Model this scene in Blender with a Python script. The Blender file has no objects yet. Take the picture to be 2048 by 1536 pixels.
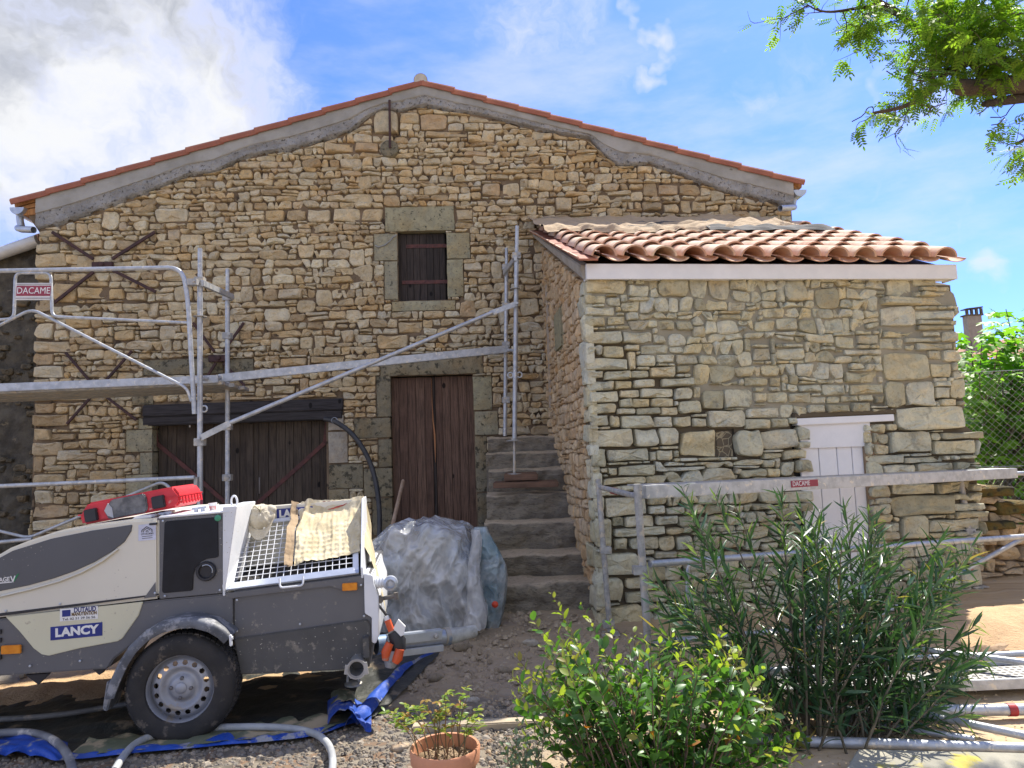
import bpy, bmesh, math, random
from math import radians, sin, cos, pi, sqrt, atan2, tan
from mathutils import Vector, Matrix, Euler, noise
V = Vector
S = bpy.context.scene
COL = S.collection

# ------------------------------------------------------------------ camera
cam_d = bpy.data.cameras.new('camera'); cam = bpy.data.objects.new('camera', cam_d); COL.objects.link(cam)
cam_d.sensor_width = 36.0; cam_d.sensor_fit = 'HORIZONTAL'; cam_d.lens = 1420 / 2048 * 36
cam_d.clip_start = 0.05; cam_d.clip_end = 2000
CAMP = V((0, 0, 1.6))
CR = Euler((radians(95.5), 0, 0)).to_matrix() @ Matrix.Rotation(radians(-2.0), 3, 'Z')
cam.matrix_world = Matrix.Translation(CAMP) @ CR.to_4x4()
S.camera = cam
S.render.resolution_x, S.render.resolution_y = 1024, 768

# ------------------------------------------------------------------ sun and exposure
SUN_EL, SUN_AZ = 55.5, 36.0            # height, and bearing east of straight ahead (+Y)
sd = bpy.data.lights.new('sun', 'SUN'); sd.energy = 2.4; sd.angle = radians(0.53); sd.color = (1.0, 0.94, 0.84)
sun = bpy.data.objects.new('sun', sd); COL.objects.link(sun)
_d = V((sin(radians(SUN_AZ)) * cos(radians(SUN_EL)), cos(radians(SUN_AZ)) * cos(radians(SUN_EL)), sin(radians(SUN_EL))))
sun.rotation_euler = _d.to_track_quat('Z', 'Y').to_euler(); sun.location = _d * 40
S.view_settings.view_transform = 'Standard'; S.view_settings.look = 'None'
S.view_settings.gamma = 1.0; S.view_settings.exposure = 1.90
S.view_settings.use_curve_mapping = False
S.cycles.max_bounces = 8; S.cycles.transparent_max_bounces = 12
S.cycles.use_denoising = True

def ray(x, y):
    return CR @ V(((x - 1024) / 1420, -(y - 768) / 1420, -1.0))
def at(x, y, Y):
    """the point at world distance Y that shows at photograph position x, y"""
    d = ray(x, y); return CAMP + d * (Y / d.y)

# ------------------------------------------------------------------ node helpers
def newmat(name):
    m = bpy.data.materials.new(name); m.use_nodes = True
    nt = m.node_tree; nt.nodes.clear()
    return m, nt
class N:
    def __init__(s, nt): s.nt = nt
    def n(s, t, **k):
        nd = s.nt.nodes.new(t)
        ins = k.pop('ins', {})
        for a, b in k.items(): setattr(nd, a, b)
        for a, b in ins.items():
            if isinstance(b, bpy.types.NodeSocket): s.nt.links.new(b, nd.inputs[a])
            else: nd.inputs[a].default_value = b
        return nd
    def math(s, op, a, b=0.0, c=None, clamp=False):
        ins = {0: a, 1: b}
        if c is not None: ins[2] = c
        return s.n('ShaderNodeMath', operation=op, use_clamp=clamp, ins=ins).outputs[0]
    def ss(s, x, lo, hi, a=0.0, b=1.0):
        return s.n('ShaderNodeMapRange', interpolation_type='SMOOTHSTEP', ins={'Value': x, 'From Min': lo, 'From Max': hi, 'To Min': a, 'To Max': b}).outputs[0]
    def noise(s, scale, detail=5, rough=.55, vec=None, w=0.0):
        ins = {'Scale': scale, 'Detail': detail, 'Roughness': rough}
        if vec is not None: ins['Vector'] = vec
        nd = s.n('ShaderNodeTexNoise', ins=ins)
        return nd.outputs['Fac']
    def ramp(s, fac, stops, interp='LINEAR'):
        nd = s.n('ShaderNodeValToRGB', ins={'Fac': fac}); cr = nd.color_ramp; cr.interpolation = interp
        while len(cr.elements) < len(stops): cr.elements.new(0.5)
        for e, (p, c) in zip(cr.elements, stops): e.position = p; e.color = (*c, 1)
        return nd.outputs[0]
    def mix(s, fac, a, b, mode='MIX'):
        nd = s.n('ShaderNodeMix', data_type='RGBA', blend_type=mode)
        for sock, v in ((nd.inputs[0], fac), (nd.inputs[6], a), (nd.inputs[7], b)):
            if isinstance(v, bpy.types.NodeSocket): s.nt.links.new(v, sock)
            else: sock.default_value = (*v, 1) if isinstance(v, (tuple, list)) and len(v) == 3 else v
        return nd.outputs[2]
    def coord(s, o='Object', scale=None):
        c = s.n('ShaderNodeTexCoord').outputs[o]
        if scale: c = s.n('ShaderNodeMapping', ins={'Vector': c, 'Scale': scale}).outputs[0]
        return c
    def bump(s, h, strength=.4, dist=.01, normal=None):
        ins = {'Height': h, 'Strength': strength, 'Distance': dist}
        if normal is not None: ins['Normal'] = normal
        return s.n('ShaderNodeBump', ins=ins).outputs[0]
    def out(s, sh): s.n('ShaderNodeOutputMaterial', ins={'Surface': sh})
    def bsdf(s, col, rough=.8, metal=0.0, normal=None, **k):
        ins = {'Base Color': col if isinstance(col, bpy.types.NodeSocket) else (*col, 1), 'Roughness': rough, 'Metallic': metal}
        if normal is not None: ins['Normal'] = normal
        for a, b in k.items(): ins[a.replace('_', ' ')] = b
        return s.n('ShaderNodeBsdfPrincipled', ins=ins).outputs[0]

def simple(name, a, b=None, rough=.6, metal=0.0, scale=8, bump=.0, bscale=None, contrast=(.35, .65), dirt=None, dist=.01, stretch=None, spec=.5, specks=None):
    """noise-varied material: colour a to b, optional dirt colour (colour, scale, threshold)"""
    m, nt = newmat(name); q = N(nt); b = b or tuple(c * .8 for c in a)
    vec = q.coord('Object', stretch) if stretch else q.coord('Object')
    f = q.ss(q.noise(scale, 6, .6, vec), *contrast)
    col = q.mix(f, a, b)
    if dirt:
        col = q.mix(q.ss(q.noise(dirt[1], 7, .65, vec), dirt[2], dirt[2] + .08), col, dirt[0])
    if specks:
        vd = q.n('ShaderNodeTexVoronoi', feature='F1', ins={'Vector': vec, 'Scale': specks[1], 'Randomness': 1.0}).outputs['Distance']
        col = q.mix(q.math('MULTIPLY', q.ss(vd, .16, .08), q.ss(q.noise(2.3, 3, .6, vec), specks[2], specks[2] + .1)), col, specks[0])
    nm = None
    if bump: nm = q.bump(q.noise(bscale or scale * 4, 6, .65, vec), bump, dist)
    q.out(q.bsdf(col, rough, metal, nm, Specular_IOR_Level=spec)); return m

def stone_mat(name, ramp, lichen=None, mortar=None, src='attr', bump=.55, damp=None):
    m, nt = newmat(name); q = N(nt)
    tint = q.n('ShaderNodeAttribute', attribute_name='tint').outputs['Fac']
    geo = q.coord('Object')
    vec = q.n('ShaderNodeVectorMath', operation='ADD', ins={0: geo, 1: q.n('ShaderNodeCombineXYZ', ins={'X': q.math('MULTIPLY', tint, 37.0), 'Y': q.math('MULTIPLY', tint, 11.0)}).outputs[0]}).outputs[0]
    col = q.ramp(tint, ramp, 'LINEAR')
    n1 = q.noise(9, 7, .62, vec); n2 = q.noise(38, 5, .7, vec); n3 = q.noise(3.0, 3, .5, vec)
    col = q.mix(q.ss(n1, .42, .62, 0, .8), col, q.mix(1.0, col, (1.28, 1.24, 1.17), 'MULTIPLY'))
    col = q.mix(q.ss(n2, .50, .68, 0, .55), col, q.mix(1.0, col, (.62, .56, .48), 'MULTIPLY'))
    col = q.mix(q.ss(n3, .48, .66, 0, .5), col, q.mix(1.0, col, (1.06, .88, .66), 'MULTIPLY'))
    if lichen:
        col = q.mix(q.ss(q.noise(lichen[1], 6, .7, vec), lichen[2], lichen[2] + .1, 0, lichen[3]), col, lichen[0])
    vor = q.n('ShaderNodeTexVoronoi', feature='F1', ins={'Vector': vec, 'Scale': 46.0}).outputs['Distance']
    pits = q.ss(vor, .10, .22)
    h = q.math('ADD', q.math('MULTIPLY', n1, 1.0), q.math('MULTIPLY', q.noise(70, 4, .7, vec), .35))
    h = q.math('ADD', h, q.math('MULTIPLY', pits, .12))
    q.out(q.bsdf(col, .95, 0, q.bump(h, bump + .3, .03), Specular_IOR_Level=.2)); return m

# ------------------------------------------------------------------ mesh builder
class MB:
    def __init__(s): s.v = []; s.f = []; s.tint = []; s.cur = .5
    def add(s, vs, fs):
        b = len(s.v); s.v += [tuple(p) for p in vs]
        for f in fs: s.f.append(tuple(b + i for i in f)); s.tint.append(s.cur)
    def box(s, x0, x1, y0, y1, z0, z1):
        vs = [(x, y, z) for x in (x0, x1) for y in (y0, y1) for z in (z0, z1)]
        s.add(vs, [(0, 1, 3, 2), (4, 6, 7, 5), (0, 4, 5, 1), (2, 3, 7, 6), (0, 2, 6, 4), (1, 5, 7, 3)]); return s
    def hexa(s, p):           # eight corner points: four near, four far
        s.add(p, [(3, 2, 1, 0), (4, 5, 6, 7), (0, 1, 5, 4), (1, 2, 6, 5), (2, 3, 7, 6), (3, 0, 4, 7)]); return s
    def prism(s, poly, t0, t1):   # polygon of (x, z) in the side plane, from depth t0 to t1
        n = len(poly)
        vs = [(p[0], t0, p[1]) for p in poly] + [(p[0], t1, p[1]) for p in poly]
        s.add(vs, [tuple(range(n)), tuple(range(2 * n - 1, n - 1, -1))] + [(i, i + n, (i + 1) % n + n, (i + 1) % n) for i in range(n)]); return s
    def bar(s, a, b, w, h, up=(0, 0, 1)):    # rectangular bar between two points
        a, b = V(a), V(b); d = (b - a).normalized(); up = V(up)
        sd_ = d.cross(up)
        if sd_.length < 1e-4: sd_ = d.cross(V((0, 1, 0)))
        sd_.normalize(); u2 = sd_.cross(d).normalized()
        o = [(-w / 2, -h / 2), (w / 2, -h / 2), (w / 2, h / 2), (-w / 2, h / 2)]
        s.hexa([a + sd_ * x + u2 * y for x, y in o] + [b + sd_ * x + u2 * y for x, y in o]); return s
    def tube(s, path, r, n=10, cap=True, r2=None):
        path = [V(p) for p in path]; rings = []; m = len(path)
        d0 = (path[1] - path[0]).normalized()
        ref = V((0, 0, 1)) if abs(d0.z) < .9 else V((1, 0, 0))
        a = d0.cross(ref).normalized()
        for i, p in enumerate(path):
            d = ((path[min(i + 1, m - 1)] - p).normalized() + (p - path[max(i - 1, 0)]).normalized())
            if d.length < 1e-6: d = d0
            d.normalize(); a = (a - d * a.dot(d)).normalized(); b = d.cross(a)
            rr = r[i] if isinstance(r, (list, tuple)) else (r if r2 is None else r + (r2 - r) * i / (m - 1))
            rings.append([p + (a * cos(k * 2 * pi / n) + b * sin(k * 2 * pi / n)) * rr for k in range(n)])
        vs = [p for rg in rings for p in rg]
        fs = [(i * n + k, i * n + (k + 1) % n, (i + 1) * n + (k + 1) % n, (i + 1) * n + k) for i in range(m - 1) for k in range(n)]
        if cap: fs += [tuple(range(n - 1, -1, -1)), tuple((m - 1) * n + k for k in range(n))]
        s.add(vs, fs); return s
    def pipe(s, path, r, wall=.003, n=14):   # open-ended pipe with a bore
        s.tube(path, r, n, cap=False)
        b = len(s.v); m = len(path)
        s.tube(path, r - wall, n, cap=False)
        k0 = b - m * n
        s.f[-((m - 1) * n):] = [tuple(reversed(f)) for f in s.f[-((m - 1) * n):]]
        for k in range(n):
            s.f.append((k0 + k, b + k, b + (k + 1) % n, k0 + (k + 1) % n)); s.tint.append(s.cur)
            e = (m - 1) * n
            s.f.append((k0 + e + k, k0 + e + (k + 1) % n, b + e + (k + 1) % n, b + e + k)); s.tint.append(s.cur)
        return s
    def lathe(s, c, axis, prof, n=20):       # profile of (radius, distance along axis)
        c = V(c); ax = V(axis).normalized(); ref = V((0, 0, 1)) if abs(ax.z) < .9 else V((1, 0, 0))
        a = ax.cross(ref).normalized(); b = ax.cross(a)
        vs = []
        for r, h in prof:
            for k in range(n): vs.append(c + ax * h + (a * cos(2 * pi * k / n) + b * sin(2 * pi * k / n)) * max(r, 1e-5))
        m = len(prof)
        fs = [(i * n + k, i * n + (k + 1) % n, (i + 1) * n + (k + 1) % n, (i + 1) * n + k) for i in range(m - 1) for k in range(n)]
        s.add(vs, fs); return s
    def grid(s, nu, nv, fn):
        vs = [fn(i / nu, j / nv) for j in range(nv + 1) for i in range(nu + 1)]
        fs = [(j * (nu + 1) + i, j * (nu + 1) + i + 1, (j + 1) * (nu + 1) + i + 1, (j + 1) * (nu + 1) + i) for j in range(nv) for i in range(nu)]
        s.add(vs, fs); return s
    def mesh(s, name, mat, smooth=None, bevel=0, org=None, weld=False, recalc=False):
        me = bpy.data.meshes.new(name)
        vs = s.v if org is None else [(p[0] - org[0], p[1] - org[1], p[2] - org[2]) for p in s.v]
        me.from_pydata(vs, [], s.f)
        if mat: me.materials.append(mat)
        if any(abs(t - .5) > 1e-6 for t in s.tint):
            at_ = me.attributes.new('tint', 'FLOAT', 'FACE'); at_.data.foreach_set('value', s.tint)
        if bevel or weld or recalc:
            bm = bmesh.new(); bm.from_mesh(me)
            if weld: bmesh.ops.remove_doubles(bm, verts=bm.verts, dist=1e-5)
            if recalc: bmesh.ops.recalc_face_normals(bm, faces=bm.faces)
            if bevel:
                es = [e for e in bm.edges if len(e.link_faces) == 2 and e.calc_face_angle(0) > .45]
                bmesh.ops.bevel(bm, geom=es, offset=bevel, segments=2, affect='EDGES', clamp_overlap=True)
            bm.to_mesh(me); bm.free()
        if smooth is not None:
            me.shade_smooth()
            if smooth < 179: me.set_sharp_from_angle(angle=radians(smooth))
        return me
    def build(s, name, mat, parent=None, smooth=None, bevel=0, org=None, **k):
        return link(name, s.mesh(name, mat, smooth, bevel, org, **k), parent, org)
def link(name, me, parent=None, loc=None):
    o = bpy.data.objects.new(name, me); COL.objects.link(o); o.parent = parent
    if loc is not None: o.location = loc
    return o
def tag(o, label, cat, group=None):
    o['label'] = label; o['category'] = cat
    if group: o['group'] = group
    return o
def thing(name, label, cat, M=None, group=None):
    o = bpy.data.objects.new(name, None); COL.objects.link(o); o.empty_display_size = .2
    if M is not None:
        if isinstance(M, Matrix): o.matrix_basis = M
        else: o.location = M
    return tag(o, label, cat, group)
def struct(o): o['kind'] = 'structure'; return o
def stuff(o): o['kind'] = 'stuff'; return o
def rel(P, root):
    """world points into the local space of a root that only translates"""
    return [V(p) - root.location for p in P]

class Frame:
    """an upright plane in the place: x along it, y away from the camera, z up"""
    def __init__(s, o, yaw, pitch=0.0):
        s.M = Matrix.Translation(V(o)) @ Matrix.Rotation(radians(yaw), 4, 'Z') @ Matrix.Rotation(radians(-pitch), 4, 'Y')
        s.I = s.M.inverted(); s.c = s.I @ CAMP; s.R = s.I.to_3x3()
    def P(s, x, y, t=0.0):
        d = s.R @ ray(x, y); k = (t - s.c.y) / d.y
        return s.c + d * k
    def uv(s, x, y, t=0.0):
        p = s.P(x, y, t); return (p.x, p.z)
    def rect(s, x0, y0, x1, y1, t=0.0):
        a = s.uv(x0, y0, t); b = s.uv(x1, y1, t); c = s.uv(x1, y0, t); d = s.uv(x0, y1, t)
        return (min((a[0] + d[0]) / 2, (b[0] + c[0]) / 2), min((b[1] + d[1]) / 2, (a[1] + c[1]) / 2),
                max((a[0] + d[0]) / 2, (b[0] + c[0]) / 2), max((b[1] + d[1]) / 2, (a[1] + c[1]) / 2))
def fbm(p, sc=1.0, oct_=4):
    return noise.fractal(V(p) * sc, 1.0, 2.0, oct_)
def smooth01(x): x = max(0, min(1, x)); return x * x * (3 - 2 * x)
def GZ(x, y):
    """height of the ground"""
    return .10 + .42 * smooth01((y - 5.0) / 3.6) + .03 * smooth01((abs(x) - 3) / 3) + .012 * fbm((x, y, 0), 1.2, 3)

# ------------------------------------------------------------------ sky
w = bpy.data.worlds.new('World'); S.world = w; w.use_nodes = True; nt = w.node_tree; nt.nodes.clear(); q = N(nt)
sky = q.n('ShaderNodeTexSky', sky_type='NISHITA', sun_disc=False, sun_elevation=radians(SUN_EL), sun_rotation=radians(SUN_AZ), air_density=1.0, dust_density=.6, ozone_density=1.6)
skyc = sky.outputs[0]
dirv = q.n('ShaderNodeVectorMath', operation='NORMALIZE', ins={0: q.coord('Generated')}).outputs[0]
warp = q.n('ShaderNodeTexNoise', ins={'Vector': dirv, 'Scale': 4.0, 'Detail': 5.0, 'Roughness': .6}).outputs['Color']
dirw = q.n('ShaderNodeVectorMath', operation='ADD', ins={0: dirv, 1: q.n('ShaderNodeVectorMath', operation='MULTIPLY', ins={0: q.n('ShaderNodeVectorMath', operation='SUBTRACT', ins={0: warp, 1: (.5, .5, .5)}).outputs[0], 1: (.30, .30, .30)}).outputs[0]}).outputs[0]
# where the clouds stand (photograph position, angular radius, amount)
BL = [((60, 60), .34, .95), ((230, 190), .24, .95), ((330, 60), .12, .85), ((350, 190), .12, .7), ((450, 170), .12, .50), ((540, 220), .11, .50), ((610, 250), .08, .40), ((120, 330), .16, .6), ((330, 330), .10, .35),
      ((1090, 60), .13, .30), ((1000, 150), .07, .22), ((1180, 190), .10, .24), ((1315, 50), .040, .62), ((1320, 95), .034, .54), ((1290, 165), .032, .50), ((1430, 75), .036, .52), ((1480, 30), .045, .60), ((1540, 190), .075, .34), ((1620, 130), .09, .26), ((1560, 330), .08, .25),
      ((1900, 220), .05, .42), ((1650, 340), .09, .20), ((1850, 440), .13, .24), ((2000, 565), .05, .6), ((1750, 480), .12, .18), ((2010, 100), .09, .45)]
acc = None
for (px, r, amt) in BL:
    c = ray(*px).normalized()
    dd = q.n('ShaderNodeVectorMath', operation='DISTANCE', ins={0: dirw, 1: tuple(c)}).outputs['Value']
    m_ = q.ss(dd, r * 1.25, r * .15, 0, amt)
    acc = m_ if acc is None else q.math('MAXIMUM', acc, m_)
stretchv = q.n('ShaderNodeMapping', ins={'Vector': dirv, 'Rotation': (0, radians(25), 0), 'Scale': (1.0, 1.0, 1.0)}).outputs[0]
fine = q.noise(7.5, 9, .62, dirw)
away = q.ss(q.n('ShaderNodeSeparateXYZ', ins={0: dirv}).outputs['Y'], .5, .1)          # unseen rest of the sky, given heavier cloud to light the shaded walls
other = q.math('MULTIPLY', away, q.ss(q.noise(1.8, 4, .5, dirv), .38, .56, 0, .95))
acc = q.math('MAXIMUM', acc, other)
dens = q.math('ADD', acc, q.math('MULTIPLY', q.math('SUBTRACT', fine, .5), 1.5))
dens = q.math('MULTIPLY', dens, q.ss(acc, .02, .25))
cov = q.ss(dens, .04, 1.0)
wisp = q.ss(q.noise(2.6, 7, .6, q.n('ShaderNodeMapping', ins={'Vector': dirv, 'Rotation': (0, .5, .0), 'Scale': (1.0, 1.0, 3.2)}).outputs[0]), .42, .75, 0, .50)
cov = q.math('MAXIMUM', cov, wisp)
shade = q.ss(q.noise(4.2, 7, .6, dirw), .36, .60)
deep = q.math('MULTIPLY', q.ss(dens, .55, 1.05), shade)
# unseen clouds away from the sun are brightened to fill the shaded walls
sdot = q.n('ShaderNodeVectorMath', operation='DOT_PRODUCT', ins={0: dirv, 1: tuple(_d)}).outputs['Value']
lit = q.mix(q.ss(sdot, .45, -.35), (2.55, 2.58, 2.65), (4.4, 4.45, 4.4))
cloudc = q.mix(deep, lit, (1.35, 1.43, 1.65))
skyb = q.mix(1.0, skyc, (.255, .37, .77), 'MULTIPLY')
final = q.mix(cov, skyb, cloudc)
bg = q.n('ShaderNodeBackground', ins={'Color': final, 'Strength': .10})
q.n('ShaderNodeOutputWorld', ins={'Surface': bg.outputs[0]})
# ------------------------------------------------------------------ materials
RAMP_H = [(0, (0.353, 0.270, 0.163)), (.14, (0.502, 0.399, 0.241)), (.30, (0.456, 0.394, 0.268)), (.46, (0.571, 0.487, 0.325)), (.58, (0.490, 0.363, 0.190)), (.70, (0.513, 0.464, 0.347)), (.85, (0.606, 0.546, 0.386)), (1, (0.433, 0.335, 0.213))]
RAMP_S = [(0, (0.361, 0.342, 0.238)), (.2, (0.509, 0.490, 0.354)), (.4, (0.460, 0.459, 0.360)), (.6, (0.558, 0.549, 0.419)), (.78, (0.535, 0.537, 0.444)), (.92, (0.558, 0.498, 0.316)), (1, (0.421, 0.426, 0.354))]
RAMP_L = [(0, (0.414, 0.287, 0.161)), (.2, (0.540, 0.402, 0.241)), (.4, (0.483, 0.380, 0.253)), (.6, (0.598, 0.471, 0.299)), (.8, (0.552, 0.437, 0.299)), (1, (0.483, 0.322, 0.172))]
M_house = stone_mat('limestone_warm', RAMP_H, ((.20, .19, .16), 5.0, .62, .6))
M_shed = stone_mat('limestone_grey', RAMP_S, ((.17, .17, .135), 4.0, .56, .55))
M_side = stone_mat('limestone_ochre', RAMP_L)
M_dress = stone_mat('dressed_lichen', [(0, (.31, .29, .19)), (.5, (.36, .335, .23)), (1, (.29, .27, .19))], ((.06, .06, .045), 24.0, .56, .9), bump=.5)
M_dark = stone_mat('dressed_dark', [(0, (.20, .18, .125)), (1, (.26, .23, .155))], ((.05, .048, .036), 13.0, .52, .85), bump=.6)
M_pale = stone_mat('dressed_pale', [(0, (.38, .35, .29)), (1, (.42, .38, .31))])
M_mortar_h = simple('mortar_ochre', (.23, .165, .10), (.12, .085, .052), .97, 0, 3.0, .7, 34, dirt=((.055, .04, .028), 6, .55))
M_mortar_l = simple('mortar_side', (.36, .27, .18), (.24, .175, .11), .97, 0, 3.0, .7, 34)
def mortar_shed():
    m, nt = newmat('mortar_shed'); q = N(nt)
    fl = q.n('ShaderNodeAttribute', attribute_name='flush').outputs['Fac']
    f = q.noise(12, 6, .6)
    a = q.mix(f, (.27, .25, .19), (.37, .345, .265)); b = q.mix(f, (.10, .08, .055), (.17, .14, .095))
    q.out(q.bsdf(q.mix(fl, b, a), .97, 0, q.bump(q.noise(60, 6, .7), .6, .012), Specular_IOR_Level=.1)); return m
M_mortar_s = mortar_shed()
M_render = simple('cement_render_rough', (.44, .43, .405), (.30, .292, .27), .96, 0, 5, 1.0, 30, dirt=((.11, .105, .095), 26, .56), dist=.05)
M_render2 = simple('cement_render_smooth', (.37, .36, .325), (.28, .272, .24), .95, 0, 3.0, .5, 40, dirt=((.13, .12, .10), 9, .66))
M_tile = simple('verge_terracotta', (.40, .155, .09), (.29, .105, .065), .8, 0, 3.5, .3, 60, dirt=((.22, .10, .07), 9, .64))
def tile_mat():
    m, nt = newmat('canal_terracotta'); q = N(nt)
    r = q.n('ShaderNodeObjectInfo').outputs['Random']
    vec = q.n('ShaderNodeVectorMath', operation='ADD', ins={0: q.coord('Object'), 1: q.n('ShaderNodeCombineXYZ', ins={'X': q.math('MULTIPLY', r, 50.)}).outputs[0]}).outputs[0]
    col = q.ramp(r, [(0, (.50, .27, .18)), (.3, (.60, .39, .27)), (.6, (.55, .32, .23)), (.85, (.64, .47, .34)), (1, (.48, .30, .21))])
    z = q.n('ShaderNodeSeparateXYZ', ins={0: q.n('ShaderNodeNewGeometry').outputs['Normal']}).outputs['Z']
    dust = q.math('MULTIPLY', q.ss(z, .1, .8), q.ss(q.noise(9, 6, .6, vec), .36, .62))
    col = q.mix(q.math('MULTIPLY', dust, .85), col, (.70, .56, .42))
    col = q.mix(q.ss(q.noise(30, 5, .7, vec), .60, .72, 0, .5), col, (.26, .15, .10))
    q.out(q.bsdf(col, .88, 0, q.bump(q.noise(70, 5, .6, vec), .35, .006), Specular_IOR_Level=.25)); return m
M_canal = tile_mat()
def wood_mat(name, a, b, dark, grain=26, rough=.8, horiz=False):
    m, nt = newmat(name); q = N(nt)
    r = q.n('ShaderNodeObjectInfo').outputs['Random']
    sh = q.n('ShaderNodeCombineXYZ', ins={'X': q.math('MULTIPLY', r, 31.), 'Z': q.math('MULTIPLY', r, 17.)}).outputs[0]
    vec = q.n('ShaderNodeVectorMath', operation='ADD', ins={0: q.coord('Object'), 1: sh}).outputs[0]
    vs = q.n('ShaderNodeMapping', ins={'Vector': vec, 'Scale': (.055, 1, 1) if horiz else (1, 1, .055)}).outputs[0]
    g = q.noise(grain * 2.4, 6, .65, vs)
    col = q.mix(r, a, b)
    col = q.mix(q.ss(g, .42, .62, 0, .7), col, dark)
    kn = q.n('ShaderNodeTexVoronoi', feature='F1', ins={'Vector': q.n('ShaderNodeMapping', ins={'Vector': vec, 'Scale': (1, 1, .62)}).outputs[0], 'Scale': 3.4}).outputs['Distance']
    col = q.mix(q.ss(kn, .09, .055), col, tuple(c * .35 for c in dark))
    col = q.mix(q.ss(q.noise(3.0, 4, .6, vec), .5, .75, 0, .45), col, tuple(min(1, c * 1.7 + .01) for c in a))
    q.out(q.bsdf(col, rough, 0, q.bump(g, .45, .005), Specular_IOR_Level=.25)); return m
M_wdark = wood_mat('wood_tarred', (0.064, 0.048, 0.035), (0.096, 0.074, 0.054), (0.026, 0.021, 0.018))
M_wblack = wood_mat('wood_blackened', (.040, .032, .027), (.062, .048, .040), (.018, .015, .013))
M_wred = wood_mat('wood_redbrown', (.12, .070, .048), (.175, .108, .074), (.045, .029, .021))
M_wsplit = wood_mat('wood_fresh_split', (.42, .20, .09), (.46, .22, .10), (.28, .12, .06))
M_wbeam = wood_mat('wood_black_beam', (0.042, 0.039, 0.042), (0.053, 0.049, 0.050), (0.017, 0.015, 0.015), horiz=True)
M_wold = wood_mat('wood_board_old', (.17, .10, .065), (.21, .13, .085), (.08, .05, .035), horiz=True)
M_worange = wood_mat('wood_rafter_orange', (.48, .24, .09), (.52, .27, .11), (.30, .13, .05))
M_white = simple('paint_white', (.78, .785, .79), (.72, .73, .74), .5, 0, 5, .1, 50, dirt=((.52, .48, .42), 9, .74))
M_rust = simple('iron_rusty', (.085, .042, .036), (.055, .032, .032), .8, .2, 18, .4, 60)
M_rust2 = simple('iron_red_oxide', (.135, .050, .040), (.085, .036, .032), .75, .15, 14, .3, 60)
M_zinc = simple('zinc_gutter', (.48, .52, .58), (.40, .44, .50), .38, .55, 10, .1, 40)
M_void = simple('dark_interior', (.012, .011, .010), None, .9)

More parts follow.
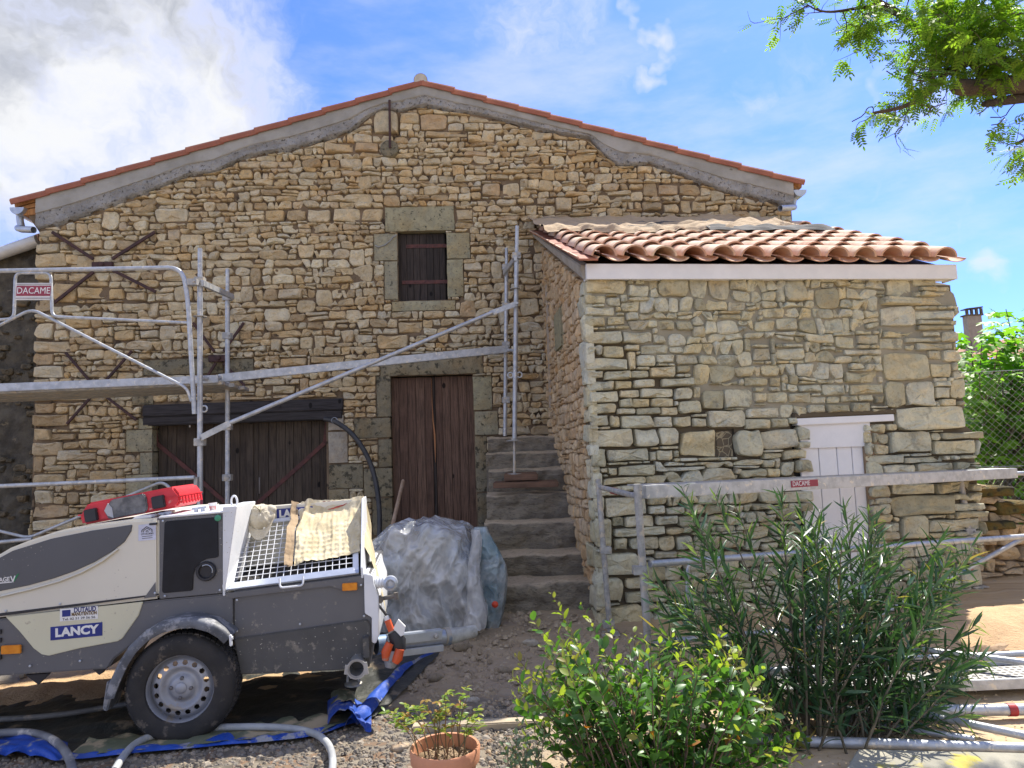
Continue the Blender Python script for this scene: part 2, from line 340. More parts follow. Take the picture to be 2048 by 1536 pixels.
# ------------------------------------------------------------------ rubble stones
def clip(poly, a, b, c):      # keep a*u + b*v <= c
    out = []
    for i in range(len(poly)):
        p, r = poly[i], poly[(i + 1) % len(poly)]
        dp, dr = a * p[0] + b * p[1] - c, a * r[0] + b * r[1] - c
        if dp <= 0: out.append(p)
        if (dp < 0 < dr) or (dr < 0 < dp):
            k = dp / (dp - dr); out.append((p[0] + (r[0] - p[0]) * k, p[1] + (r[1] - p[1]) * k))
    return out
def area(p):
    return abs(sum(p[i][0] * p[(i + 1) % len(p)][1] - p[(i + 1) % len(p)][0] * p[i][1] for i in range(len(p)))) / 2 if len(p) > 2 else 0
def bbox(p): return min(a[0] for a in p), min(a[1] for a in p), max(a[0] for a in p), max(a[1] for a in p)
def layout(u0, u1, v0, v1, rng, hr, wr, obst, top=None, right=None, dbl=.06, split=.16, waves=.02, left=None):
    obst = list(obst); polys = []; vs = [v0]; sd = rng.random() * 100
    while vs[-1] < v1: vs.append(vs[-1] + rng.uniform(*hr))
    def yb(k, u): return vs[k] + waves * (noise.noise(V((u * 1.5 + sd, k * 3.7, sd))) * 2 + noise.noise(V((u * 6.5 + sd, k * 9.1, sd))) * .9)
    for k in range(len(vs) - 1):
        a, b = vs[k], vs[k + 1]; h = b - a
        bl = sorted((o[0], o[2]) for o in obst if min(o[3], b) - max(o[1], a) > .42 * h)
        cur = u0 if left is None else left((a + b) / 2); iv = []
        end = u1 if right is None else right((a + b) / 2)
        for x0, x1 in bl:
            if x0 > cur: iv.append((cur, min(x0, end)))
            cur = max(cur, x1)
        if cur < end: iv.append((cur, end))
        for o in list(obst):        # what a stone standing across the course leaves open above or below it
            if min(o[3], b) - max(o[1], a) <= .42 * h: continue
            for (z0, z1) in ((a, o[1]), (o[3], b)):
                if z1 - z0 < .022: continue
                x = max(o[0], u0)
                while x < min(o[2], end) - .03:
                    x2 = min(x + rng.uniform(.07, .2), min(o[2], end)); x2 = min(o[2], end) if min(o[2], end) - x2 < .05 else x2
                    polys.append([[(x, z0), (x2, z0), (x2, z1), (x, z1)], (-1, 0, 0), 0]); x = x2
        for (s, e) in iv:
            L = e - s
            if L < .025: continue
            x = s; cuts = [s]
            while x < e:
                wd = rng.uniform(*wr) * (h / ((hr[0] + hr[1]) / 2)) ** .6
                if rng.random() < .14: wd *= .45
                if rng.random() < .08: wd *= 1.5
                wd *= math.exp(rng.gauss(0, .22)); x += max(wd, .05); cuts.append(x)
            if e - cuts[-2] < .05 and len(cuts) > 2: cuts.pop(-2)
            cuts[-1] = e
            for i in range(len(cuts) - 1):
                x0, x1 = cuts[i], cuts[i + 1]
                j0 = rng.uniform(-.03, .03) if i else 0
                if i and polys and polys[-1][1] == (k, i - 1, s): j0 = polys[-1][2]
                j1 = rng.uniform(-.03, .03) if i < len(cuts) - 2 else 0
                xm = (x0 + x1) / 2
                bb = b
                if rng.random() < dbl and k + 2 < len(vs) and x1 - x0 > .14 and not any(o[0] < x1 and o[2] > x0 and o[1] < vs[k + 2] and o[3] > b for o in obst):
                    own = (x0 + .01, b, x1 - .01, vs[k + 2]); obst.append(own)
                    P = [(x0 + j0, yb(k, x0)), (xm, yb(k, xm)), (x1 + j1, yb(k, x1)), (x1, yb(k + 2, x1)), (xm, yb(k + 2, xm)), (x0, yb(k + 2, x0))]
                    polys.append([P, (k, i, s), -j1, own]); continue
                ya, yc = yb(k, x0), yb(k + 1, x0); yd, ye = yb(k, x1), yb(k + 1, x1)
                ym0, ym1 = yb(k, xm) + rng.uniform(-.016, .010), yb(k + 1, xm) + rng.uniform(-.010, .016)
                if rng.random() < split and h > hr[0] * 1.1:
                    f = rng.uniform(.38, .62)
                    m0, m1 = ya + (yc - ya) * f, yd + (ye - yd) * (f + rng.uniform(-.08, .08))
                    polys.append([[(x0 + j0, ya), (xm, ym0), (x1 + j1, yd), (x1, m1), (x0, m0)], (k, i, s), -j1])
                    if (x1 - x0) > .3 and rng.random() < .6:
                        xs = x0 + (x1 - x0) * rng.uniform(.35, .65); mm = m0 + (m1 - m0) * (xs - x0) / (x1 - x0)
                        polys.append([[(x0, m0), (xs, mm), (xs + .01, ym1), (x0 - j0, yc)], (k, i, s), -j1])
                        polys.append([[(xs, mm), (x1, m1), (x1 - j1, ye), (xs + .01, ym1)], (k, i, s), -j1])
                    else:
                        polys.append([[(x0, m0), (x1, m1), (x1 - j1, ye), (xm, ym1), (x0 - j0, yc)], (k, i, s), -j1])
                else:
                    polys.append([[(x0 + j0, ya), (xm, ym0), (x1 + j1, yd), (x1 - j1, ye), (xm, ym1), (x0 - j0, yc)], (k, i, s), -j1])
    res = []
    for pp_ in polys:
        P = pp_[0]; mine = pp_[3] if len(pp_) > 3 else None
        for o in obst:
            if o is mine: continue
            b = bbox(P)
            if b[0] >= o[2] or b[2] <= o[0] or b[1] >= o[3] or b[3] <= o[1]: continue
            if (min(b[2], o[2]) - max(b[0], o[0])) < .003 or (min(b[3], o[3]) - max(b[1], o[1])) < .003: continue
            c = [clip(P, 1, 0, o[0]), clip(P, -1, 0, -o[2]), clip(P, 0, 1, o[1]), clip(P, 0, -1, -o[3])]
            best = max(c, key=area)
            P = best
            if area(P) < .0009: break
        if area(P) < .0009: continue
        if top: P = [(p[0], min(p[1], top(p[0]) - .012)) for p in P]
        if right: P = [(min(p[0], right(p[1])), p[1]) for p in P]
        b = bbox(P)
        if area(P) < .0010 or b[3] - b[1] < .018 or b[2] - b[0] < .022: continue
        res.append(P)
    return res
def manual(rect, rng, cut=.28):
    x0, y0, x1, y1 = rect; m = min(x1 - x0, y1 - y0); j = lambda s=.07: rng.uniform(-s, s) * m
    c = [rng.uniform(.05, cut) * m for _ in range(8)]
    return [(x0 + c[0], y0 + abs(j())), ((x0 + x1) / 2 + j(.5), y0 + abs(j(.05))), (x1 - c[1], y0 + abs(j())), (x1 - abs(j()), y0 + c[2]), (x1 - abs(j()), y1 - c[3]),
            (x1 - c[4], y1 - abs(j())), ((x0 + x1) / 2 + j(.5), y1 - abs(j(.05))), (x0 + c[5], y1 - abs(j())), (x0 + abs(j()), y1 - c[6]), (x0 + abs(j()), y0 + c[7])]
def chaikin(p, it=1, k=.25):
    for _ in range(it):
        o = []
        for i in range(len(p)):
            a, b = p[i], p[(i + 1) % len(p)]
            o += [(a[0] + (b[0] - a[0]) * k, a[1] + (b[1] - a[1]) * k), (a[0] + (b[0] - a[0]) * (1 - k), a[1] + (b[1] - a[1]) * (1 - k))]
        p = o
    return p
def stone_mb(mb, poly, rng, prot, gap=.008, back=.05, rough=1.0, square=.0, sh=None):
    b = bbox(poly); w_, h_ = b[2] - b[0], b[3] - b[1]; cx, cz = (b[0] + b[2]) / 2, (b[1] + b[3]) / 2
    sx, sz = max(.5, (w_ - 2 * gap) / w_), max(.5, (h_ - 2 * gap) / h_)
    p = [(cx + (a - cx) * sx, cz + (c - cz) * sz) for a, c in poly]
    jj = min(w_, h_) * .07; p = [(a + rng.uniform(-jj, jj), c + rng.uniform(-jj, jj)) for a, c in p]
    p = chaikin(p, 1, rng.choice((.08, .13, .18, .24)))
    if len(p) < 14: p = chaikin(p, 1, .20)
    if len(p) > 22:
        p = p[::2]
    m = min(w_, h_); n = len(p)
    ax, az = rng.gauss(0, .13) * rough, rng.gauss(0, .15) * rough
    rings = []
    sd = V((rng.random() * 90, rng.random() * 90, rng.random() * 90))
    def ring(ins, t, jit):
        o = []
        for (a, c) in p:
            dx, dz = a - cx, c - cz; L = sqrt(dx * dx + dz * dz) + 1e-6
            f = max(.12, 1 - min(ins / L, .9 * ins / (m * .5) if ins > .2 * m else ins / L))
            x, z = cx + dx * f, cz + dz * f
            nz = noise.noise(V((x, 0, z)) * 11 + sd) * .020 * rough + noise.noise(V((x, 0, z)) * 30 + sd) * .011 * rough
            o.append((x, t + (nz + ax * (x - cx) + az * (z - cz)) * jit, z))
        return o
    R = [ring(0, back, 0), ring(0, -prot * .25, .3), ring(min(.005, m * .06), -prot * .80, .9), ring(min(.020, m * .18), -prot * .98, 1.1), ring(m * .27, -prot * 1.04, 1.3), ring(m * .40, -prot * 1.06, 1.4)]
    vs = [v for r in R for v in r] + [(cx, -prot * 1.08 + rng.uniform(-.004, .004), cz)]
    fs = [(i * n + k, i * n + (k + 1) % n, (i + 1) * n + (k + 1) % n, (i + 1) * n + k) for i in range(len(R) - 1) for k in range(n)]
    e = (len(R) - 1) * n
    fs += [(e + k, e + (k + 1) % n, e + n) for k in range(n)]
    # outlines run counter-clockwise seen from the camera: faces point outwards
    if sum(p[i][0] * p[(i + 1) % n][1] - p[(i + 1) % n][0] * p[i][1] for i in range(n)) < 0: fs = [tuple(reversed(f)) for f in fs]
    mb.add(vs, fs)
    return cx, cz
def rubble(polys, parent, mat, rng, prot, gap, limit=300, Mx=None, rest='rubble', tintf=None, name='stone', force=None, rough=1.0):
    """the largest stones as objects of their own, the remainder joined"""
    order = sorted(range(len(polys)), key=lambda i: -area(polys[i]) - (10 if force and i in force else 0))
    single = set(order[:limit]); jm = MB()
    for i, P in enumerate(polys):
        pr = rng.uniform(*prot); g = rng.uniform(*gap); b = bbox(P)
        t = rng.random() if tintf is None else tintf((b[0] + b[2]) / 2, (b[1] + b[3]) / 2, rng)
        if i in single:
            mb = MB(); mb.cur = t + .00001; cx, cz = stone_mb(mb, P, rng, pr, g, rough=rough)
            o = mb.build(name, mat, parent, 20, 0, (cx, 0, cz))
            if Mx is not None: o.matrix_basis = Mx @ Matrix.Translation((cx, 0, cz))
        else:
            jm.cur = t + .00001; stone_mb(jm, P, rng, pr, g, rough=rough)
    if jm.v:
        o = stuff(jm.build(rest, mat, parent, 20))
        if Mx is not None: o.matrix_basis = Mx
def bed(parent, mat, u0, u1, v0, v1, step, tf, holes=(), top=None, right=None, name='mortar_bed', Mx=None, flush=None):
    nu, nv = int((u1 - u0) / step), int((v1 - v0) / step); vs, idx, fs, fl = [], {}, [], []
    def vid(i, j):
        if (i, j) not in idx:
            u, v = u0 + (u1 - u0) * i / nu, v0 + (v1 - v0) * j / nv
            if top: v = min(v, top(u))
            if right: u = min(u, right(v))
            idx[(i, j)] = len(vs); vs.append((u, tf(u, v), v)); fl.append(flush(u, v) if flush else 0)
        return idx[(i, j)]
    for j in range(nv):
        for i in range(nu):
            u, v = u0 + (u1 - u0) * (i + .5) / nu, v0 + (v1 - v0) * (j + .5) / nv
            if top and v > top(u) + step: continue
            if right and u > right(v) + step: continue
            if any(h[0] < u < h[2] and h[1] < v < h[3] for h in holes): continue
            fs.append((vid(i, j), vid(i + 1, j), vid(i + 1, j + 1), vid(i, j + 1)))
    me = bpy.data.meshes.new(name); me.from_pydata(vs, [], fs); me.materials.append(mat)
    if flush: a = me.attributes.new('flush', 'FLOAT', 'POINT'); a.data.foreach_set('value', fl)
    me.shade_smooth()
    o = link(name, me, parent)
    if Mx is not None: o.matrix_basis = Mx
    return o
def pl(pts):
    """piecewise linear function through points"""
    def f(x):
        if x <= pts[0][0]: return pts[0][1]
        for (a, b), (c, d) in zip(pts, pts[1:]):
            if x <= c: return b + (d - b) * (x - a) / (c - a)
        return pts[-1][1]
    return f
def dressed(F, root, r, mat, t0=-.028, t1=.25, name='dressed_stone', seed=0, tint=None, label=None):
    """a squared block: rectangle in photograph position"""
    rg = random.Random(seed or int(r[0] * 7 + r[1]))
    a, b, c, d = F.rect(*r); mb = MB(); mb.cur = (rg.random() if tint is None else tint) + 1e-5
    g = .004; nx, nz = max(2, int((c - a) / .05)), max(2, int((d - b) / .05))
    X = [a + g + (c - a - 2 * g) * i / nx for i in range(nx + 1)]; Z = [b + g + (d - b - 2 * g) * i / nz for i in range(nz + 1)]
    sdv = V((rg.random() * 50, 3, 1))
    def fn(u, v):
        x, z = a + g + (c - a - 2 * g) * u, b + g + (d - b - 2 * g) * v
        e = min(u, 1 - u) * (c - a), min(v, 1 - v) * (d - b); ed = .012 if min(e) < 1e-6 else 0
        return (x + (noise.noise(V((z * 9, x, 1)) + sdv) * .006 if u in (0, 1) else 0), t0 + ed + noise.noise(V((x, 0, z)) * 9 + sdv) * .006, z + (noise.noise(V((x * 9, z, 5)) + sdv) * .006 if v in (0, 1) else 0))
    mb.grid(nx, nz, fn)
    # sides
    W = nx + 1; rim = [i for i in range(W)] + [W * j + nx for j in range(1, nz + 1)] + [W * nz + i for i in range(nx - 1, -1, -1)] + [W * j for j in range(nz - 1, 0, -1)]
    n = len(rim); base = len(mb.v); mb.v += [(mb.v[i][0], t1, mb.v[i][2]) for i in rim]
    for k in range(n): mb.f.append((rim[(k + 1) % n], rim[k], base + k, base + (k + 1) % n)); mb.tint.append(mb.cur)
    cx, cz = (a + c) / 2, (b + d) / 2
    o = mb.build(name, mat, root, 40, 0, (cx, 0, cz))
    if label: o['label'] = label
    return o

# ------------------------------------------------------------------ the stone house
H = Frame((-1.08, 8.6, 0), 2.5)
house = thing('stone_house', 'big gabled rubble stone house with terracotta verge and dark wooden doors', 'house', H.M)
rg = random.Random(11)
LU, RU = H.uv(66, 900)[0], 4.72
band = pl([H.uv(*p) for p in [(60, 462), (90, 457), (130, 448), (200, 424), (250, 404), (330, 374), (380, 352), (430, 348), (500, 314), (590, 300), (640, 286), (700, 266), (735, 238), (770, 222), (800, 226), (850, 214), (900, 224), (960, 232), (1030, 250), (1100, 266), (1180, 280), (1205, 312), (1240, 336), (1300, 330), (1370, 356), (1450, 386), (1500, 396), (1600, 420)]])
apex = H.uv(845, 171); el_ = H.uv(30, 410); er_ = H.uv(1600, 371)
def roofv(u): return el_[1] + (apex[1] - el_[1]) * (u - el_[0]) / (apex[0] - el_[0]) if u < apex[0] else apex[1] + (er_[1] - apex[1]) * (u - apex[0]) / (er_[0] - apex[0])
o_win = H.rect(795, 462, 893, 603); o_gar = H.rect(305, 838, 656, 1130); o_door = H.rect(781, 750, 950, 1100)
DRESS = [((770, 414, 909, 463), M_dress), ((748, 468, 795, 522), M_dress), ((769, 523, 796, 600), M_dress), ((893, 466, 940, 518), M_dress), ((894, 519, 927, 594), M_dress), ((784, 602, 911, 622), M_dress),
         ((288, 718, 447, 749), M_dark), ((449, 718, 508, 747), M_dark), ((266, 780, 308, 810), M_dark), ((278, 836, 306, 858), M_dress), ((253, 859, 306, 904), M_dress), ((281, 905, 306, 948), M_dress), ((252, 949, 306, 1000), M_dress), ((268, 1002, 306, 1060), M_dark),
         ((657, 830, 688, 861), M_pale), ((657, 863, 696, 926), M_pale), ((658, 928, 727, 977), M_dark), ((658, 978, 698, 1022), M_dark), ((658, 1024, 720, 1070), M_dark),
         ((760, 708, 966, 750), M_dark), ((753, 752, 782, 834), M_dark), ((709, 836, 782, 876), M_dark), ((757, 878, 784, 934), M_dark), ((728, 936, 785, 994), M_dark), ((745, 996, 786, 1070), M_dark),
         ((946, 752, 984, 820), M_dress), ((949, 822, 996, 870), M_dress), ((951, 872, 975, 984), M_dark), ((955, 986, 976, 1062), M_dark)]
obst = [H.rect(*r) for r, _ in DRESS] + [o_win, o_gar, o_door, H.rect(283, 800, 686, 838), (1.60, -1, 6, 4.28)]
man = []
for r in [(73, 488, 122, 507), (72, 508, 135, 536), (72, 538, 108, 562), (72, 563, 106, 598), (108, 566, 156, 606), (158, 574, 215, 600), (217, 577, 250, 601), (252, 585, 295, 602), (70, 600, 108, 625), (70, 645, 110, 680), (69, 682, 142, 706),
          (69, 707, 109, 730), (69, 731, 128, 757), (204, 423, 240, 460), (313, 420, 378, 447), (205, 624, 233, 649), (235, 626, 277, 646), (327, 540, 412, 563), (280, 660, 320, 678), (228, 661, 272, 682),
          (68, 785, 127, 803), (68, 805, 112, 828), (68, 829, 139, 855), (67, 857, 106, 882), (67, 884, 129, 911), (67, 912, 90, 946), (67, 948, 132, 968), (67, 980, 110, 1009), (67, 1010, 140, 1036), (66, 1037, 150, 1062),
          (745, 224, 800, 272), (840, 230, 895, 263), (850, 264, 935, 277), (650, 287, 708, 307), (710, 286, 758, 306), (530, 420, 572, 445), (574, 420, 613, 443), (615, 420, 663, 446), (667, 418, 721, 445), (723, 418, 766, 445),
          (912, 418, 945, 442), (963, 368, 1003, 394), (1005, 366, 1040, 394), (797, 643, 846, 666), (754, 670, 818, 698), (1110, 395, 1143, 425), (1325, 408, 1358, 428), (1360, 400, 1382, 428), (1283, 404, 1323, 424), (1315, 370, 1355, 391), (1358, 368, 1400, 392),
          (116, 792, 180, 802), (117, 898, 165, 922), (96, 866, 155, 881), (157, 866, 200, 879), (180, 940, 235, 965), (135, 906, 195, 921), (236, 745, 268, 762), (600, 756, 618, 790), (545, 770, 592, 788), (710, 833, 711, 834), (1045, 518, 1066, 548), (560, 715, 615, 733), (622, 712, 690, 728), (485, 770, 511, 786)]:
    if r[2] - r[0] > 5: man.append(H.rect(*r))
hp = [manual(r, rg) for r in man]
lay = layout(LU, RU, .2, 6.4, rg, (.055, .118), (.075, .225), obst + man, top=lambda u: band(u) - .01, dbl=.12, split=.06)
hp += lay
def tint_h(u, v, r):
    k = r.random()
    if v < 2.4 and r.random() < .5: k = r.choice((.02, .16, .62, .95, .2))
    return k
rubble(hp, house, M_house, rg, (.018, .050), (.0025, .008), 300, rest='small_rubble', tintf=tint_h)
HOLES = [o_win, o_gar, o_door]
bed(house, M_mortar_h, LU, RU, .1, 6.3, .03, lambda u, v: .006 + .012 * fbm((u, 2, v), 6, 3), HOLES, top=roofv)
for (r, m) in DRESS: dressed(H, house, r, m)
# cement bands under the verge: a rough lower coat and a smoother upper one
def coat(name, mat, lo, hi, t, rough, step=.03):
    mb = MB(); u0, u1 = LU - .02 if name != 'x' else LU, RU + .02; n = int((u1 - u0) / step)
    def fn(a, b):
        u = u0 + (u1 - u0) * a; l, h = lo(u), hi(u); v = l + (h - l) * b; e = smooth01(b * (h - l) / .03)
        return (u, t * e + .015 * (1 - e) + rough * fbm((u, 3, v), 13, 4), v + (noise.noise(V((u * 7, 0, 1))) * .05 + noise.noise(V((u * 19, 0, 1))) * .045 + noise.noise(V((u * 47, 0, 1))) * .02) * (b == 0))
    return mb.grid(n, 14, fn).build(name, mat, house, 60)
coat('cement_band', M_render, lambda u: min(band(u), roofv(u) - .06), lambda u: roofv(u) - .10, -.048, .016, .02)
coat('cement_band', M_render2, lambda u: roofv(u) - min(.26, .5 * (roofv(u) - band(u)) + .04), lambda u: roofv(u) - .02, -.062, .005)
# body, roofs
xl, xr = LU + .01, RU
body = [(xl, -.3), (xr, -.3), (xr, roofv(xr) - .05), (apex[0], apex[1] - .05), (xl, roofv(xl) - .05)]
MB().prism(body, .25, 8.2).build('house_walls', simple('render_old', (.33, .28, .21), (.25, .21, .15), .95, 0, 2, .4, 30), house)
for a_ in (xl, xr - .02): MB().box(a_, a_ + .02, .0, .26, -.2, roofv(a_) - .05).build('corner_return', M_mortar_h, house)
def slope(a, b, name):
    d = V((b[0] - a[0], 0, b[1] - a[1])); L = d.length; d /= L; n = V((-d.z, 0, d.x)); n = n if n.z > 0 else -n
    mb = MB()
    def top(u, v):
        t = .13 + v * 8.2; x = a[0] + (b[0] - a[0]) * u; z = a[1] + (b[1] - a[1]) * u
        return V((x, t, z)) + n * (.045 + .03 * cos(t * 2 * pi / .24))
    mb.grid(12, 260, top); mb.build(name, M_canal, house, 60)
    MB().prism([(a[0], a[1] - .03), (b[0], b[1] - .03), (b[0] + n.x * .03, b[1] + .02), (a[0] + n.x * .03, a[1] + .02)], .0, 8.3).build('roof_deck', M_worange, house, recalc=True)
    # verge tiles, one by one
    k = 12; sign = 1
    prof = [(-.085, -.042), (-.092, .010), (-.075, .036), (-.03, .048), (.13, .052), (.13, .030), (-.02, .024), (-.058, .008), (-.068, -.042)]
    for i in range(k):
        s0, s1 = L * i / k, L * (i + 1) / k + .03; o0, o1 = 0.0, .010; m_ = MB()
        jig = rg.uniform(-.004, .004)
        c = V((a[0], 0, a[1])) + d * (L * (i + .5) / k)
        P0 = [V((a[0], 0, a[1])) + d * s0 + n * (z * 1.0 + .012 + jig) + V((0, y - .008, 0)) for y, z in prof]
        P1 = [V((a[0], 0, a[1])) + d * s1 + n * (z * .96 - .002 + jig) + V((0, y + .004, 0)) for y, z in prof]
        nn = len(prof); m_.add(P0 + P1, [tuple(range(nn)), tuple(range(2 * nn - 1, nn - 1, -1))] + [(j, j + nn, (j + 1) % nn + nn, (j + 1) % nn) for j in range(nn)])
        m_.build('verge_tile', M_tile, house, 35, .003, c, recalc=True)
eL, eR, aP = V((el_[0] - .0, 0, el_[1])), V((er_[0] + .02, 0, er_[1])), V((apex[0], 0, apex[1]))
slope((eL.x, eL.z), (aP.x, aP.z), 'roof_slope'); slope((eR.x, eR.z), (aP.x, aP.z), 'roof_slope')
# ridge tiles with a mortar-filled end
rc = H.P(842, 163)
for i in range(6):
    m_ = MB(); r0 = .088
    vs = []; ng = 12
    for (y, r_) in ((-.07 + i * .42, r0), (-.07 + (i + 1) * .42 + .03, r0 * .9)):
        for k in range(ng + 1): vs.append((rc.x + cos(pi * k / ng) * r_, y, rc.z - .02 + sin(pi * k / ng) * r_ * 1.05))
    m_.add(vs, [(k, k + 1, k + ng + 2, k + ng + 1) for k in range(ng)]); m_.build('ridge_tile', M_canal, house, 60)
m_ = MB(); m_.prism([(rc.x + cos(pi * k / 12) * .084, rc.z - .02 + sin(pi * k / 12) * .086) for k in range(13)] + [(rc.x - .084, rc.z - .06), (rc.x + .084, rc.z - .06)][::1], -.082, .3)
m_.build('ridge_end_mortar', simple('mortar_cream', (.56, .52, .44), (.46, .42, .34), .95, 0, 9, .4, 40), house, 40, .008, recalc=True)

# planked openings
def planks(F, root, rect, n, mat, t, gap=.0035, th=.028, wv=.12, name='plank', sub=None, seed=3, zcut=0):
    rg2 = random.Random(seed); a, b, c, d = rect; ws = [1 + rg2.uniform(-wv, wv) for _ in range(n)]; s = sum(ws); x = a; out = []
    for w_ in ws:
        wd = (c - a) * w_ / s; mb = MB()
        tz = rg2.uniform(-.003, .003); zt = d - rg2.uniform(0, .006)
        mb.box(x + gap / 2, x + wd - gap / 2, t + tz, t + tz + th, b, zt)
        out.append(mb.build(name, mat, sub or root, None, .003, (x + wd / 2, t, (b + d) / 2))); x += wd
    return out
def backing(root, rect, t, name='door_back'):
    MB().box(rect[0], rect[2], t, t + .02, rect[1], rect[3]).build(name, M_void, root)
def part(root, name, F=None):
    o = bpy.data.objects.new(name, None); COL.objects.link(o); o.parent = root; return o
# window shutter
sh = MB().box(o_win[0], o_win[2], .115, .135, o_win[1], o_win[3]).build('window_shutter', M_void, house)
planks(H, house, (H.uv(800, 530)[0], o_win[1] + .005, H.uv(896, 600)[0] - .025, o_win[3] - .01), 7, M_wblack, .075, sub=sh)
MB().box(o_win[0] + .002, H.uv(801, 530)[0] - .004, .06, .12, o_win[1], o_win[3]).build('frame_post', M_wblack, sh, None, .003)
for (x0, x1, y) in ((812, 897, 493), (804, 903, 565)):
    a, b = H.P(x0, y, .07), H.P(x1, y - (x1 - x0) * .02, .07); mb = MB(); mb.bar(a, b, .008, .045)
    for k in range(5): p = a.lerp(b, .06 + .2 * k); mb.lathe(p + V((0, -.003, 0)), (0, -1, 0), [(.011, 0), (.009, .006), (0, .009)], 8)
    mb.lathe(b + V((-.005, -.012, -.03)), (0, 0, 1), [(.0, 0), (.016, 0), (.016, .06), (0, .06)], 8)
    mb.build('strap_hinge', M_rust2, sh, 30)
MB().tube([H.P(x, y, -.04) for x, y in ((794, 470), (786, 474), (780, 482), (770, 490), (757, 494), (750, 491))], .007, 6).build('cable_end', simple('cable_grey', (.35, .36, .36)), house, 60)
# garage doors
gd = MB().box(o_gar[0], o_gar[2], .165, .185, o_gar[1], o_gar[3]).build('garage_door', M_void, house)
gx = H.uv(493, 950)[0]
planks(H, house, (o_gar[0] + .01, o_gar[1], gx - .01, o_gar[3] - .01), 10, M_wdark, .12, sub=gd, seed=5)
planks(H, house, (gx + .01, o_gar[1], o_gar[2] - .01, o_gar[3] - .01), 9, M_wdark, .115, sub=gd, seed=8)
mb = MB(); mb.box(gx - .03, gx + .05, .095, .12, o_gar[1], o_gar[3] - .02); mb.build('meeting_post', M_wdark, gd, None, .006)
for pts in ([(309, 848), (313, 886), (380, 942), (470, 1022)], [(655, 842), (650, 885), (590, 940), (505, 1015)]):
    P = [H.P(x, y, .11) for x, y in pts]; mb = MB()
    for i in range(3): mb.bar(P[i], P[i + 1], .008, .05, up=(0, 1, 0)) if False else mb.bar(P[i] + V((0, -.001 * i, 0)), P[i + 1] + V((0, -.001 * i, 0)), .010, .05)
    mb.build('iron_brace', M_rust2, gd, None, .002)
MB().tube([H.P(519, y, .09 - .02 * sin(pi * (y - 955) / 32)) for y in (955, 960, 968, 978, 987)], .008, 8).build('pull_handle', simple('iron_worn', (.25, .22, .2), None, .5, .6), gd, 60)
mb = MB(); a = H.P(383, 851, .112); mb.box(a.x - .03, a.x + .03, .112, .116, a.z + .01, a.z + .028); mb.box(a.x - .03, a.x - .012, .112, .116, a.z - .02, a.z + .01); mb.build('sticker_scrap', M_white, gd)
for (r, t) in (((284, 806, 686, 826), -.05), ((284, 827, 684, 846), -.035)):
    a, b = H.P(r[0], (r[1] + r[3]) / 2 + 6, t), H.P(r[2], (r[1] + r[3]) / 2 - 8, t); mb = MB()
    a.y = b.y = t + .12; mb.bar(a, b, .24, H.rect(*r)[3] - H.rect(*r)[1] + (.02 if t < -.04 else 0)); mb.build('wooden_lintel', M_wbeam, house, None, .012)
# door
dr = MB().box(o_door[0], o_door[2], .125, .145, o_door[1], o_door[3]).build('plank_door', M_void, house)
dx0, dx1, xm = H.uv(783, 900)[0], H.uv(951, 900)[0], H.uv(868, 900)[0]
planks(H, house, (dx0, o_door[1], xm - .015, o_door[3] - .012), 5, M_wred, .08, sub=dr, seed=13)
planks(H, house, (xm + .025, o_door[1], dx1, o_door[3] - .012), 5, M_wred, .075, sub=dr, seed=14)
planks(H, house, (xm - .012, o_door[1], xm + .022, o_door[3] - .012), 1, M_wblack, .088, sub=dr, seed=15)
P = [H.P(x, y, .072) for x, y in ((863, 757), (864, 800), (866, 855), (869, 900), (868, 860), (866, 810))]
mb = MB()
for i, (y, x, w_) in enumerate(((757, 863, .004), (800, 864, .006), (840, 866, .012), (868, 869, .022), (890, 870, .018), (925, 871, .004))):
    p = H.P(x, y, .070); mb.v += [(p.x - w_ / 2, p.y, p.z), (p.x + w_ / 2, p.y + .003, p.z), (p.x, p.y + .014, p.z)]
    if i:
        k = len(mb.v) - 6
        for a, b in ((0, 1), (1, 2), (2, 0)): mb.f.append((k + b, k + a, k + 3 + a, k + 3 + b)); mb.tint.append(.5)
mb.build('split_wood', M_wsplit, dr)
for (x, y) in ((949, 775), (957, 1000)): 
    a = H.P(x, y, .05); mb = MB(); mb.lathe(a + V((0, 0, -.05)), (0, 0, 1), [(0, 0), (.022, 0), (.022, .1), (0, .1)], 10); mb.bar(a, a + V((.06, .02, 0)), .03, .05); mb.build('hinge_pin', M_rust, dr, 40)
# iron tie-rod ends on the wall
def cross(c, ends, t=-.07, w_=.038):
    mb = MB(); cp = H.P(*c, t)
    for i, e in enumerate(ends):
        p = H.P(*e, t); k = cp.lerp(p, .18); mb.bar(k + V((0, -.001 * i, 0)), p + V((0, -.001 * i, 0)), .022, w_)
    mb.box(cp.x - .12, cp.x + .12, t - .02, t + .03, cp.z - .045, cp.z + .035); mb.lathe(cp + V((0, -.02, 0)), (0, -1, 0), [(.03, 0), (.03, .02), (.0, .026)], 8)
    return mb.build('wall_anchor', M_rust, house, None, .004)
cross((205, 530), [(104, 464), (310, 464), (108, 606), (312, 584)])
cross((195, 780), [(131, 705), (264, 702), (134, 848), (273, 840)], w_=.03)
cross((438, 716), [(386, 645), (488, 645), (404, 770), (490, 772)], w_=.03)
mb = MB(); a, b = H.P(779, 200, -.09), H.P(780, 296, -.09); mb.bar(a, b, .02, .028); mb.build('anchor_rod', M_rust, house, None, .003)
c = H.P(779, 299, -.03); mb = MB(); mb.lathe(c, (0, -1, 0), [(.115, -.02), (.115, .02), (.10, .04), (.05, .045), (0, .046)], 20); mb.build('anchor_plate', M_dark, house, 40)
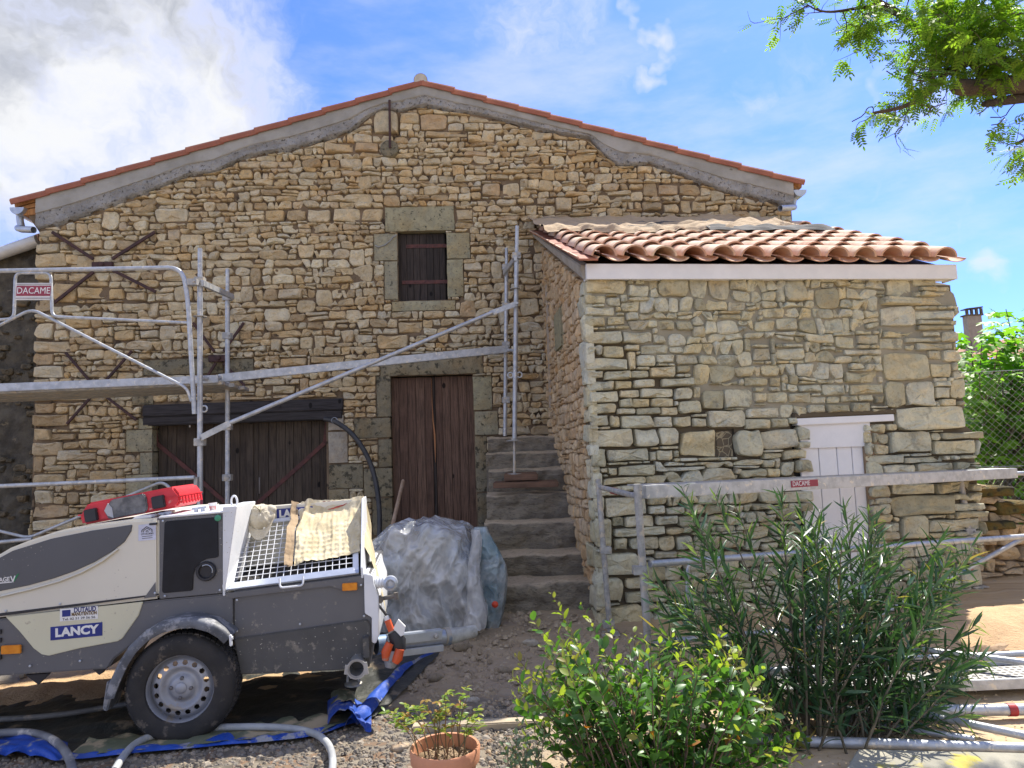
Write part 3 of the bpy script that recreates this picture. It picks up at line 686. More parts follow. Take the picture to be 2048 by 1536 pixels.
# eaves: rafter boards, gutters
for sx, px in ((1, el_[0]), (-1, er_[0] + .02)):
    wx = LU if sx > 0 else RU
    z0 = el_[1] if sx > 0 else er_[1]
    for k in range(2):
        mb = MB(); mb.hexa([V(p) for p in ((px + sx * .06, .0, z0 - .06 - .07 * k), (wx, .0, z0 - .02 - .07 * k - (.03 if k else 0)), (wx, .0, z0 + .04 - .07 * k), (px + sx * .05, .0, z0 - .03 - .05 * k), (px + sx * .06, 8, z0 - .06 - .07 * k), (wx, 8, z0 - .02 - .07 * k - (.03 if k else 0)), (wx, 8, z0 + .04 - .07 * k), (px + sx * .05, 8, z0 - .03 - .05 * k))])
        mb.build('eaves_board', M_worange, house, recalc=True)
    mb = MB(); mb.hexa([V(p) for p in ((px + sx * .16, .02, z0 - .15), (wx, .02, z0 - .36), (wx, .02, z0 - .12), (px + sx * .16, .02, z0 - .13), (px + sx * .16, 8, z0 - .15), (wx, 8, z0 - .36), (wx, 8, z0 - .12), (px + sx * .16, 8, z0 - .13))]); mb.build('eaves_mortar', M_mortar_h, house, recalc=True)
def gutter(cx, cz, spout, r=.085):
    vs = []; ng = 12; fs = []
    for y in (-.06, 8.2):
        for rr in (r, r - .006):
            for k in range(ng + 1): vs.append((cx + cos(pi + pi * k / ng) * rr, y, cz + sin(pi + pi * k / ng) * rr))
    n1 = ng + 1
    for k in range(ng):
        fs += [(k, k + 1, 2 * n1 + k + 1, 2 * n1 + k), (n1 + k + 1, n1 + k, 3 * n1 + k, 3 * n1 + k + 1), (k + 1, k, n1 + k, n1 + k + 1)]
    mb = MB(); mb.add(vs, fs)
    mb.prism([(cx + cos(pi + pi * k / ng) * (r - .002), cz + sin(pi + pi * k / ng) * (r - .002)) for k in range(n1)], -.063, -.055)
    g = mb.build('gutter', M_zinc, house, 50)
    mb = MB(); mb.pipe(spout, .040, .004, 16); mb.build('downpipe_elbow', M_zinc, g, 60)
gl = H.P(40, 418); gutter(gl.x, gl.z, [H.P(*p) + V((0, .06 if i < 3 else .02 - .03 * i, 0)) for i, p in enumerate([(33, 428), (34, 440), (37, 452), (44, 460), (54, 464), (70, 466), (84, 468)])])
gr = H.P(1596, 383); gutter(gr.x, gr.z, [H.P(*p) + V((0, .06 if i < 3 else .02 - .03 * i, 0)) for i, p in enumerate([(1591, 388), (1591, 400), (1589, 410), (1583, 418), (1574, 421), (1562, 423), (1550, 425)])])

# ------------------------------------------------------------------ the lower wing at the left edge
WF = Frame(H.M @ V((LU, .35, 0)), 2.5)
wing = thing('house_wing', 'low dark roughcast wing joining the big house at the left edge', 'house', WF.M)
wtop = pl([(-6, WF.uv(0, 512)[1] - 1.3), (WF.uv(0, 512)[0], WF.uv(0, 512)[1]), (WF.uv(75, 483)[0], WF.uv(75, 483)[1])])
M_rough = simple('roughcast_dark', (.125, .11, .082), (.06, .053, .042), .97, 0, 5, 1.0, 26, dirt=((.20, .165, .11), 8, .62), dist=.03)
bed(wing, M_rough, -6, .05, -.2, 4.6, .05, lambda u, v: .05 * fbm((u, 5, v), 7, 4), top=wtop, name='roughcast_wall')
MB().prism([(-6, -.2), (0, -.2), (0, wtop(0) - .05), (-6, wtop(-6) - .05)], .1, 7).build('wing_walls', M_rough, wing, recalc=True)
rw = random.Random(4); P_ = []
for _ in range(170):
    u, v = rw.uniform(-1.6, -.03), rw.uniform(.3, 3.9)
    if v > wtop(u) - .15: continue
    s = rw.uniform(.035, .09); P_.append(manual((u - s, v - s * .6, u + s, v + s * .6), rw, .45))
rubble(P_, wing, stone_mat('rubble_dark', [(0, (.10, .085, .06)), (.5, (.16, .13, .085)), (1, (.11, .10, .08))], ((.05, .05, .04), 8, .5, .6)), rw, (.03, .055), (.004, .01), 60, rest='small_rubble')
a, b = WF.P(-120, 548, -.12), WF.P(76, 481, -.12); mb = MB(); mb.tube([a, b], .075, 12); mb.build('verge_gutter', simple('zinc_pale', (.60, .60, .58), (.52, .52, .50), .5, .2, 6), wing, 60)
mb = MB(); mb.hexa([a + V((0, .0, .0)), b + V((0, .0, .0)), b + V((0, 0, .09)), a + V((0, 0, .09)), a + V((0, 6, 1.2)), b + V((0, 6, 1.2)), b + V((0, 6, 1.29)), a + V((0, 6, 1.29))]); mb.build('wing_roof', M_canal, wing, recalc=True)

# ------------------------------------------------------------------ the shed
SF = Frame((.64, 6.0, 0), 8)
shed = thing('stone_shed', 'small grey rubble shed with pantiled lean-to roof, white fascia and white door', 'shed', SF.M)
rs = random.Random(23)
def zr(o, s, L): return [(o[0] + a / s, o[1] + b / s, o[0] + c / s, o[1] + d / s) for a, b, c, d in L]
man_px = zr((1160, 560), 4.267, [(40, 10, 390, 120), (30, 130, 210, 205), (215, 160, 330, 225), (10, 210, 290, 305), (230, 320, 370, 385), (400, 50, 580, 145), (10, 320, 205, 400), (20, 435, 345, 545), (360, 450, 605, 540), (200, 565, 370, 660), (40, 665, 400, 765),
    (372, 542, 500, 602), (495, 562, 742, 632), (405, 612, 468, 765), (475, 640, 635, 735), (640, 633, 790, 708), (795, 642, 990, 720), (595, 715, 805, 830), (40, 775, 190, 835), (195, 775, 418, 850), (422, 765, 590, 835), (812, 718, 930, 790), (690, 802, 965, 905), (30, 840, 275, 942),
    (280, 852, 440, 932), (445, 840, 635, 915), (665, 345, 795, 430), (795, 350, 945, 435), (335, 920, 500, 1000), (515, 915, 785, 1000), (790, 912, 955, 1022), (958, 908, 1018, 1003), (40, 944, 325, 1042), (1025, 940, 1215, 1110), (1215, 925, 1465, 1085), (445, 1002, 590, 1080),
    (595, 1002, 790, 1078), (845, 1025, 1022, 1135), (40, 1044, 298, 1140), (310, 1070, 470, 1145), (475, 1082, 670, 1145), (675, 1080, 842, 1155), (45, 1147, 240, 1245), (245, 1150, 335, 1255), (350, 1150, 612, 1260), (620, 1160, 778, 1255), (780, 1140, 945, 1250), (945, 1115, 1070, 1168),
    (950, 1172, 1070, 1248), (1075, 1112, 1400, 1252), (1395, 1086, 1690, 1178), (1405, 1182, 1610, 1268), (1615, 1180, 1760, 1255), (60, 1260, 435, 1425), (440, 1270, 660, 1418), (665, 1262, 828, 1405), (832, 1256, 1163, 1505), (1328, 1272, 1540, 1508), (1550, 1272, 1832, 1435), (1836, 1250, 1950, 1368),
    (1845, 1372, 1950, 1435), (70, 1440, 220, 1600), (225, 1442, 580, 1540), (582, 1465, 636, 1540), (640, 1455, 780, 1540), (1470, 965, 1575, 1045), (1580, 960, 1750, 1052), (1755, 965, 1950, 1050), (1390, 835, 1590, 912), (1605, 830, 1700, 905), (1660, 335, 1840, 438), (1480, 360, 1645, 440), (1660, 590, 1895, 680), (1465, 590, 1610, 688),
    (785, 1455, 845, 1510), (1220, 1100, 1390, 1110)][:-1])
man_px += zr((1560, 760), 4.197, [(870, 18, 1035, 230), (1040, 20, 1285, 208), (975, 232, 1545, 415), (910, 430, 1255, 612), (1258, 510, 1640, 625), (1010, 632, 1360, 690), (845, 697, 1110, 785), (1120, 700, 1450, 765), (940, 870, 1270, 958), (930, 962, 1430, 1130), (1275, 862, 1600, 945), (1000, 1140, 1220, 1340),
    (1224, 1170, 1665, 1265), (133, 505, 242, 568), (20, 572, 200, 660), (0, 685, 110, 800), (130, 672, 268, 770), (40, 935, 265, 1020), (150, 1030, 270, 1100), (380, 207, 570, 272), (575, 192, 745, 270), (755, 207, 905, 265), (222, 207, 370, 278), (570, 38, 865, 115), (330, 42, 530, 128), (145, 47, 320, 110), (48, 118, 245, 190),
    (248, 135, 368, 203), (500, 133, 636, 190), (640, 125, 770, 190), (775, 135, 865, 192), (1290, 65, 1410, 150), (1335, 155, 1470, 228), (1345, 440, 1700, 505), (1255, 415, 1355, 460), (1440, 1040, 1700, 1090), (1430, 1100, 1715, 1160)])
man_px += zr((1500, 420), 3.737, [(995, 528, 1195, 650), (1200, 528, 1375, 570), (970, 657, 1540, 715), (955, 722, 1215, 878), (1215, 762, 1500, 818), (1235, 822, 1530, 858), (1220, 862, 1510, 900), (975, 892, 1262, 953), (1270, 897, 1405, 945), (1410, 912, 1530, 985), (960, 962, 1130, 1040), (1145, 962, 1405, 990), (1225, 997, 1500, 1045),
    (980, 1052, 1315, 1268), (1322, 1055, 1420, 1120), (1425, 1055, 1550, 1135), (1325, 1140, 1490, 1248), (1262, 577, 1480, 608), (1255, 612, 1520, 652), (620, 950, 775, 1040), (775, 940, 955, 1005), (690, 1015, 972, 1083), (690, 1215, 940, 1290)])
man_px += zr((1160, 920), 4.042, [(190, 142, 520, 195), (200, 292, 540, 445), (262, 460, 345, 530), (350, 455, 595, 535), (272, 545, 680, 610), (282, 630, 370, 720), (400, 620, 620, 715), (630, 615, 763, 725), (770, 615, 905, 720), (915, 610, 1120, 720), (1125, 600, 1310, 705), (75, 457, 255, 710), (75, 735, 480, 940), (90, 960, 350, 1150),
    (365, 960, 510, 1040), (355, 1060, 690, 1150), (110, 1170, 510, 1370), (615, 450, 780, 530), (790, 450, 945, 530), (545, 372, 680, 440), (695, 382, 840, 440), (600, 732, 775, 790), (785, 732, 965, 780), (305, 45, 600, 125), (225, 20, 380, 56), (225, 62, 300, 125)])
right_s = pl(sorted([(SF.uv(x, y)[1], SF.uv(x, y)[0]) for x, y in [(1868, 558), (1870, 572), (1905, 584), (1912, 604), (1918, 625), (1902, 640), (1908, 690), (1915, 712), (1913, 735), (1928, 750), (1926, 780), (1932, 800), (1928, 845), (1958, 868), (1965, 880), (1950, 905), (1955, 925), (1960, 965), (1958, 1010), (1965, 1060), (1962, 1230)]]))
s_top = SF.uv(1500, 556)[1]
o_sd = SF.rect(1600, 846, 1741, 1260); o_sl = SF.rect(1592, 832, 1788, 850); o_n = SF.rect(1435, 855, 1471, 914)
rects = []
for r in man_px:
    a = SF.rect(*r)
    e7 = .007; rects.append((max(a[0] - e7, -.005), a[1] - e7, a[2] + e7, min(a[3] + e7, s_top)))
# two hand-placed stones never share ground
keep = []
for r in rects:
    for k in keep:
        ou, ov = min(r[2], k[2]) - max(r[0], k[0]), min(r[3], k[3]) - max(r[1], k[1])
        if ou > 0 and ov > 0:
            if ou < ov: r = (k[2], r[1], r[2], r[3]) if r[0] > k[0] else (r[0], r[1], k[0], r[3])
            else: r = (r[0], k[3], r[2], r[3]) if r[1] > k[1] else (r[0], r[1], r[2], k[1])
    if r[2] - r[0] > .03 and r[3] - r[1] > .02: keep.append(r)
sp = [manual(r, rs) for r in keep]
sp += layout(0.0, 3.8, .0, s_top, rs, (.065, .115), (.08, .20), keep + [o_sd, o_sl, o_n], top=lambda u: s_top, right=right_s, dbl=.07, split=.10, waves=.03)
def flushf(u, v):
    line = 1.98 + .15 * sin(u * 2.3) if u > .9 else 2.62 - .5 * u
    return smooth01((v - line) / .25 + .5 + .9 * fbm((u, 9, v), 2.5, 3))
rubble(sp, shed, M_shed, rs, (.022, .052), (.002, .006), 300, rest='small_rubble')
bed(shed, M_mortar_s, 0, 3.75, -.1, s_top, .025, lambda u, v: .032 - .036 * flushf(u, v) + .010 * fbm((u, 4, v), 9, 3), [o_sd, (o_n[0], o_n[1], o_n[2], o_n[3])], right=right_s, flush=flushf)
# niche with a crackled stone
mb = MB(); mb.box(o_n[0] + .01, o_n[2] - .005, .05, .09, o_n[1], o_n[3] - .03)
mn, nt = newmat('crackled_stone'); q = N(nt); vo = q.n('ShaderNodeTexVoronoi', feature='DISTANCE_TO_EDGE', ins={'Vector': q.coord('Object'), 'Scale': 16.0}).outputs['Distance']
q.out(q.bsdf(q.mix(q.ss(vo, .03, .07), (.36, .31, .2), (.13, .105, .07)), .9, 0, q.bump(q.ss(vo, .0, .1), .6, .01, )))
mb.build('niche_stone', mn, shed, None, .004)
# side wall facing left, and the body behind
GB = Frame((.45, 8.66, 0), -85.5); GL = 2.66
gm = SF.I @ GB.M
def stop(u): return 3.05 + (2.66 - u) * .42
qn = []; z_ = .05
while z_ < 3.0:
    h_ = rs.uniform(.12, .24); w_ = rs.choice((.13, .18, .24, .30)); qn.append((GL - w_, z_, GL + .035, min(z_ + h_, 3.05))); z_ += h_
gp = layout(0, GL - .05, .1, 4.2, rs, (.06, .115), (.06, .18), [GB.rect(1118, 618, 1131, 700)] + qn, top=stop, dbl=.07, split=.2) 
rubble(gp, shed, M_side, rs, (.022, .042), (.004, .008), 0, Mx=gm, rest='side_rubble', rough=.5)
rubble([manual(r, rs, .2) for r in qn], shed, M_shed, rs, (.028, .040), (.003, .006), 0, Mx=gm, rest='quoin_returns', rough=.6)
bed(shed, M_mortar_l, 0, GL + .02, .0, 4.2, .03, lambda u, v: .004 + .012 * fbm((u, 2, v), 7, 3), top=stop, Mx=gm)
p0, p1 = SF.I @ V((.45, 8.66, 0)), SF.I @ V((.64, 6.0, 0))
mb = MB(); e = .05
c4 = [(.02, .07), (3.55, .07), (3.55, 2.6), (p0.x + .08, p0.y)]
zb = [3.02, 3.02, 4.05, 4.05]
mb.add([(x, y, -.2) for x, y in c4] + [(x, y, z) for (x, y), z in zip(c4, zb)], [(3, 2, 1, 0), (4, 5, 6, 7), (0, 1, 5, 4), (1, 2, 6, 5), (2, 3, 7, 6), (3, 0, 4, 7)])
mb.build('shed_walls', M_mortar_s, shed)
mb = MB(); mb.bar(GB.P(1093, 570, -.03), GB.P(1101, 815, -.03), .02, .10); ob = mb.build('corner_batten', simple('plaster_pale', (.50, .43, .34), (.42, .35, .26)), shed); ob.matrix_basis = gm
mb = MB(); a = GB.rect(1117, 617, 1132, 702); mb.box(a[0], a[2], -.05, .0, a[1], a[3]); ob = mb.build('upright_stone', M_dress, shed, None, .02); ob.matrix_basis = gm
# white door, lintel
sdr = MB().box(o_sd[0], o_sd[2], .055, .075, o_sd[1], o_sd[3]).build('plank_door', M_void, shed)
xs = [SF.uv(x, 950, .06)[0] for x in (1598, 1636, 1672, 1702, 1741)]
for a, b in zip(xs, xs[1:]):
    z0, z1 = o_sd[1], SF.uv(1680, 894, .06)[1]; MB().box(a + .003, b - .003, .022, .05, z0, z1).build('plank', M_white, sdr, None, .003, ((a + b) / 2, .022, (z0 + z1) / 2))
a = SF.rect(1598, 846, 1739, 895, .03); MB().box(xs[0], xs[-1] - .005, -.002, .022, a[1], a[3] + .01).build('top_panel', M_white, sdr, None, .004)
for (x0, t0, t1) in ((o_sd[2], -.0, .14),):
    MB().box(x0 - .004, x0 + .20, .0, .14, o_sd[1], o_sd[3] - .02).build('door_reveal', simple('reveal_mortar', (.30, .22, .14), (.23, .165, .10), .96, 0, 4, .5, 40), shed)
a, b = SF.P(1594, 844, -.03), SF.P(1788, 835, -.03); mb = MB(); mb.bar(a + V((0, .045, 0)), b + V((0, .045, 0)), .10, .060); mb.build('door_lintel', M_white, shed, None, .004)
mb = MB(); mb.bar(a + V((-.03, .02, .055)), b + V((.03, .02, .055)), .05, .05); mb.build('lintel_mortar', M_mortar_s, shed, None, .01)
# fascia boards
a, b = SF.uv(1172, 545, -.10), SF.uv(1912, 543, -.10); zf = (a[1] + b[1]) / 2
fb = SF.uv(1172, 559, -.10)[1]; ft = SF.uv(1400, 530, -.10)[1]
MB().box(a[0], b[0], -.115, -.090, fb, ft + .006).build('fascia_board', M_white, shed, None, .003)
for x_, y_ in ((a[0], .0), (b[0] - .022, .06)): MB().box(x_, x_ + .022, -.09, y_, fb, ft - .01).build('fascia_return', M_white, shed)
MB().box(a[0] + .022, b[0] - .022, -.09, .04, fb + .01, fb + .03).build('soffit', M_white, shed)
# roof of canal tiles
E0, E1 = SF.P(1178, 524, -.20), SF.P(1918, 524, -.20); E0.y = E1.y = -.20; E0.z = E1.z = ft + .030
T0 = SF.I @ at(1073, 462, 8.58); T1 = SF.I @ at(1600, 448, 8.85)
T0.z = T1.z = (T0.z + T1.z) / 2 - .02
ncol, nrow = 13, 8
def tile_mesh(r0, r1, L, up=True, name='roof_tile'):
    n = 10; th = .016; vs = []
    for (y, r_) in ((0, r0), (L * .5, (r0 + r1) / 2), (L, r1)):
        for q_ in (0, th):
            for k in range(n + 1):
                a_ = pi * k / n * .96 + .02 * pi; s = 1 if up else -1
                vs.append((-cos(a_) * (r_ - q_), y, s * sin(a_) * (r_ - q_) * (.88 if up else .40)))
    m = n + 1; fs = []
    for s_ in range(2):
        o = s_ * 2 * m
        for k in range(n):
            fs += [(o + k, o + k + 1, o + 2 * m + k + 1, o + 2 * m + k), (o + m + k + 1, o + m + k, o + 3 * m + k, o + 3 * m + k + 1)]
        fs += [(o, o + 2 * m, o + 3 * m, o + m), (o + n, o + m + n, o + 3 * m + n, o + 2 * m + n)]
    for k in range(n): fs += [(k, m + k, m + k + 1, k + 1), (4 * m + k, 4 * m + k + 1, 5 * m + k + 1, 5 * m + k)]
    mb = MB(); mb.add(vs, fs); return mb.mesh(name, M_canal, 50, recalc=True)
slen = ((T0 - E0).length); expo = slen / nrow
cover = tile_mesh(.112, .092, expo + .10); pan = tile_mesh(.100, .088, expo + .10, False)
rt = random.Random(9)
for kind in (0, 1):
    nc = ncol if kind == 0 else ncol + 1
    for c in range(nc):
        f = (c + .5) / ncol if kind == 0 else c / ncol
        A = E0.lerp(E1, f); B = T0.lerp(T1, f); d = (B - A); L = d.length; d.normalize()
        xax = (E1 - E0).normalized(); nn = xax.cross(d).normalized(); xax = d.cross(nn).normalized()
        for r_ in range(nrow):
            s = expo * r_ * L / slen
            if kind == 0 and rt.random() < .12: s += rt.uniform(-.02, .02)
            P = A + d * (s + (0 if kind == 0 else .03)) + nn * ((.016 if kind == 0 else .010) + rt.uniform(-.004, .004))
            X = (xax + d * rt.uniform(-.03, .03)).normalized(); D = (d - nn * (.055 if kind == 0 else .02)).normalized(); Nn = X.cross(D).normalized(); X = D.cross(Nn)
            o = link('roof_tile', cover if kind == 0 else pan, shed)
            o.matrix_basis = Matrix(((X.x, D.x, Nn.x, P.x), (X.y, D.y, Nn.y, P.y), (X.z, D.z, Nn.z, P.z), (0, 0, 0, 1)))
dz = V((0, 0, .06))
mb = MB(); mb.hexa([E0 - dz * 1.55 + V((0, .1, 0)), E1 - dz * 1.55 + V((0, .1, 0)), E1 - dz * .9 + V((0, .1, 0)), E0 - dz * .9 + V((0, .1, 0)), T0 - dz * 1.55, T1 - dz * 1.55, T1 - dz, T0 - dz][:8]); mb.build('roof_deck', M_wdark, shed, recalc=True)
# left verge: thin tiles laid flat on a mortar band
for i in range(7):
    P0, P1 = E0.lerp(T0, i / 7), E0.lerp(T0, (i + 1) / 7 + .01); sx = V((-.085, .0, 0))
    mb = MB(); hz = V((0, 0, .018)); off = V((0, 0, -.022 + .004 * (i % 2)))
    mb.hexa([P0 + sx + off, P0 + off + V((.08, 0, .0)), P0 + off + hz + V((.08, 0, 0)), P0 + sx + off + hz, P1 + sx + off, P1 + off + V((.08, 0, 0)), P1 + off + hz + V((.08, 0, 0)), P1 + sx + off + hz])
    mb.build('verge_tile', M_tile, shed, None, .003, recalc=True)
s0 = E0 + V((-.05, .12, -.03)); s1 = T0 + V((-.06, 0, -.03)); q0 = s0 + V((.03, 0, -.13)); q1 = s1 + V((.03, 0, -.07))
mb = MB(); mb.hexa([q0, q0 + V((.1, 0, 0)), s0 + V((.1, 0, 0)), s0, q1, q1 + V((.1, 0, 0)), s1 + V((.1, 0, 0)), s1]); mb.build('verge_mortar', simple('verge_cement', (.40, .37, .31), (.32, .28, .22), .95, 0, 5, .5, 30), shed, None, .01, recalc=True)
# sandy sheet thrown over the top of that roof
def sheet_mat():
    m, nt = newmat('sandy_sheet'); q = N(nt); f = q.noise(3.2, 6, .6); z = q.n('ShaderNodeSeparateXYZ', ins={0: q.n('ShaderNodeNewGeometry').outputs['Normal']}).outputs['Z']
    sand = q.mix(q.noise(14, 6, .6), (.50, .375, .235), (.36, .265, .165)); cloth = q.mix(q.noise(8, 4, .5), (.045, .045, .045), (.085, .08, .072))
    k = q.math('MULTIPLY', q.ss(f, .32, .40), q.ss(z, .20, .55))
    q.out(q.bsdf(q.mix(k, cloth, sand), .95, 0, q.bump(q.noise(26, 7, .7), .8, .02))); return m
tf = thing('roof_sheet', 'sandy grey building sheet crumpled over the top of the tiled shed roof', 'tarpaulin', SF.M)
def shfn(u, v):
    f = -.03 + u * .90; lo = .56 + .10 * noise.noise(V((u * 5, 1, 0))) + (.16 * smooth01((u - .78) / .2)); s = lo + (1.03 - lo) * v
    A = E0.lerp(E1, f); B = T0.lerp(T1, f); P = A.lerp(B, s)
    arch = .035 * abs(cos(pi * f * ncol + pi / 2)) if False else .04 * max(0, cos(2 * pi * (f * ncol - .5)))
    fold = .040 * fbm((u * 7, v * 3.2, 4), 1, 5) + .045 * abs(noise.noise(V((u * 9 + v * 4, v * 6, 8)))) + .07 * smooth01((u - .5) / .3) * abs(noise.noise(V((u * 8, v * 3, 2))))
    e = smooth01(v / .06) * smooth01((1.0 - v) / .02 + .3)
    return P + V((0, 0, .085 + arch * (1 - .6 * smooth01(v / .2)) * .8 + (fold + .03) * e + .04 * smooth01((v - .5) / .5)))
MB().grid(260, 60, shfn).build('crumpled_sheet', sheet_mat(), tf, 50)
def fold_fn(u, v):
    f = .50 + .42 * u; s = .54 + .10 * v + .05 * noise.noise(V((u * 6, 3, 0))); P = E0.lerp(E1, f).lerp(T0.lerp(T1, f), s)
    return P + V((0, 0, .11 + .06 * sin(pi * v) * (.4 + abs(noise.noise(V((u * 5, 0, 5))))) + .03 * abs(noise.noise(V((u * 5 + v * 2, v * 3, 1))))))
MB().grid(90, 14, fold_fn).build('dark_fold', simple('cloth_black', (.05, .05, .05), (.10, .095, .085), .9, 0, 9, .3), tf, 60)
# ------------------------------------------------------------------ more materials
M_galv = simple('galvanised_steel', (.50, .52, .54), (.36, .38, .40), .45, .45, 16, .2, 60, dirt=((.62, .59, .52), 20, .56), contrast=(.34, .68))
M_galvd = simple('galvanised_dirty', (.46, .45, .42), (.30, .30, .29), .6, .3, 20, .3, 60, dirt=((.52, .46, .36), 14, .52))
M_maroon = simple('print_maroon', (.30, .035, .06), (.26, .03, .055), .5)
M_red = simple('paint_red', (.45, .03, .03), (.30, .03, .03), .5)
M_ink = simple('print_ink', (.03, .03, .04), None, .6)
M_pwhite = simple('print_white', (.75, .75, .73), (.70, .70, .68), .5)
def text(s, size, mat, parent, M, name='lettering', bold=0.0, width=None, extr=.0006, shear=0.0):
    """flat lettering; M places its local x along the line and y up"""
    cu = bpy.data.curves.new(name, 'FONT'); cu.body = s; cu.size = size; cu.extrude = extr; cu.offset = bold; cu.align_x = 'CENTER'; cu.align_y = 'CENTER'; cu.shear = shear
    cu.resolution_u = 3
    t = bpy.data.objects.new(name + '_tmp', cu); COL.objects.link(t)
    me = bpy.data.meshes.new_from_object(t.evaluated_get(bpy.context.evaluated_depsgraph_get()))
    COL.objects.unlink(t); bpy.data.objects.remove(t); me.materials.clear(); me.materials.append(mat); me.name = name
    xs_ = [v.co.x for v in me.vertices]
    if width and xs_:
        k = width / (max(xs_) - min(xs_))
        for v in me.vertices: v.co.x *= k
    o = link(name, me, parent); o.matrix_basis = M; return o
def onplane(a, b, up, c, off=.002):
    """matrix for a label: x from a to b, y towards up, centred on c, lifted towards the camera"""
    x = (V(b) - V(a)).normalized(); y = (V(up) - x * V(up).dot(x)).normalized(); z = x.cross(y)
    c = V(c) + z * off
    return Matrix(((x.x, y.x, z.x, c.x), (x.y, y.y, z.y, c.y), (x.z, y.z, z.z, c.z), (0, 0, 0, 1)))
def arc(pts, r, n=6):
    """round the corners of a path"""
    pts = [V(p) for p in pts]; out = [pts[0]]
    for i in range(1, len(pts) - 1):
        a, b, c = pts[i - 1], pts[i], pts[i + 1]; k = min(r, (a - b).length * .45, (c - b).length * .45)
        p, q_ = b + (a - b).normalized() * k, b + (c - b).normalized() * k
        for j in range(n + 1):
            t = j / n; out.append(p * (1 - t) ** 2 + b * 2 * t * (1 - t) + q_ * t * t)
    out.append(pts[-1]); return out

# ------------------------------------------------------------------ steps beside the shed
def step_mat():
    m, nt = newmat('step_stone'); q = N(nt); n1 = q.noise(4, 7, .65); n2 = q.noise(26, 6, .7)
    z = q.n('ShaderNodeSeparateXYZ', ins={0: q.n('ShaderNodeNewGeometry').outputs['Normal']}).outputs['Z']
    col = q.mix(q.ss(n1, .38, .62), (.34, .295, .22), (.23, .20, .155)); col = q.mix(q.ss(n2, .5, .66, 0, .6), col, (.10, .085, .065))
    col = q.mix(q.math('MULTIPLY', q.ss(z, .35, .9), q.ss(n2, .30, .52)), col, (.56, .46, .33))
    q.out(q.bsdf(col, .97, 0, q.bump(q.math('ADD', n1, q.math('MULTIPLY', n2, .5)), 1.0, .05), Specular_IOR_Level=.1)); return m
M_step = step_mat()
steps = thing('stone_steps', 'worn mortar covered stone steps climbing between the plank door and the shed', 'steps', V((0, 6.3, 0)))
SK = [(6.28, .47, 1.20), (6.62, .665, 1.12), (6.95, .93, 1.0), (7.28, 1.18, .9), (7.60, 1.42, .85), (7.90, 1.60, .8), (8.15, 1.78, .7)]
prevz = .1
for i, (Y, z, _) in enumerate(SK):
    x0 = -.30 + .02 * sin(i * 2.1); x1 = GB.M @ V((8.66 - Y, .05, 0)); x1 = x1.x + .04
    Yn = SK[i + 1][0] + .05 if i < 6 else 8.62; sd_ = V((i * 9, 2, 5))
    def fn(u, v):                       # v: up the riser, then back along the tread
        x = x0 + (x1 - x0) * u
        if v < .5: y, zz = Y, prevz - .03 + (z - prevz + .03) * (v * 2)
        else: y, zz = Y + (Yn - Y) * (v - .5) * 2, z
        r_ = .014 * (1 - smooth01(abs(v - .5) / .05)); n_ = noise.fractal(V((x * 3.6, y * 4, zz * 4)) + sd_, 1, 2, 5)
        return (x, y - 6.3 + r_ + .045 * n_ + .015 * noise.noise(V((x * 14, zz * 14, y * 14))), zz - r_ * .8 + .018 * n_)
    mb = MB(); mb.cur = (i * .37) % 1; mb.grid(44, 36, fn).build('step', M_step, steps, 60)
    MB().box(x0, x1, Y + .06 - 6.3, 8.6 - 6.3, 0, z - .06).build('step_core', M_step, steps)
    prevz = z
bd = tag(MB().hexa([at(986, 977, 7.2), at(1117, 974, 7.2), at(1117, 963, 7.2), at(986, 966, 7.2), at(990, 972, 7.42), at(1113, 969, 7.42), at(1113, 959, 7.42), at(990, 962, 7.42)]).build('wooden_board', M_wold, None, None, .004, recalc=True), 'old brown board lying across a stone step under the scaffold leg', 'board')
bb = tag(MB().hexa([at(1008, 962, 7.28), at(1076, 960, 7.28), at(1076, 947, 7.28), at(1008, 949, 7.28), at(1010, 955, 7.45), at(1072, 953, 7.45), at(1072, 943, 7.45), at(1010, 945, 7.45)]).build('wooden_block', M_wold, None, None, .006, recalc=True), 'short wood block standing on the board under the scaffold jack', 'block')

# ------------------------------------------------------------------ scaffold in front of the big house
def tubes(root, name, path, r=.024, mat=None, n=12, par=None, mb=None):
    m_ = mb or MB(); m_.tube(rel(path, root), r, n); return m_.build(name, mat or M_galv, par or root, 60)
sc = thing('scaffold', 'galvanised tube scaffold with guardrail standing before the gabled house', 'scaffold', at(400, 1015, 6.5))
def coupler(root, p, par=None, w_=.05, h_=.06, mat=None, rot=0):
    p = p - root.location; mb = MB(); mb.box(p.x - w_, p.x + w_, p.y - .035, p.y + .035, p.z - h_ / 2, p.z + h_ / 2)
    mb.lathe(p + V((w_ * .6, -.05, 0)), (0, 1, 0), [(0, 0), (.012, 0), (.012, .03), (.0, .03)], 6)
    return mb.build('coupler', mat or M_galvd, par or root, 30, .004)
b = at(400, 1010, 6.5); g0 = V((b.x, b.y, GZ(b.x, b.y)))
tubes(sc, 'upright_post', [g0 + V((0, 0, .02)), at(400, 1010, 6.5), at(400, 560, 6.5)], .0245)
tubes(sc, 'upright_post', [at(400, 572, 6.5), at(400, 497, 6.5)], .0205)
b = at(455, 1010, 7.5); tubes(sc, 'upright_post', [V((b.x, b.y, GZ(b.x, b.y))), b, at(455, 585, 7.5)], .0245)
tubes(sc, 'upright_post', [at(455, 590, 7.5), at(455, 538, 7.5)], .0205)
J = at(1029, 880, 7.35); tubes(sc, 'upright_post', [J, at(1033, 520, 7.35)], .0245); tubes(sc, 'upright_post', [at(1033, 530, 7.35), at(1034, 452, 7.35)], .020)
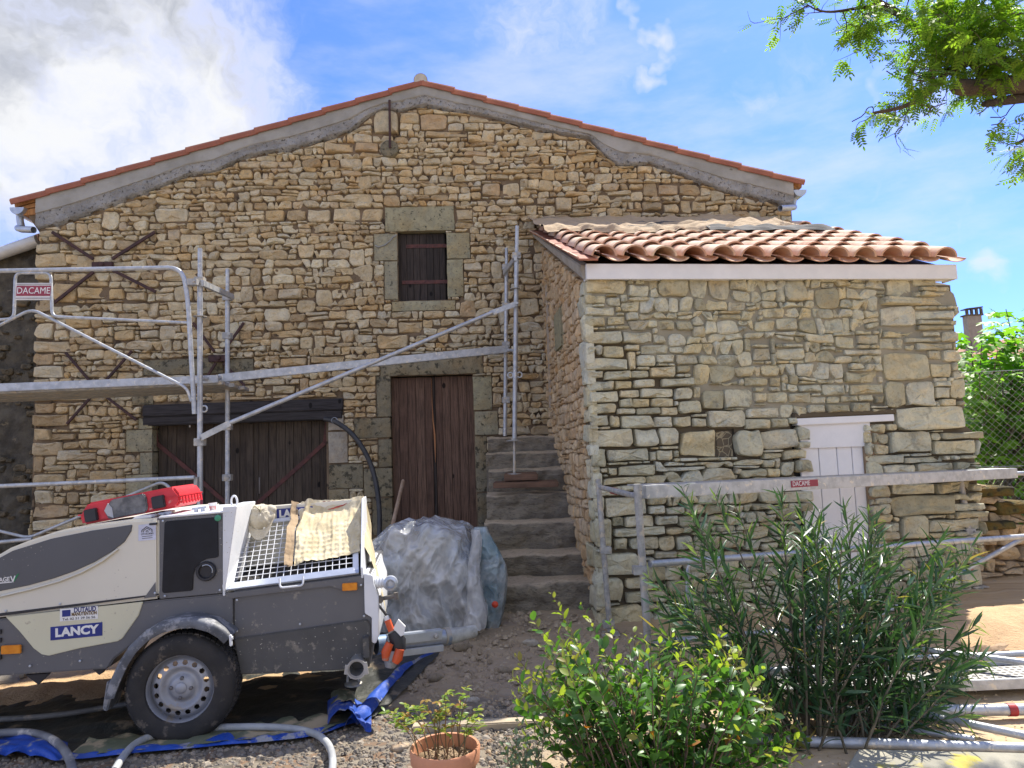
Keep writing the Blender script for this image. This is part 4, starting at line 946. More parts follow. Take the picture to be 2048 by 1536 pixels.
b = at(1010, 872, 8.2); tubes(sc, 'upright_post', [b, at(1013, 540, 8.2)], .0235); tubes(sc, 'upright_post', [at(1013, 545, 8.2), at(1013, 496, 8.2)], .019)
for p in (at(400, 1012, 6.5), at(455, 1012, 7.5)):
    q0_ = V((p.x, p.y, GZ(p.x, p.y) + .005)) - sc.location; MB().box(q0_.x - .075, q0_.x + .075, q0_.y - .075, q0_.y + .075, q0_.z, q0_.z + .008).build('base_plate', M_galvd, sc)
mb = MB(); j0, j1 = J - sc.location, at(1029, 946, 7.35) - sc.location
mb.tube([j1, j0], .016, 10); mb.lathe(j0 + V((0, 0, -.01)), (0, 0, 1), [(0, 0), (.085, 0), (.085, .008), (.03, .012), (.03, .03), (0, .03)], 16); mb.lathe(j1 + V((0, 0, -.012)), (0, 0, 1), [(0, 0), (.075, 0), (.075, .008), (0, .01)], 16)
mb.build('screw_jack', M_galvd, sc, 40)
for (x, y, Y) in ((400, 562, 6.5), (400, 884, 6.5), (455, 595, 7.5), (455, 672, 7.5), (455, 854, 7.5), (455, 955, 7.5), (1033, 512, 7.35), (1012, 535, 8.2), (1012, 690, 8.2), (1012, 800, 8.2), (1012, 612, 8.2)):
    coupler(sc, at(x, y, Y), w_=.045, h_=.07)
for (x, y, Y, r) in ((400, 634, 6.5, .06), (1030, 578, 7.35, .055)):
    MB().lathe(at(x, y, Y) - sc.location, (0, 0, 1), [(.025, 0), (r, 0), (r, .006), (.025, .006)], 14).build('ring_plate', M_galvd, sc, 40)
def eye(p, s):
    p = p - sc.location; mb = MB(); mb.tube([p + V((cos(a) * .028 + s * .055, 0, sin(a) * .028)) for a in [2 * pi * k / 14 for k in range(15)]], .008, 8); mb.bar(p, p + V((s * .03, 0, 0)), .012, .03); mb.build('locking_eye', M_galv, sc, 60)
eye(at(400, 818, 6.5), .7); eye(at(1030, 750, 7.35), -.85); eye(at(1030, 750, 7.35), .85)
# ledgers and decks
def ledger(name, a, b, h, w_, par=None, mat=None):
    a, b = a - sc.location, b - sc.location; mb = MB(); mb.bar(a, b, w_, h); return mb.build(name, mat or M_galv, par or sc, None, .005)
d = ledger('platform_beam', at(-260, 786, 6.4), at(437, 758, 6.95), .075, .05)
for k in range(3):
    mb = MB(); o = V((0, .02 + .16 + .28 * k, -.03)); mb.bar(at(-260, 786, 6.4) - sc.location + o, at(437, 758, 6.95) - sc.location + o, .27, .04); mb.build('deck_plank', M_galvd, d, None, .004)
ledger('platform_beam', at(437, 757, 7.3), at(1016, 698, 8.1), .085, .05)
tubes(sc, 'diagonal_brace', [at(455, 848, 6.6), at(985, 625, 7.25)], .0215)
for a, b in (((400, 876), (460, 846)), ((980, 627), (1034, 607))):
    mb = MB(); Y = 6.45 if a[0] < 700 else 7.28; p, q_ = at(*a, Y) - sc.location, at(*b, Y + (.13 if a[0] < 700 else .02)) - sc.location; mb.bar(p, q_, .012, .055, up=(0, 0, 1)); mb.lathe((p if a[0] < 700 else q_) + V((0, -.03, 0)), (0, 1, 0), [(0, 0), (.016, 0), (.016, .05), (0, .05)], 8); mb.build('brace_end', M_galv, sc, None, .004)
for a, b, Y0, Y1 in (((404, 566), (466, 594), 6.45, 7.45), ((1031, 516), (1008, 546), 7.3, 8.2)):
    mb = MB(); mb.bar(at(*a, Y0) - sc.location, at(*b, Y1) - sc.location, .03, .06); mb.build('transom', M_galv, sc, None, .004)
tubes(sc, 'stub_tube', [at(1016, 700, 8.1), at(1034, 702, 7.4)], .018); tubes(sc, 'stub_tube', [at(402, 757, 6.8), at(440, 756, 7.2)], .022)
# guardrail frame with the hirer's board
Yg = 6.38
gq = tubes(sc, 'guardrail', arc([at(-220, 546, Yg), at(365, 535, Yg), at(376, 600, Yg), at(389, 828, Yg)], .14), .021)
tubes(sc, 'guardrail_tube', arc([at(-220, 660, Yg), at(28, 637, Yg), at(31, 546, Yg), at(102, 546, Yg), at(104, 633, Yg), at(382, 646, Yg)], .06), .0135, par=gq)
tubes(sc, 'guardrail_tube', arc([at(-160, 730, Yg), at(64, 618, Yg), at(374, 776, Yg), at(383, 803, Yg)], .08), .014, par=gq)
coupler(sc, at(385, 565, Yg + .03), w_=.05)
A_, B_, C_, D_ = [at(*p, Yg - .01) - sc.location for p in ((31, 600), (104, 600), (104, 566), (31, 566))]
sg = MB().hexa([A_, B_, C_, D_] + [p + V((0, .006, 0)) for p in (A_, B_, C_, D_)]).build('sign_board', M_pwhite, sc, recalc=True)
ct = (A_ + C_) / 2; wd = (B_ - A_).length; ht = (D_ - A_).length; Ms = onplane(A_, B_, D_ - A_, ct, .003)
mb = MB(); mb.box(-wd * .47, wd * .47, -ht * .26, ht * .33, 0, .0015); o = mb.build('sign_band', M_maroon, sg); o.matrix_basis = Ms
for z_ in (-.40, .42):
    mb = MB(); mb.box(-wd * .47, wd * .47, ht * (z_ - .04), ht * (z_ + .04), 0, .0015); o = mb.build('sign_stripe', simple('print_grey', (.45, .42, .42), None, .6), sg); o.matrix_basis = Ms
text('DACAME', .085, M_pwhite, sg, Ms @ Matrix.Translation((0, ht * .03, .0025)), width=wd * .90)
# lower rails and another frame lying against it
tubes(sc, 'guardrail', [at(-220, 982, 6.35), at(389, 955, 6.42)], .019); mb = MB(); p = at(392, 965, 6.45) - sc.location; mb.box(p.x - .012, p.x + .02, p.y - .02, p.y + .02, p.z - .11, p.z + .05); mb.build('coupler', M_galvd, sc)
tubes(sc, 'guardrail_tube', arc([at(-60, 1048, 6.6), at(58, 1076, 6.6), at(322, 964, 6.6), at(340, 974, 6.6), at(341, 1040, 6.6)], .07), .0145)
tubes(sc, 'guardrail_tube', [at(-60, 1090, 6.55), at(64, 1078, 6.55)], .017)
mb = MB(); a = at(403, 1000, 6.47) - sc.location; mb.box(a.x - .012, a.x + .012, a.y - .001, a.y, a.z - .09, a.z + .05); mb.build('worn_label', M_maroon, sc)

# ------------------------------------------------------------------ low scaffold before the shed
lo = thing('low_scaffold', 'low galvanised trestle scaffold with maroon lettered beam before the shed', 'scaffold', at(1290, 1240, 5))
def gpt(x, y, Y): p = at(x, y, Y); return V((p.x, p.y, GZ(p.x, p.y)))
tubes(lo, 'upright_post', [at(1220, 1262, 5.75), at(1196, 958, 5.75)], .0225, M_galvd)
tubes(lo, 'upright_post', [at(1300, 1345, 4.75), at(1274, 968, 4.75)], .0255, M_galvd)
tubes(lo, 'upright_post', [at(1958, 1228, 6.5), at(1937, 1060, 6.5), at(1915, 930, 6.5)], .0285, M_galvd)
tubes(lo, 'transom', [at(1202, 975, 5.7), at(1280, 994, 4.8)], .021, M_galvd)
mb = MB(); a, b = at(1224, 981, 5.45) - lo.location, at(1233, 983, 5.33) - lo.location; mb.tube([a, b], .026, 12); mb.build('red_ring', M_red, lo, 60)
mb = MB(); a, b = at(1287, 984, 4.78) - lo.location, at(2030, 946, 6.4) - lo.location; mb.bar(a, b, .05, .088); mb.build('platform_beam', M_galv, lo, None, .005)
mb = MB(); o = V((-.03, .12, .036)); mb.bar(a + o + V((0, .05, 0)), b + o, .20, .012); mb.build('deck_plank', M_galvd, lo, None, .003)
dirn = (b - a).normalized(); nrm = V((dirn.y, -dirn.x, 0)).normalized()
c = at(1606, 971, 5.35) - lo.location; k = (c - a).dot(dirn); c = a + dirn * k; c = c + nrm * .0262 + V((0, 0, .004))
Ml = Matrix(((dirn.x, 0, nrm.x, c.x), (dirn.y, 0, nrm.y, c.y), (dirn.z, 1, nrm.z, c.z), (0, 0, 0, 1)))
mb = MB(); mb.box(-.135, .135, -.025, .025, 0, .001); o = mb.build('printed_band', M_maroon, lo); o.matrix_basis = Ml
text('DACAME', .05, M_pwhite, lo, Ml @ Matrix.Translation((-.035, 0, .0018)), width=.17)
tubes(lo, 'stub_tube', [at(2030, 947, 6.4), at(2120, 946, 6.5)], .02)
tubes(lo, 'guardrail', [at(1300, 1128, 4.75), at(2130, 1067, 6.5)], .0235)
tubes(lo, 'diagonal_brace', [at(1700, 1262, 5.9), at(1925, 1143, 6.2), at(2130, 1030, 6.5)], .0205)
tubes(lo, 'guardrail', [at(1310, 1285, 4.8), at(1560, 1262, 5.4), at(1925, 1236, 6.1), at(2130, 1216, 6.4)], .0215)
tubes(lo, 'guardrail_tube', arc([at(1372, 1245, 5.2), at(1376, 1128, 5.2), at(1420, 1128, 5.25)], .05), .014)
for (x, y, Y) in ((1211, 1100, 5.75), (1217, 1248, 5.75), (1279, 1140, 4.75), (1938, 1063, 6.5), (1957, 1195, 6.5)): coupler(lo, at(x, y, Y), w_=.045, h_=.055)
for p in (gpt(1220, 1262, 5.75), gpt(1300, 1345, 4.75), gpt(1958, 1228, 6.5)):
    p = p - lo.location; MB().box(p.x - .07, p.x + .07, p.y - .07, p.y + .07, p.z, p.z + .01).build('base_plate', M_galvd, lo)
mb = MB(); a = at(1945, 1150, 6.46) - lo.location; mb.box(a.x - .014, a.x + .014, a.y - .008, a.y - .004, a.z - .05, a.z + .05); mb.build('worn_label', M_red, lo)

# ------------------------------------------------------------------ mortar pump trailer
MF = Frame((-1.90, 4.12, .10), 7, 3.6)
P = MF.P
mt = thing('mortar_machine', 'grey and cream towed mortar pump machine with hopper grid and spare-free steel wheel', 'machine', MF.M)
mt['label'] = 'grey and cream towed mortar pump machine with white hopper grid and steel wheel'
K_grey = simple('panel_grey', (.125, .125, .130), (.11, .11, .115), .42, 0, 2, .03, 60, dirt=((.24, .22, .19), 20, .60), specks=((.42, .39, .33), 42, 0.48))
K_greyd = simple('panel_grey_inset', (.095, .097, .104), (.085, .087, .093), .38, 0, 2, .02, 60, dirt=((.2, .19, .17), 36, .66), specks=((.42, .39, .33), 42, 0.52))
K_tank = simple('tank_grey_dirty', (.085, .083, .08), (.065, .064, .062), .6, 0, 4, .15, 40, dirt=((.20, .18, .15), 9, .57), specks=((.42, .39, .33), 42, 0.40))
K_cream = simple('panel_cream', (.66, .63, .53), (.62, .59, .50), .38, 0, 1.5, .02, 40, dirt=((.46, .43, .36), 24, .64), specks=((.42, .39, .33), 42, 0.55))
K_cream2 = simple('panel_cream_yellowed', (.62, .60, .43), (.58, .55, .40), .42, 0, 1.5, .02, 40, dirt=((.42, .38, .28), 20, .62), specks=((.42, .39, .33), 42, 0.50))
K_white = simple('steel_white', (.74, .75, .76), (.66, .68, .70), .42, 0, 5, .05, 40, dirt=((.50, .46, .38), 18, .66), specks=((.42, .39, .33), 42, 0.50))
K_black = simple('plastic_black', (.018, .018, .022), (.024, .024, .028), .45)
K_glass = simple('smoked_glass', (.006, .007, .011), (.010, .012, .018), .28, 0, 6, spec=.35)
K_orange = simple('reflector_orange', (.72, .26, .015), (.62, .20, .01), .3, 0, 30)
K_rubber = simple('tyre_rubber', (.022, .021, .021), (.035, .032, .03), .85, 0, 6, .3, 60, dirt=((.12, .10, .08), 9, .56))
K_rim = simple('rim_silver_dusty', (.36, .37, .40), (.27, .28, .31), .5, .35, 7, .1, 40, dirt=((.30, .26, .21), 10, .60))
K_fend = simple('mudguard_black_dusty', (.055, .058, .065), (.14, .15, .17), .55, 0, 5, .2, 50, dirt=((.26, .26, .27), 12, .50), specks=((.42, .39, .33), 42, 0.45))
K_blue = simple('print_blue', (.015, .03, .22), None, .4)
T_ = 1.25
def poly(pts, t): return [MF.uv(x, y, t) for x, y in pts]
# lower body and bonnet; the nose runs on beyond the picture
low = poly([(-420, 1262), (-420, 1330), (-330, 1380), (-60, 1362), (0, 1352), (215, 1338), (228, 1318), (300, 1262), (360, 1238), (430, 1240), (466, 1268), (466, 1186), (320, 1200), (0, 1238)], 0)
MB().prism(low, .0, T_).build('lower_body', K_grey, mt, 30, .008, recalc=True)
up = poly([(-420, 1262), (0, 1235), (319, 1197), (318, 1036), (262, 1039), (180, 1050), (115, 1062), (55, 1082), (20, 1096), (0, 1108), (-60, 1130), (-250, 1185), (-420, 1225)], 0)
MB().prism(up, -.006, T_).build('bonnet', K_cream, mt, 22, .014, recalc=True)
MB().prism(poly([(-200, 1172), (-100, 1130), (0, 1116), (28, 1101), (105, 1077), (185, 1061), (266, 1049), (264, 1062), (250, 1084), (225, 1103), (190, 1124), (150, 1142), (110, 1156), (60, 1170), (0, 1182), (-200, 1200)], 0), -.013, -.004).build('side_inset', K_greyd, mt, 30, .003, recalc=True)
path = [P(x, y, -.014) for x, y in ((236, 1098), (205, 1122), (165, 1144), (120, 1162), (60, 1179), (0, 1193), (-80, 1203))]
mb = MB(); mb.tube(path, .007, 6); mb.build('styling_rib', K_cream, mt, 60)
MB().prism(poly([(12, 1233), (287, 1203), (278, 1230), (246, 1276), (236, 1282), (160, 1296), (98, 1311), (84, 1308), (68, 1296), (40, 1262)], 0), -.007, .002).build('side_inset', K_cream2, mt, 30, .003, recalc=True)
MB().prism(poly([(0, 1226), (318, 1187), (318, 1190), (0, 1232)], 0), -.0095, .0).build('panel_gap', K_black, mt, recalc=True)
MB().prism(poly([(289, 1196), (312, 1164), (313, 1193)], 0), -.011, -.003).build('corner_inset', K_grey, mt, recalc=True)
mb = MB(); mb.prism(poly([(-420, 1215), (-420, 1290), (-390, 1290), (-390, 1215)], 0), .4, .85); mb.build('drawbar', K_grey, mt, recalc=True)
# black louvres at the nose
for k in range(4):
    mb = MB(); mb.prism(poly([(-30, 1262 + k * 17), (4, 1258 + k * 17), (4, 1267 + k * 17), (-30, 1271 + k * 17)], 0), -.012, -.001); mb.build('louvre', K_black, mt, recalc=True)
# control panel
MB().prism(poly([(319, 1036), (446, 1027), (446, 1186), (319, 1198)], 0), -.004, .5).build('control_panel', K_grey, mt, 30, .004, recalc=True)
gp_ = [(330, 1046), (334, 1042), (432, 1034), (437, 1038), (438, 1112), (434, 1115), (415, 1117), (403, 1123), (392, 1136), (388, 1150), (387, 1178), (384, 1181), (328, 1186), (325, 1182)]
MB().prism(poly(gp_, 0), -.010, -.002).build('control_window', K_glass, mt, 30, .003, recalc=True)
MB().lathe(P(413, 1142, -.006), (0, -1, 0), [(.055, 0), (.055, .012), (.050, .02), (.040, .02), (.036, .004), (0, .004)], 28).build('socket_ring', K_black, mt, 40)
mb = MB(); a = P(413, 1142, -.012); mb.tube([a + V((cos(t) * .036, -.012, sin(t) * .036)) for t in [radians(d_) for d_ in range(-20, 130, 10)]], .0035, 6); mb.build('socket_edge', M_zinc, mt, 60)
MB().lathe(P(436, 1036, -.008), (0, -1, 0), [(.018, 0), (.018, .006), (.014, .008), (0, .008)], 18).build('push_button', simple('button_green', (.05, .28, .16), None, .4), mt, 40)
# pillar and top cover
MB().prism(poly([(446, 1026), (446, 1186), (450, 1186), (474, 1014), (474, 1012), (446, 1014)], 0), -.007, .45).build('front_pillar', K_white, mt, 30, .003, recalc=True)
a, b = P(262, 1037, 0), P(474, 1012, 0); mb = MB(); c_, d2 = P(318, 1034, 0), P(446, 1024, 0)
mb.hexa([V((c_.x, -.012, c_.z - .008)), V((d2.x + .04, -.012, d2.z - .006)), V((d2.x + .04, -.012, d2.z + .004)), V((c_.x, -.012, c_.z + .004)), V((c_.x, .75, c_.z + .0)), V((d2.x - .02, .60, d2.z + .0)), V((d2.x - .02, .60, d2.z + .012)), V((c_.x, .75, c_.z + .012))])
mb.build('top_cover', K_white, mt, 30, .004, recalc=True)
MB().prism(poly([(260, 1040), (300, 1036), (300, 1030), (268, 1033)], 0), .02, .6).build('cover_hinge', K_white, mt, 30, .004, recalc=True)
for (x, y) in ((325, 1027), (336, 1025), (392, 1017), (405, 1015)):
    p = P(x, y, .12); mb = MB(); mb.lathe(p + V((0, 0, -.03)), (0, 0, 1), [(0, 0), (.012, 0), (.012, .03), (0, .034)], 8); mb.bar(p + V((-.02, 0, 0)), p + V((.02, 0, .0)), .02, .012); mb.build('catch', M_zinc, mt, 40)
# hopper
hop = poly([(466, 1178), (745, 1146), (748, 1290), (738, 1338), (480, 1350), (466, 1268)], .012)
MB().prism([MF.uv(450, 1188, .0), MF.uv(728, 1152, .0), MF.uv(728, 1166, .0), MF.uv(466, 1196, .0), MF.uv(466, 1275, 0), MF.uv(450, 1270, 0)], -.002, .05).build('hopper_rim', K_grey, mt, 30, .004, recalc=True)
MB().prism(hop, .012, T_ - .2).build('hopper_tank', K_grey, mt, 30, .010, recalc=True)
MB().prism(poly([(470, 1276), (735, 1238), (742, 1250), (744, 1290), (735, 1336), (482, 1348)], .012), -.004, .03).build('tank_foot', K_tank, mt, 30, .006, recalc=True)
HB0, HB1 = P(452, 1180, .00), P(718, 1146, .00)
HT0, HT1 = P(481, 1050, .50), P(716, 1022, .50)
sx_ = (HB1 - HB0); sy_ = (HT0 - HB0)
def S3(u, v, lift=0.0):
    p = HB0.lerp(HB1, u).lerp(HT0.lerp(HT1, u), v); nn_ = sx_.cross(sy_).normalized(); return p - nn_ * (-lift)
nn0 = sx_.cross(sy_).normalized()
if nn0.y > 0: nn0 = -nn0
def S3(u, v, lift=0.0): return HB0.lerp(HB1, u).lerp(HT0.lerp(HT1, u), v) + nn0 * lift
grid = bpy.data.objects.new('hopper_grid', None); COL.objects.link(grid); grid.parent = mt
NU, NV = 17, 12
for i in range(NU + 1):
    u = .045 + .91 * i / NU; mb = MB(); mb.bar(S3(u, .085), S3(u, .97), .0036, .0036, up=nn0); mb.build('grid_bar', K_white, grid)
for j in range(NV + 1):
    v = .085 + .885 * j / NV; mb = MB(); mb.bar(S3(.045, v, .001), S3(.955, v, .001), .0036, .0036, up=nn0); mb.build('grid_bar', K_white, grid)
for (u0, v0, u1, v1, w_) in ((.0, .04, 1, .04, .055), (.02, 1.0, .98, 1.0, .035), (.022, 0, .022, 1, .035), (.978, 0, .978, 1, .03)):
    mb = MB(); mb.bar(S3(u0, v0), S3(u1, v1), .02 if False else w_, .012, up=nn0); mb.build('grid_frame', M_zinc if u0 != u1 and v0 < .5 else K_white, grid, None, .002)
mb = MB(); mb.tube(arc([P(559, 1157, -.01), P(560, 1176, -.03), P(606, 1171, -.03), P(606, 1152, -.01)], .02), .006, 8); mb.build('grid_handle', K_white, mt, 60)
# dark inside of the hopper and its raised back
mb = MB(); mb.add([S3(.0, .03, -.03), S3(1, .03, -.03), S3(1, 1, -.30), S3(0, 1, -.30)], [(0, 1, 2, 3)]); mb.build('hopper_inside', simple('hopper_mortar_dark', (.035, .032, .03), (.012, .011, .010), .8, 0, 8, .5), mt)
BT0, BT1 = P(476, 1018, .53), P(722, 998, .53)
mb = MB(); mb.hexa([HT0 + V((-.02, .0, -.3)), HT1 + V((.02, 0, -.3)), BT1, BT0, HT0 + V((-.02, .1, -.3)), HT1 + V((.02, .1, -.3)), BT1 + V((0, .10, 0)), BT0 + V((0, .10, 0))]); mb.build('hopper_header', K_cream, mt, 30, .004, recalc=True)
for (A0, A1, nm) in ((HB0, HT0, 0), (HB1, HT1, 1)):
    ex_ = V((-.004, 0, 0)) if nm == 0 else V((.012, 0, 0)); mb = MB(); top_ = BT0 if nm == 0 else BT1 + V((.004, 0, .01))
    pts = [A0 + ex_ + V((0, -.01, -.03)), A0 + ex_ + V((0, -.01, .03)), (V((top_.x, A1.y - .1, top_.z)) if nm else V((A1.x, A1.y - .02, A1.z + .02))) + ex_, V((top_.x if nm else A1.x, A1.y + .12, top_.z)) + ex_, A0 + ex_ + V((0, .62, -.03))]
    n_ = len(pts); mb.add(pts + [p + V((.012 if nm else -.012, 0, 0)) for p in pts], [tuple(range(n_)), tuple(range(2 * n_ - 1, n_ - 1, -1))] + [(i, i + n_, (i + 1) % n_ + n_, (i + 1) % n_) for i in range(n_)])
    mb.build('hopper_cheek', K_white, mt, None, .002, recalc=True)
# rear end plates
MB().prism(poly([(728, 1146), (745, 1150), (748, 1168), (757, 1192), (758, 1272), (752, 1286), (744, 1284), (744, 1234), (730, 1226)], 0), -.015, .9).build('end_plate', K_white, mt, 30, .004, recalc=True)
MB().prism(poly([(452, 1186), (716, 1152), (727, 1150), (727, 1168), (700, 1184), (660, 1172), (466, 1196), (452, 1196)], 0), -.006, .0).build('edge_trim', K_grey, mt, None, .002, recalc=True)
def refl(x0, y0, x1, y1, sl): MB().prism(poly([(x0, y0), (x1, y0 + sl), (x1, y1 + sl), (x0, y1)], 0), -.022, -.006).build('side_reflector', K_orange, mt, None, .003, recalc=True)
refl(685, 1166, 715, 1181, -2); refl(6, 1290, 45, 1307, -2)
# fasteners along the panels, and a hinge on the bonnet
for (x, y) in ((330, 1192), (440, 1180), (326, 1042), (310, 1186), (120, 1208), (12, 1222), (474, 1262), (600, 1248), (728, 1232), (474, 1200), (722, 1170), (60, 1332), (160, 1322)):
    MB().lathe(P(x, y, -.010), (0, -1, 0), [(0, 0), (.007, 0), (.006, .004), (0, .005)], 8).build('panel_screw', M_zinc, mt, 40)
MB().prism(poly([(300, 1046), (316, 1045), (316, 1049), (300, 1050)], 0), -.016, -.004).build('bonnet_latch', K_black, mt, None, .002, recalc=True)
# lifting ring, latches
for s_ in (0,):
    c = P(469, 1010, .10); mb = MB(); mb.tube([c + V((cos(a_) * .017, 0, sin(a_) * .034 + .02)) for a_ in [radians(k) for k in range(-80, 261, 20)]], .006, 8); mb.build('lifting_eye', K_white, mt, 60)
# outlet fitting with pressure ring
mb = MB(); a = P(750, 1166, .05); mb.tube([a, a + V((.05, 0, .0))], .032, 16); mb.tube([a + V((.05, 0, 0)), a + V((.085, -.01, -.008))], [.026, .034], 16)
for k in range(3): mb.lathe(a + V((.012 + .018 * k, 0, 0)), (1, 0, 0), [(.030, 0), (.037, .003), (.037, .006), (.030, .009)], 16)
mb.build('outlet_fitting', K_white, mt, 50)
c = P(781, 1166, .02); mb = MB(); mb.lathe(c, (0, -1, 0), [(.026, -.03), (.042, -.02), (.042, .02), (.026, .03), (.026, .01), (.014, .01), (.014, .02), (0, .02)], 22); mb.build('coupling_ring', M_zinc, mt, 40)
mb = MB(); a = P(760, 1198, .05); b = P(792, 1192, .02); mb.tube([a, b], .012, 8); mb.tube([b + V((0, 0, -.02)), b + V((0, 0, .02))], .014, 8); mb.lathe(a + V((0, -.03, 0)), (0, 1, 0), [(0, 0), (.022, 0), (.022, .04), (0, .04)], 10); mb.build('lever_valve', simple('iron_dirty', (.14, .13, .12), (.22, .2, .17), .6, .5, 12), mt, 40)
mb = MB(); mb.tube([P(757, 1210, .06), P(780, 1240, .08), P(790, 1262, .1)], .008, 6); mb.build('black_cable', K_black, mt, 60)
# lower rear: socket tube and hose stub
MB().box(P(727, 1290, 0).x, P(740, 1290, 0).x, -.05, .5, P(733, 1312, 0).z, P(733, 1271, 0).z).build('socket_tube', K_tank, mt, None, .004)
mb = MB(); c = P(713, 1338, -.10); mb.pipe([c + V((0, .2, .02)), c + V((0, .03, 0)), c], .048, .008, 20); mb.lathe(c + V((0, .006, 0)), (0, -1, 0), [(.047, 0), (.056, 0), (.056, .012), (.047, .012)], 22); mb.bar(c + V((-.06, 0, -.02)), c + V((-.05, 0, .03)), .015, .02); mb.bar(c + V((.055, 0, -.035)), c + V((.05, 0, .03)), .015, .02)
mb.build('hose_coupling', simple('alu_dull', (.42, .42, .42), (.3, .3, .3), .45, .5, 12), mt, 40)
# screw pump along the ground
pa, pb, pc = P(752, 1290, .22), P(905, 1272, .42), P(950, 1262, .48)
K_pump = simple('pump_blue_worn', (.10, .17, .28), (.25, .27, .28), .5, .3, 7, .1, 40, dirt=((.35, .32, .26), 7, .5))
mb = MB(); mb.tube([pa, pa.lerp(pb, .9)], .052, 20); mb.build('screw_pump', simple('pump_steel', (.36, .38, .40), (.24, .26, .28), .4, .5, 9, .1), mt, 60)
mb = MB(); mb.tube([pa.lerp(pb, .0), pa.lerp(pb, .12)], .057, 18); mb.build('pump_collar', K_pump, mt, 60)
mb = MB(); mb.tube([pa.lerp(pb, .88), pa.lerp(pb, .95)], .057, 18); mb.build('pump_collar', K_pump, mt, 60)
mb = MB(); mb.tube([pa.lerp(pb, .95), pb, pc], [.052, .050, .040], 20); mb.build('pump_outlet', simple('rubber_pale_dirty', (.42, .42, .38), (.26, .26, .23), .7, 0, 12, .4, 40), mt, 60)
mb = MB(); u_ = V((0, -.03, .055)); mb.bar(pa.lerp(pb, .15) + u_, pa.lerp(pb, .86) + u_, .05, .012); mb.bar(pa.lerp(pb, .15) + V((0, -.058, .03)), pa.lerp(pb, .86) + V((0, -.058, .03)), .012, .055); mb.bar(pa.lerp(pb, .15) + V((0, -.06, -.05)), pa.lerp(pb, .86) + V((0, -.06, -.05)), .02, .04)
mb.build('pump_clamp_plate', M_zinc, mt, None, .003)
for k in (.33, .78):
    p = pa.lerp(pb, k) + V((0, -.07, .03)); mb = MB(); mb.lathe(p, (0, -1, 0), [(0, 0), (.017, 0), (.017, .014), (.008, .018), (.008, .03), (0, .03)], 8); mb.build('clamp_bolt', M_galvd, mt, 30)
# hanging quick coupling with orange grips
K_or = simple('plastic_orange', (.62, .09, .02), (.52, .08, .02), .5, 0, 9, .1, 40, dirt=((.35, .22, .16), 12, .62))
mb = MB(); mb.tube([P(775, 1240, -.02), P(783, 1262, -.03)], .019, 12); mb.build('orange_grip', K_or, mt, 60)
mb = MB(); mb.tube([P(772, 1233, -.02), P(776, 1243, -.02)], .015, 12); mb.build('grip_cap', M_pwhite, mt, 60)
mb = MB(); mb.tube([P(786, 1262, -.01), P(796, 1282, -.01), P(797, 1300, -.01)], [.035, .047, .043], 16); mb.build('coupling_body', K_black, mt, 50)
mb = MB(); mb.prism(poly([(797, 1238), (811, 1252), (808, 1268), (800, 1272), (787, 1256)], -.02), -.04, -.015); mb.build('paper_tag', M_pwhite, mt, recalc=True)
mb = MB(); mb.tube([P(780, 1286, -.045), P(772, 1304, -.05), P(771, 1320, -.05)], [.024, .028, .02], 12); mb.build('orange_grip', K_or, mt, 60)
mb = MB(); mb.tube([P(800, 1298, -.045), P(795, 1316, -.05), P(790, 1325, -.05)], [.026, .03, .022], 12); mb.build('orange_grip', K_or, mt, 60)
mb = MB(); mb.tube([P(785, 1300, -.02), P(782, 1322, -.02), P(780, 1334, -.02)], [.035, .042, .03], 12); mb.build('coupling_socket', K_fend, mt, 50)
# brackets under the body
for (x, y) in ((78, 1352), (200, 1340)):
    mb = MB(); s_ = 16 if x < 100 else 9; mb.prism(poly([(x - s_ * 1.6, y - 3), (x + s_ * 1.4, y - 6), (x + s_ * .6, y + 6), (x, y + s_)], .05), .04, .07); mb.build('underbody_bracket', K_black, mt, recalc=True)
# wheel
wc = P(359, 1379, -.12); R_ = .288; wcy = .0
wh = thing('wheel', '', '', V((wc.x, -.12, wc.z))); del wh['label']; del wh['category']; wh.parent = mt
rw_ = .085
prof = [(.178, -.01), (.182, .006), (.200, .014), (.235, .016), (.262, .010), (.280, -.006), (R_, -.03), (R_, -.150), (.28, -.175), (.235, -.19), (.178, -.18)]
MB().lathe((0, 0, 0), (0, -1, 0), prof, 56).build('tyre', K_rubber, wh, 50)
mb = MB()
for k in range(56):
    a_ = 2 * pi * k / 56; ca, sa = cos(a_), sin(a_)
    for (y0, y1, dd) in ((.028, .064, .0), (.071, .108, .5), (.115, .152, .0)):
        a2 = a_ + dd * 2 * pi / 56; w2 = .0125; ca, sa = cos(a2), sin(a2)
        c0 = V((ca, 0, sa)); tng = V((-sa, 0, ca)); sh_ = .006 if dd == 0 else -.006
        mb.hexa([c0 * (R_ - .004) + tng * (-w2) + V((0, y0, 0)), c0 * (R_ - .004) + tng * w2 + V((0, y0, 0)), c0 * (R_ + .006) + tng * w2 + V((0, y0, 0)), c0 * (R_ + .006) + tng * (-w2) + V((0, y0, 0)),
                 c0 * (R_ - .004) + tng * (-w2 + sh_) + V((0, y1, 0)), c0 * (R_ - .004) + tng * (w2 + sh_) + V((0, y1, 0)), c0 * (R_ + .006) + tng * (w2 + sh_) + V((0, y1, 0)), c0 * (R_ + .006) + tng * (-w2 + sh_) + V((0, y1, 0))])
stuff(mb.build('tyre_tread', K_rubber, wh, None, recalc=True))
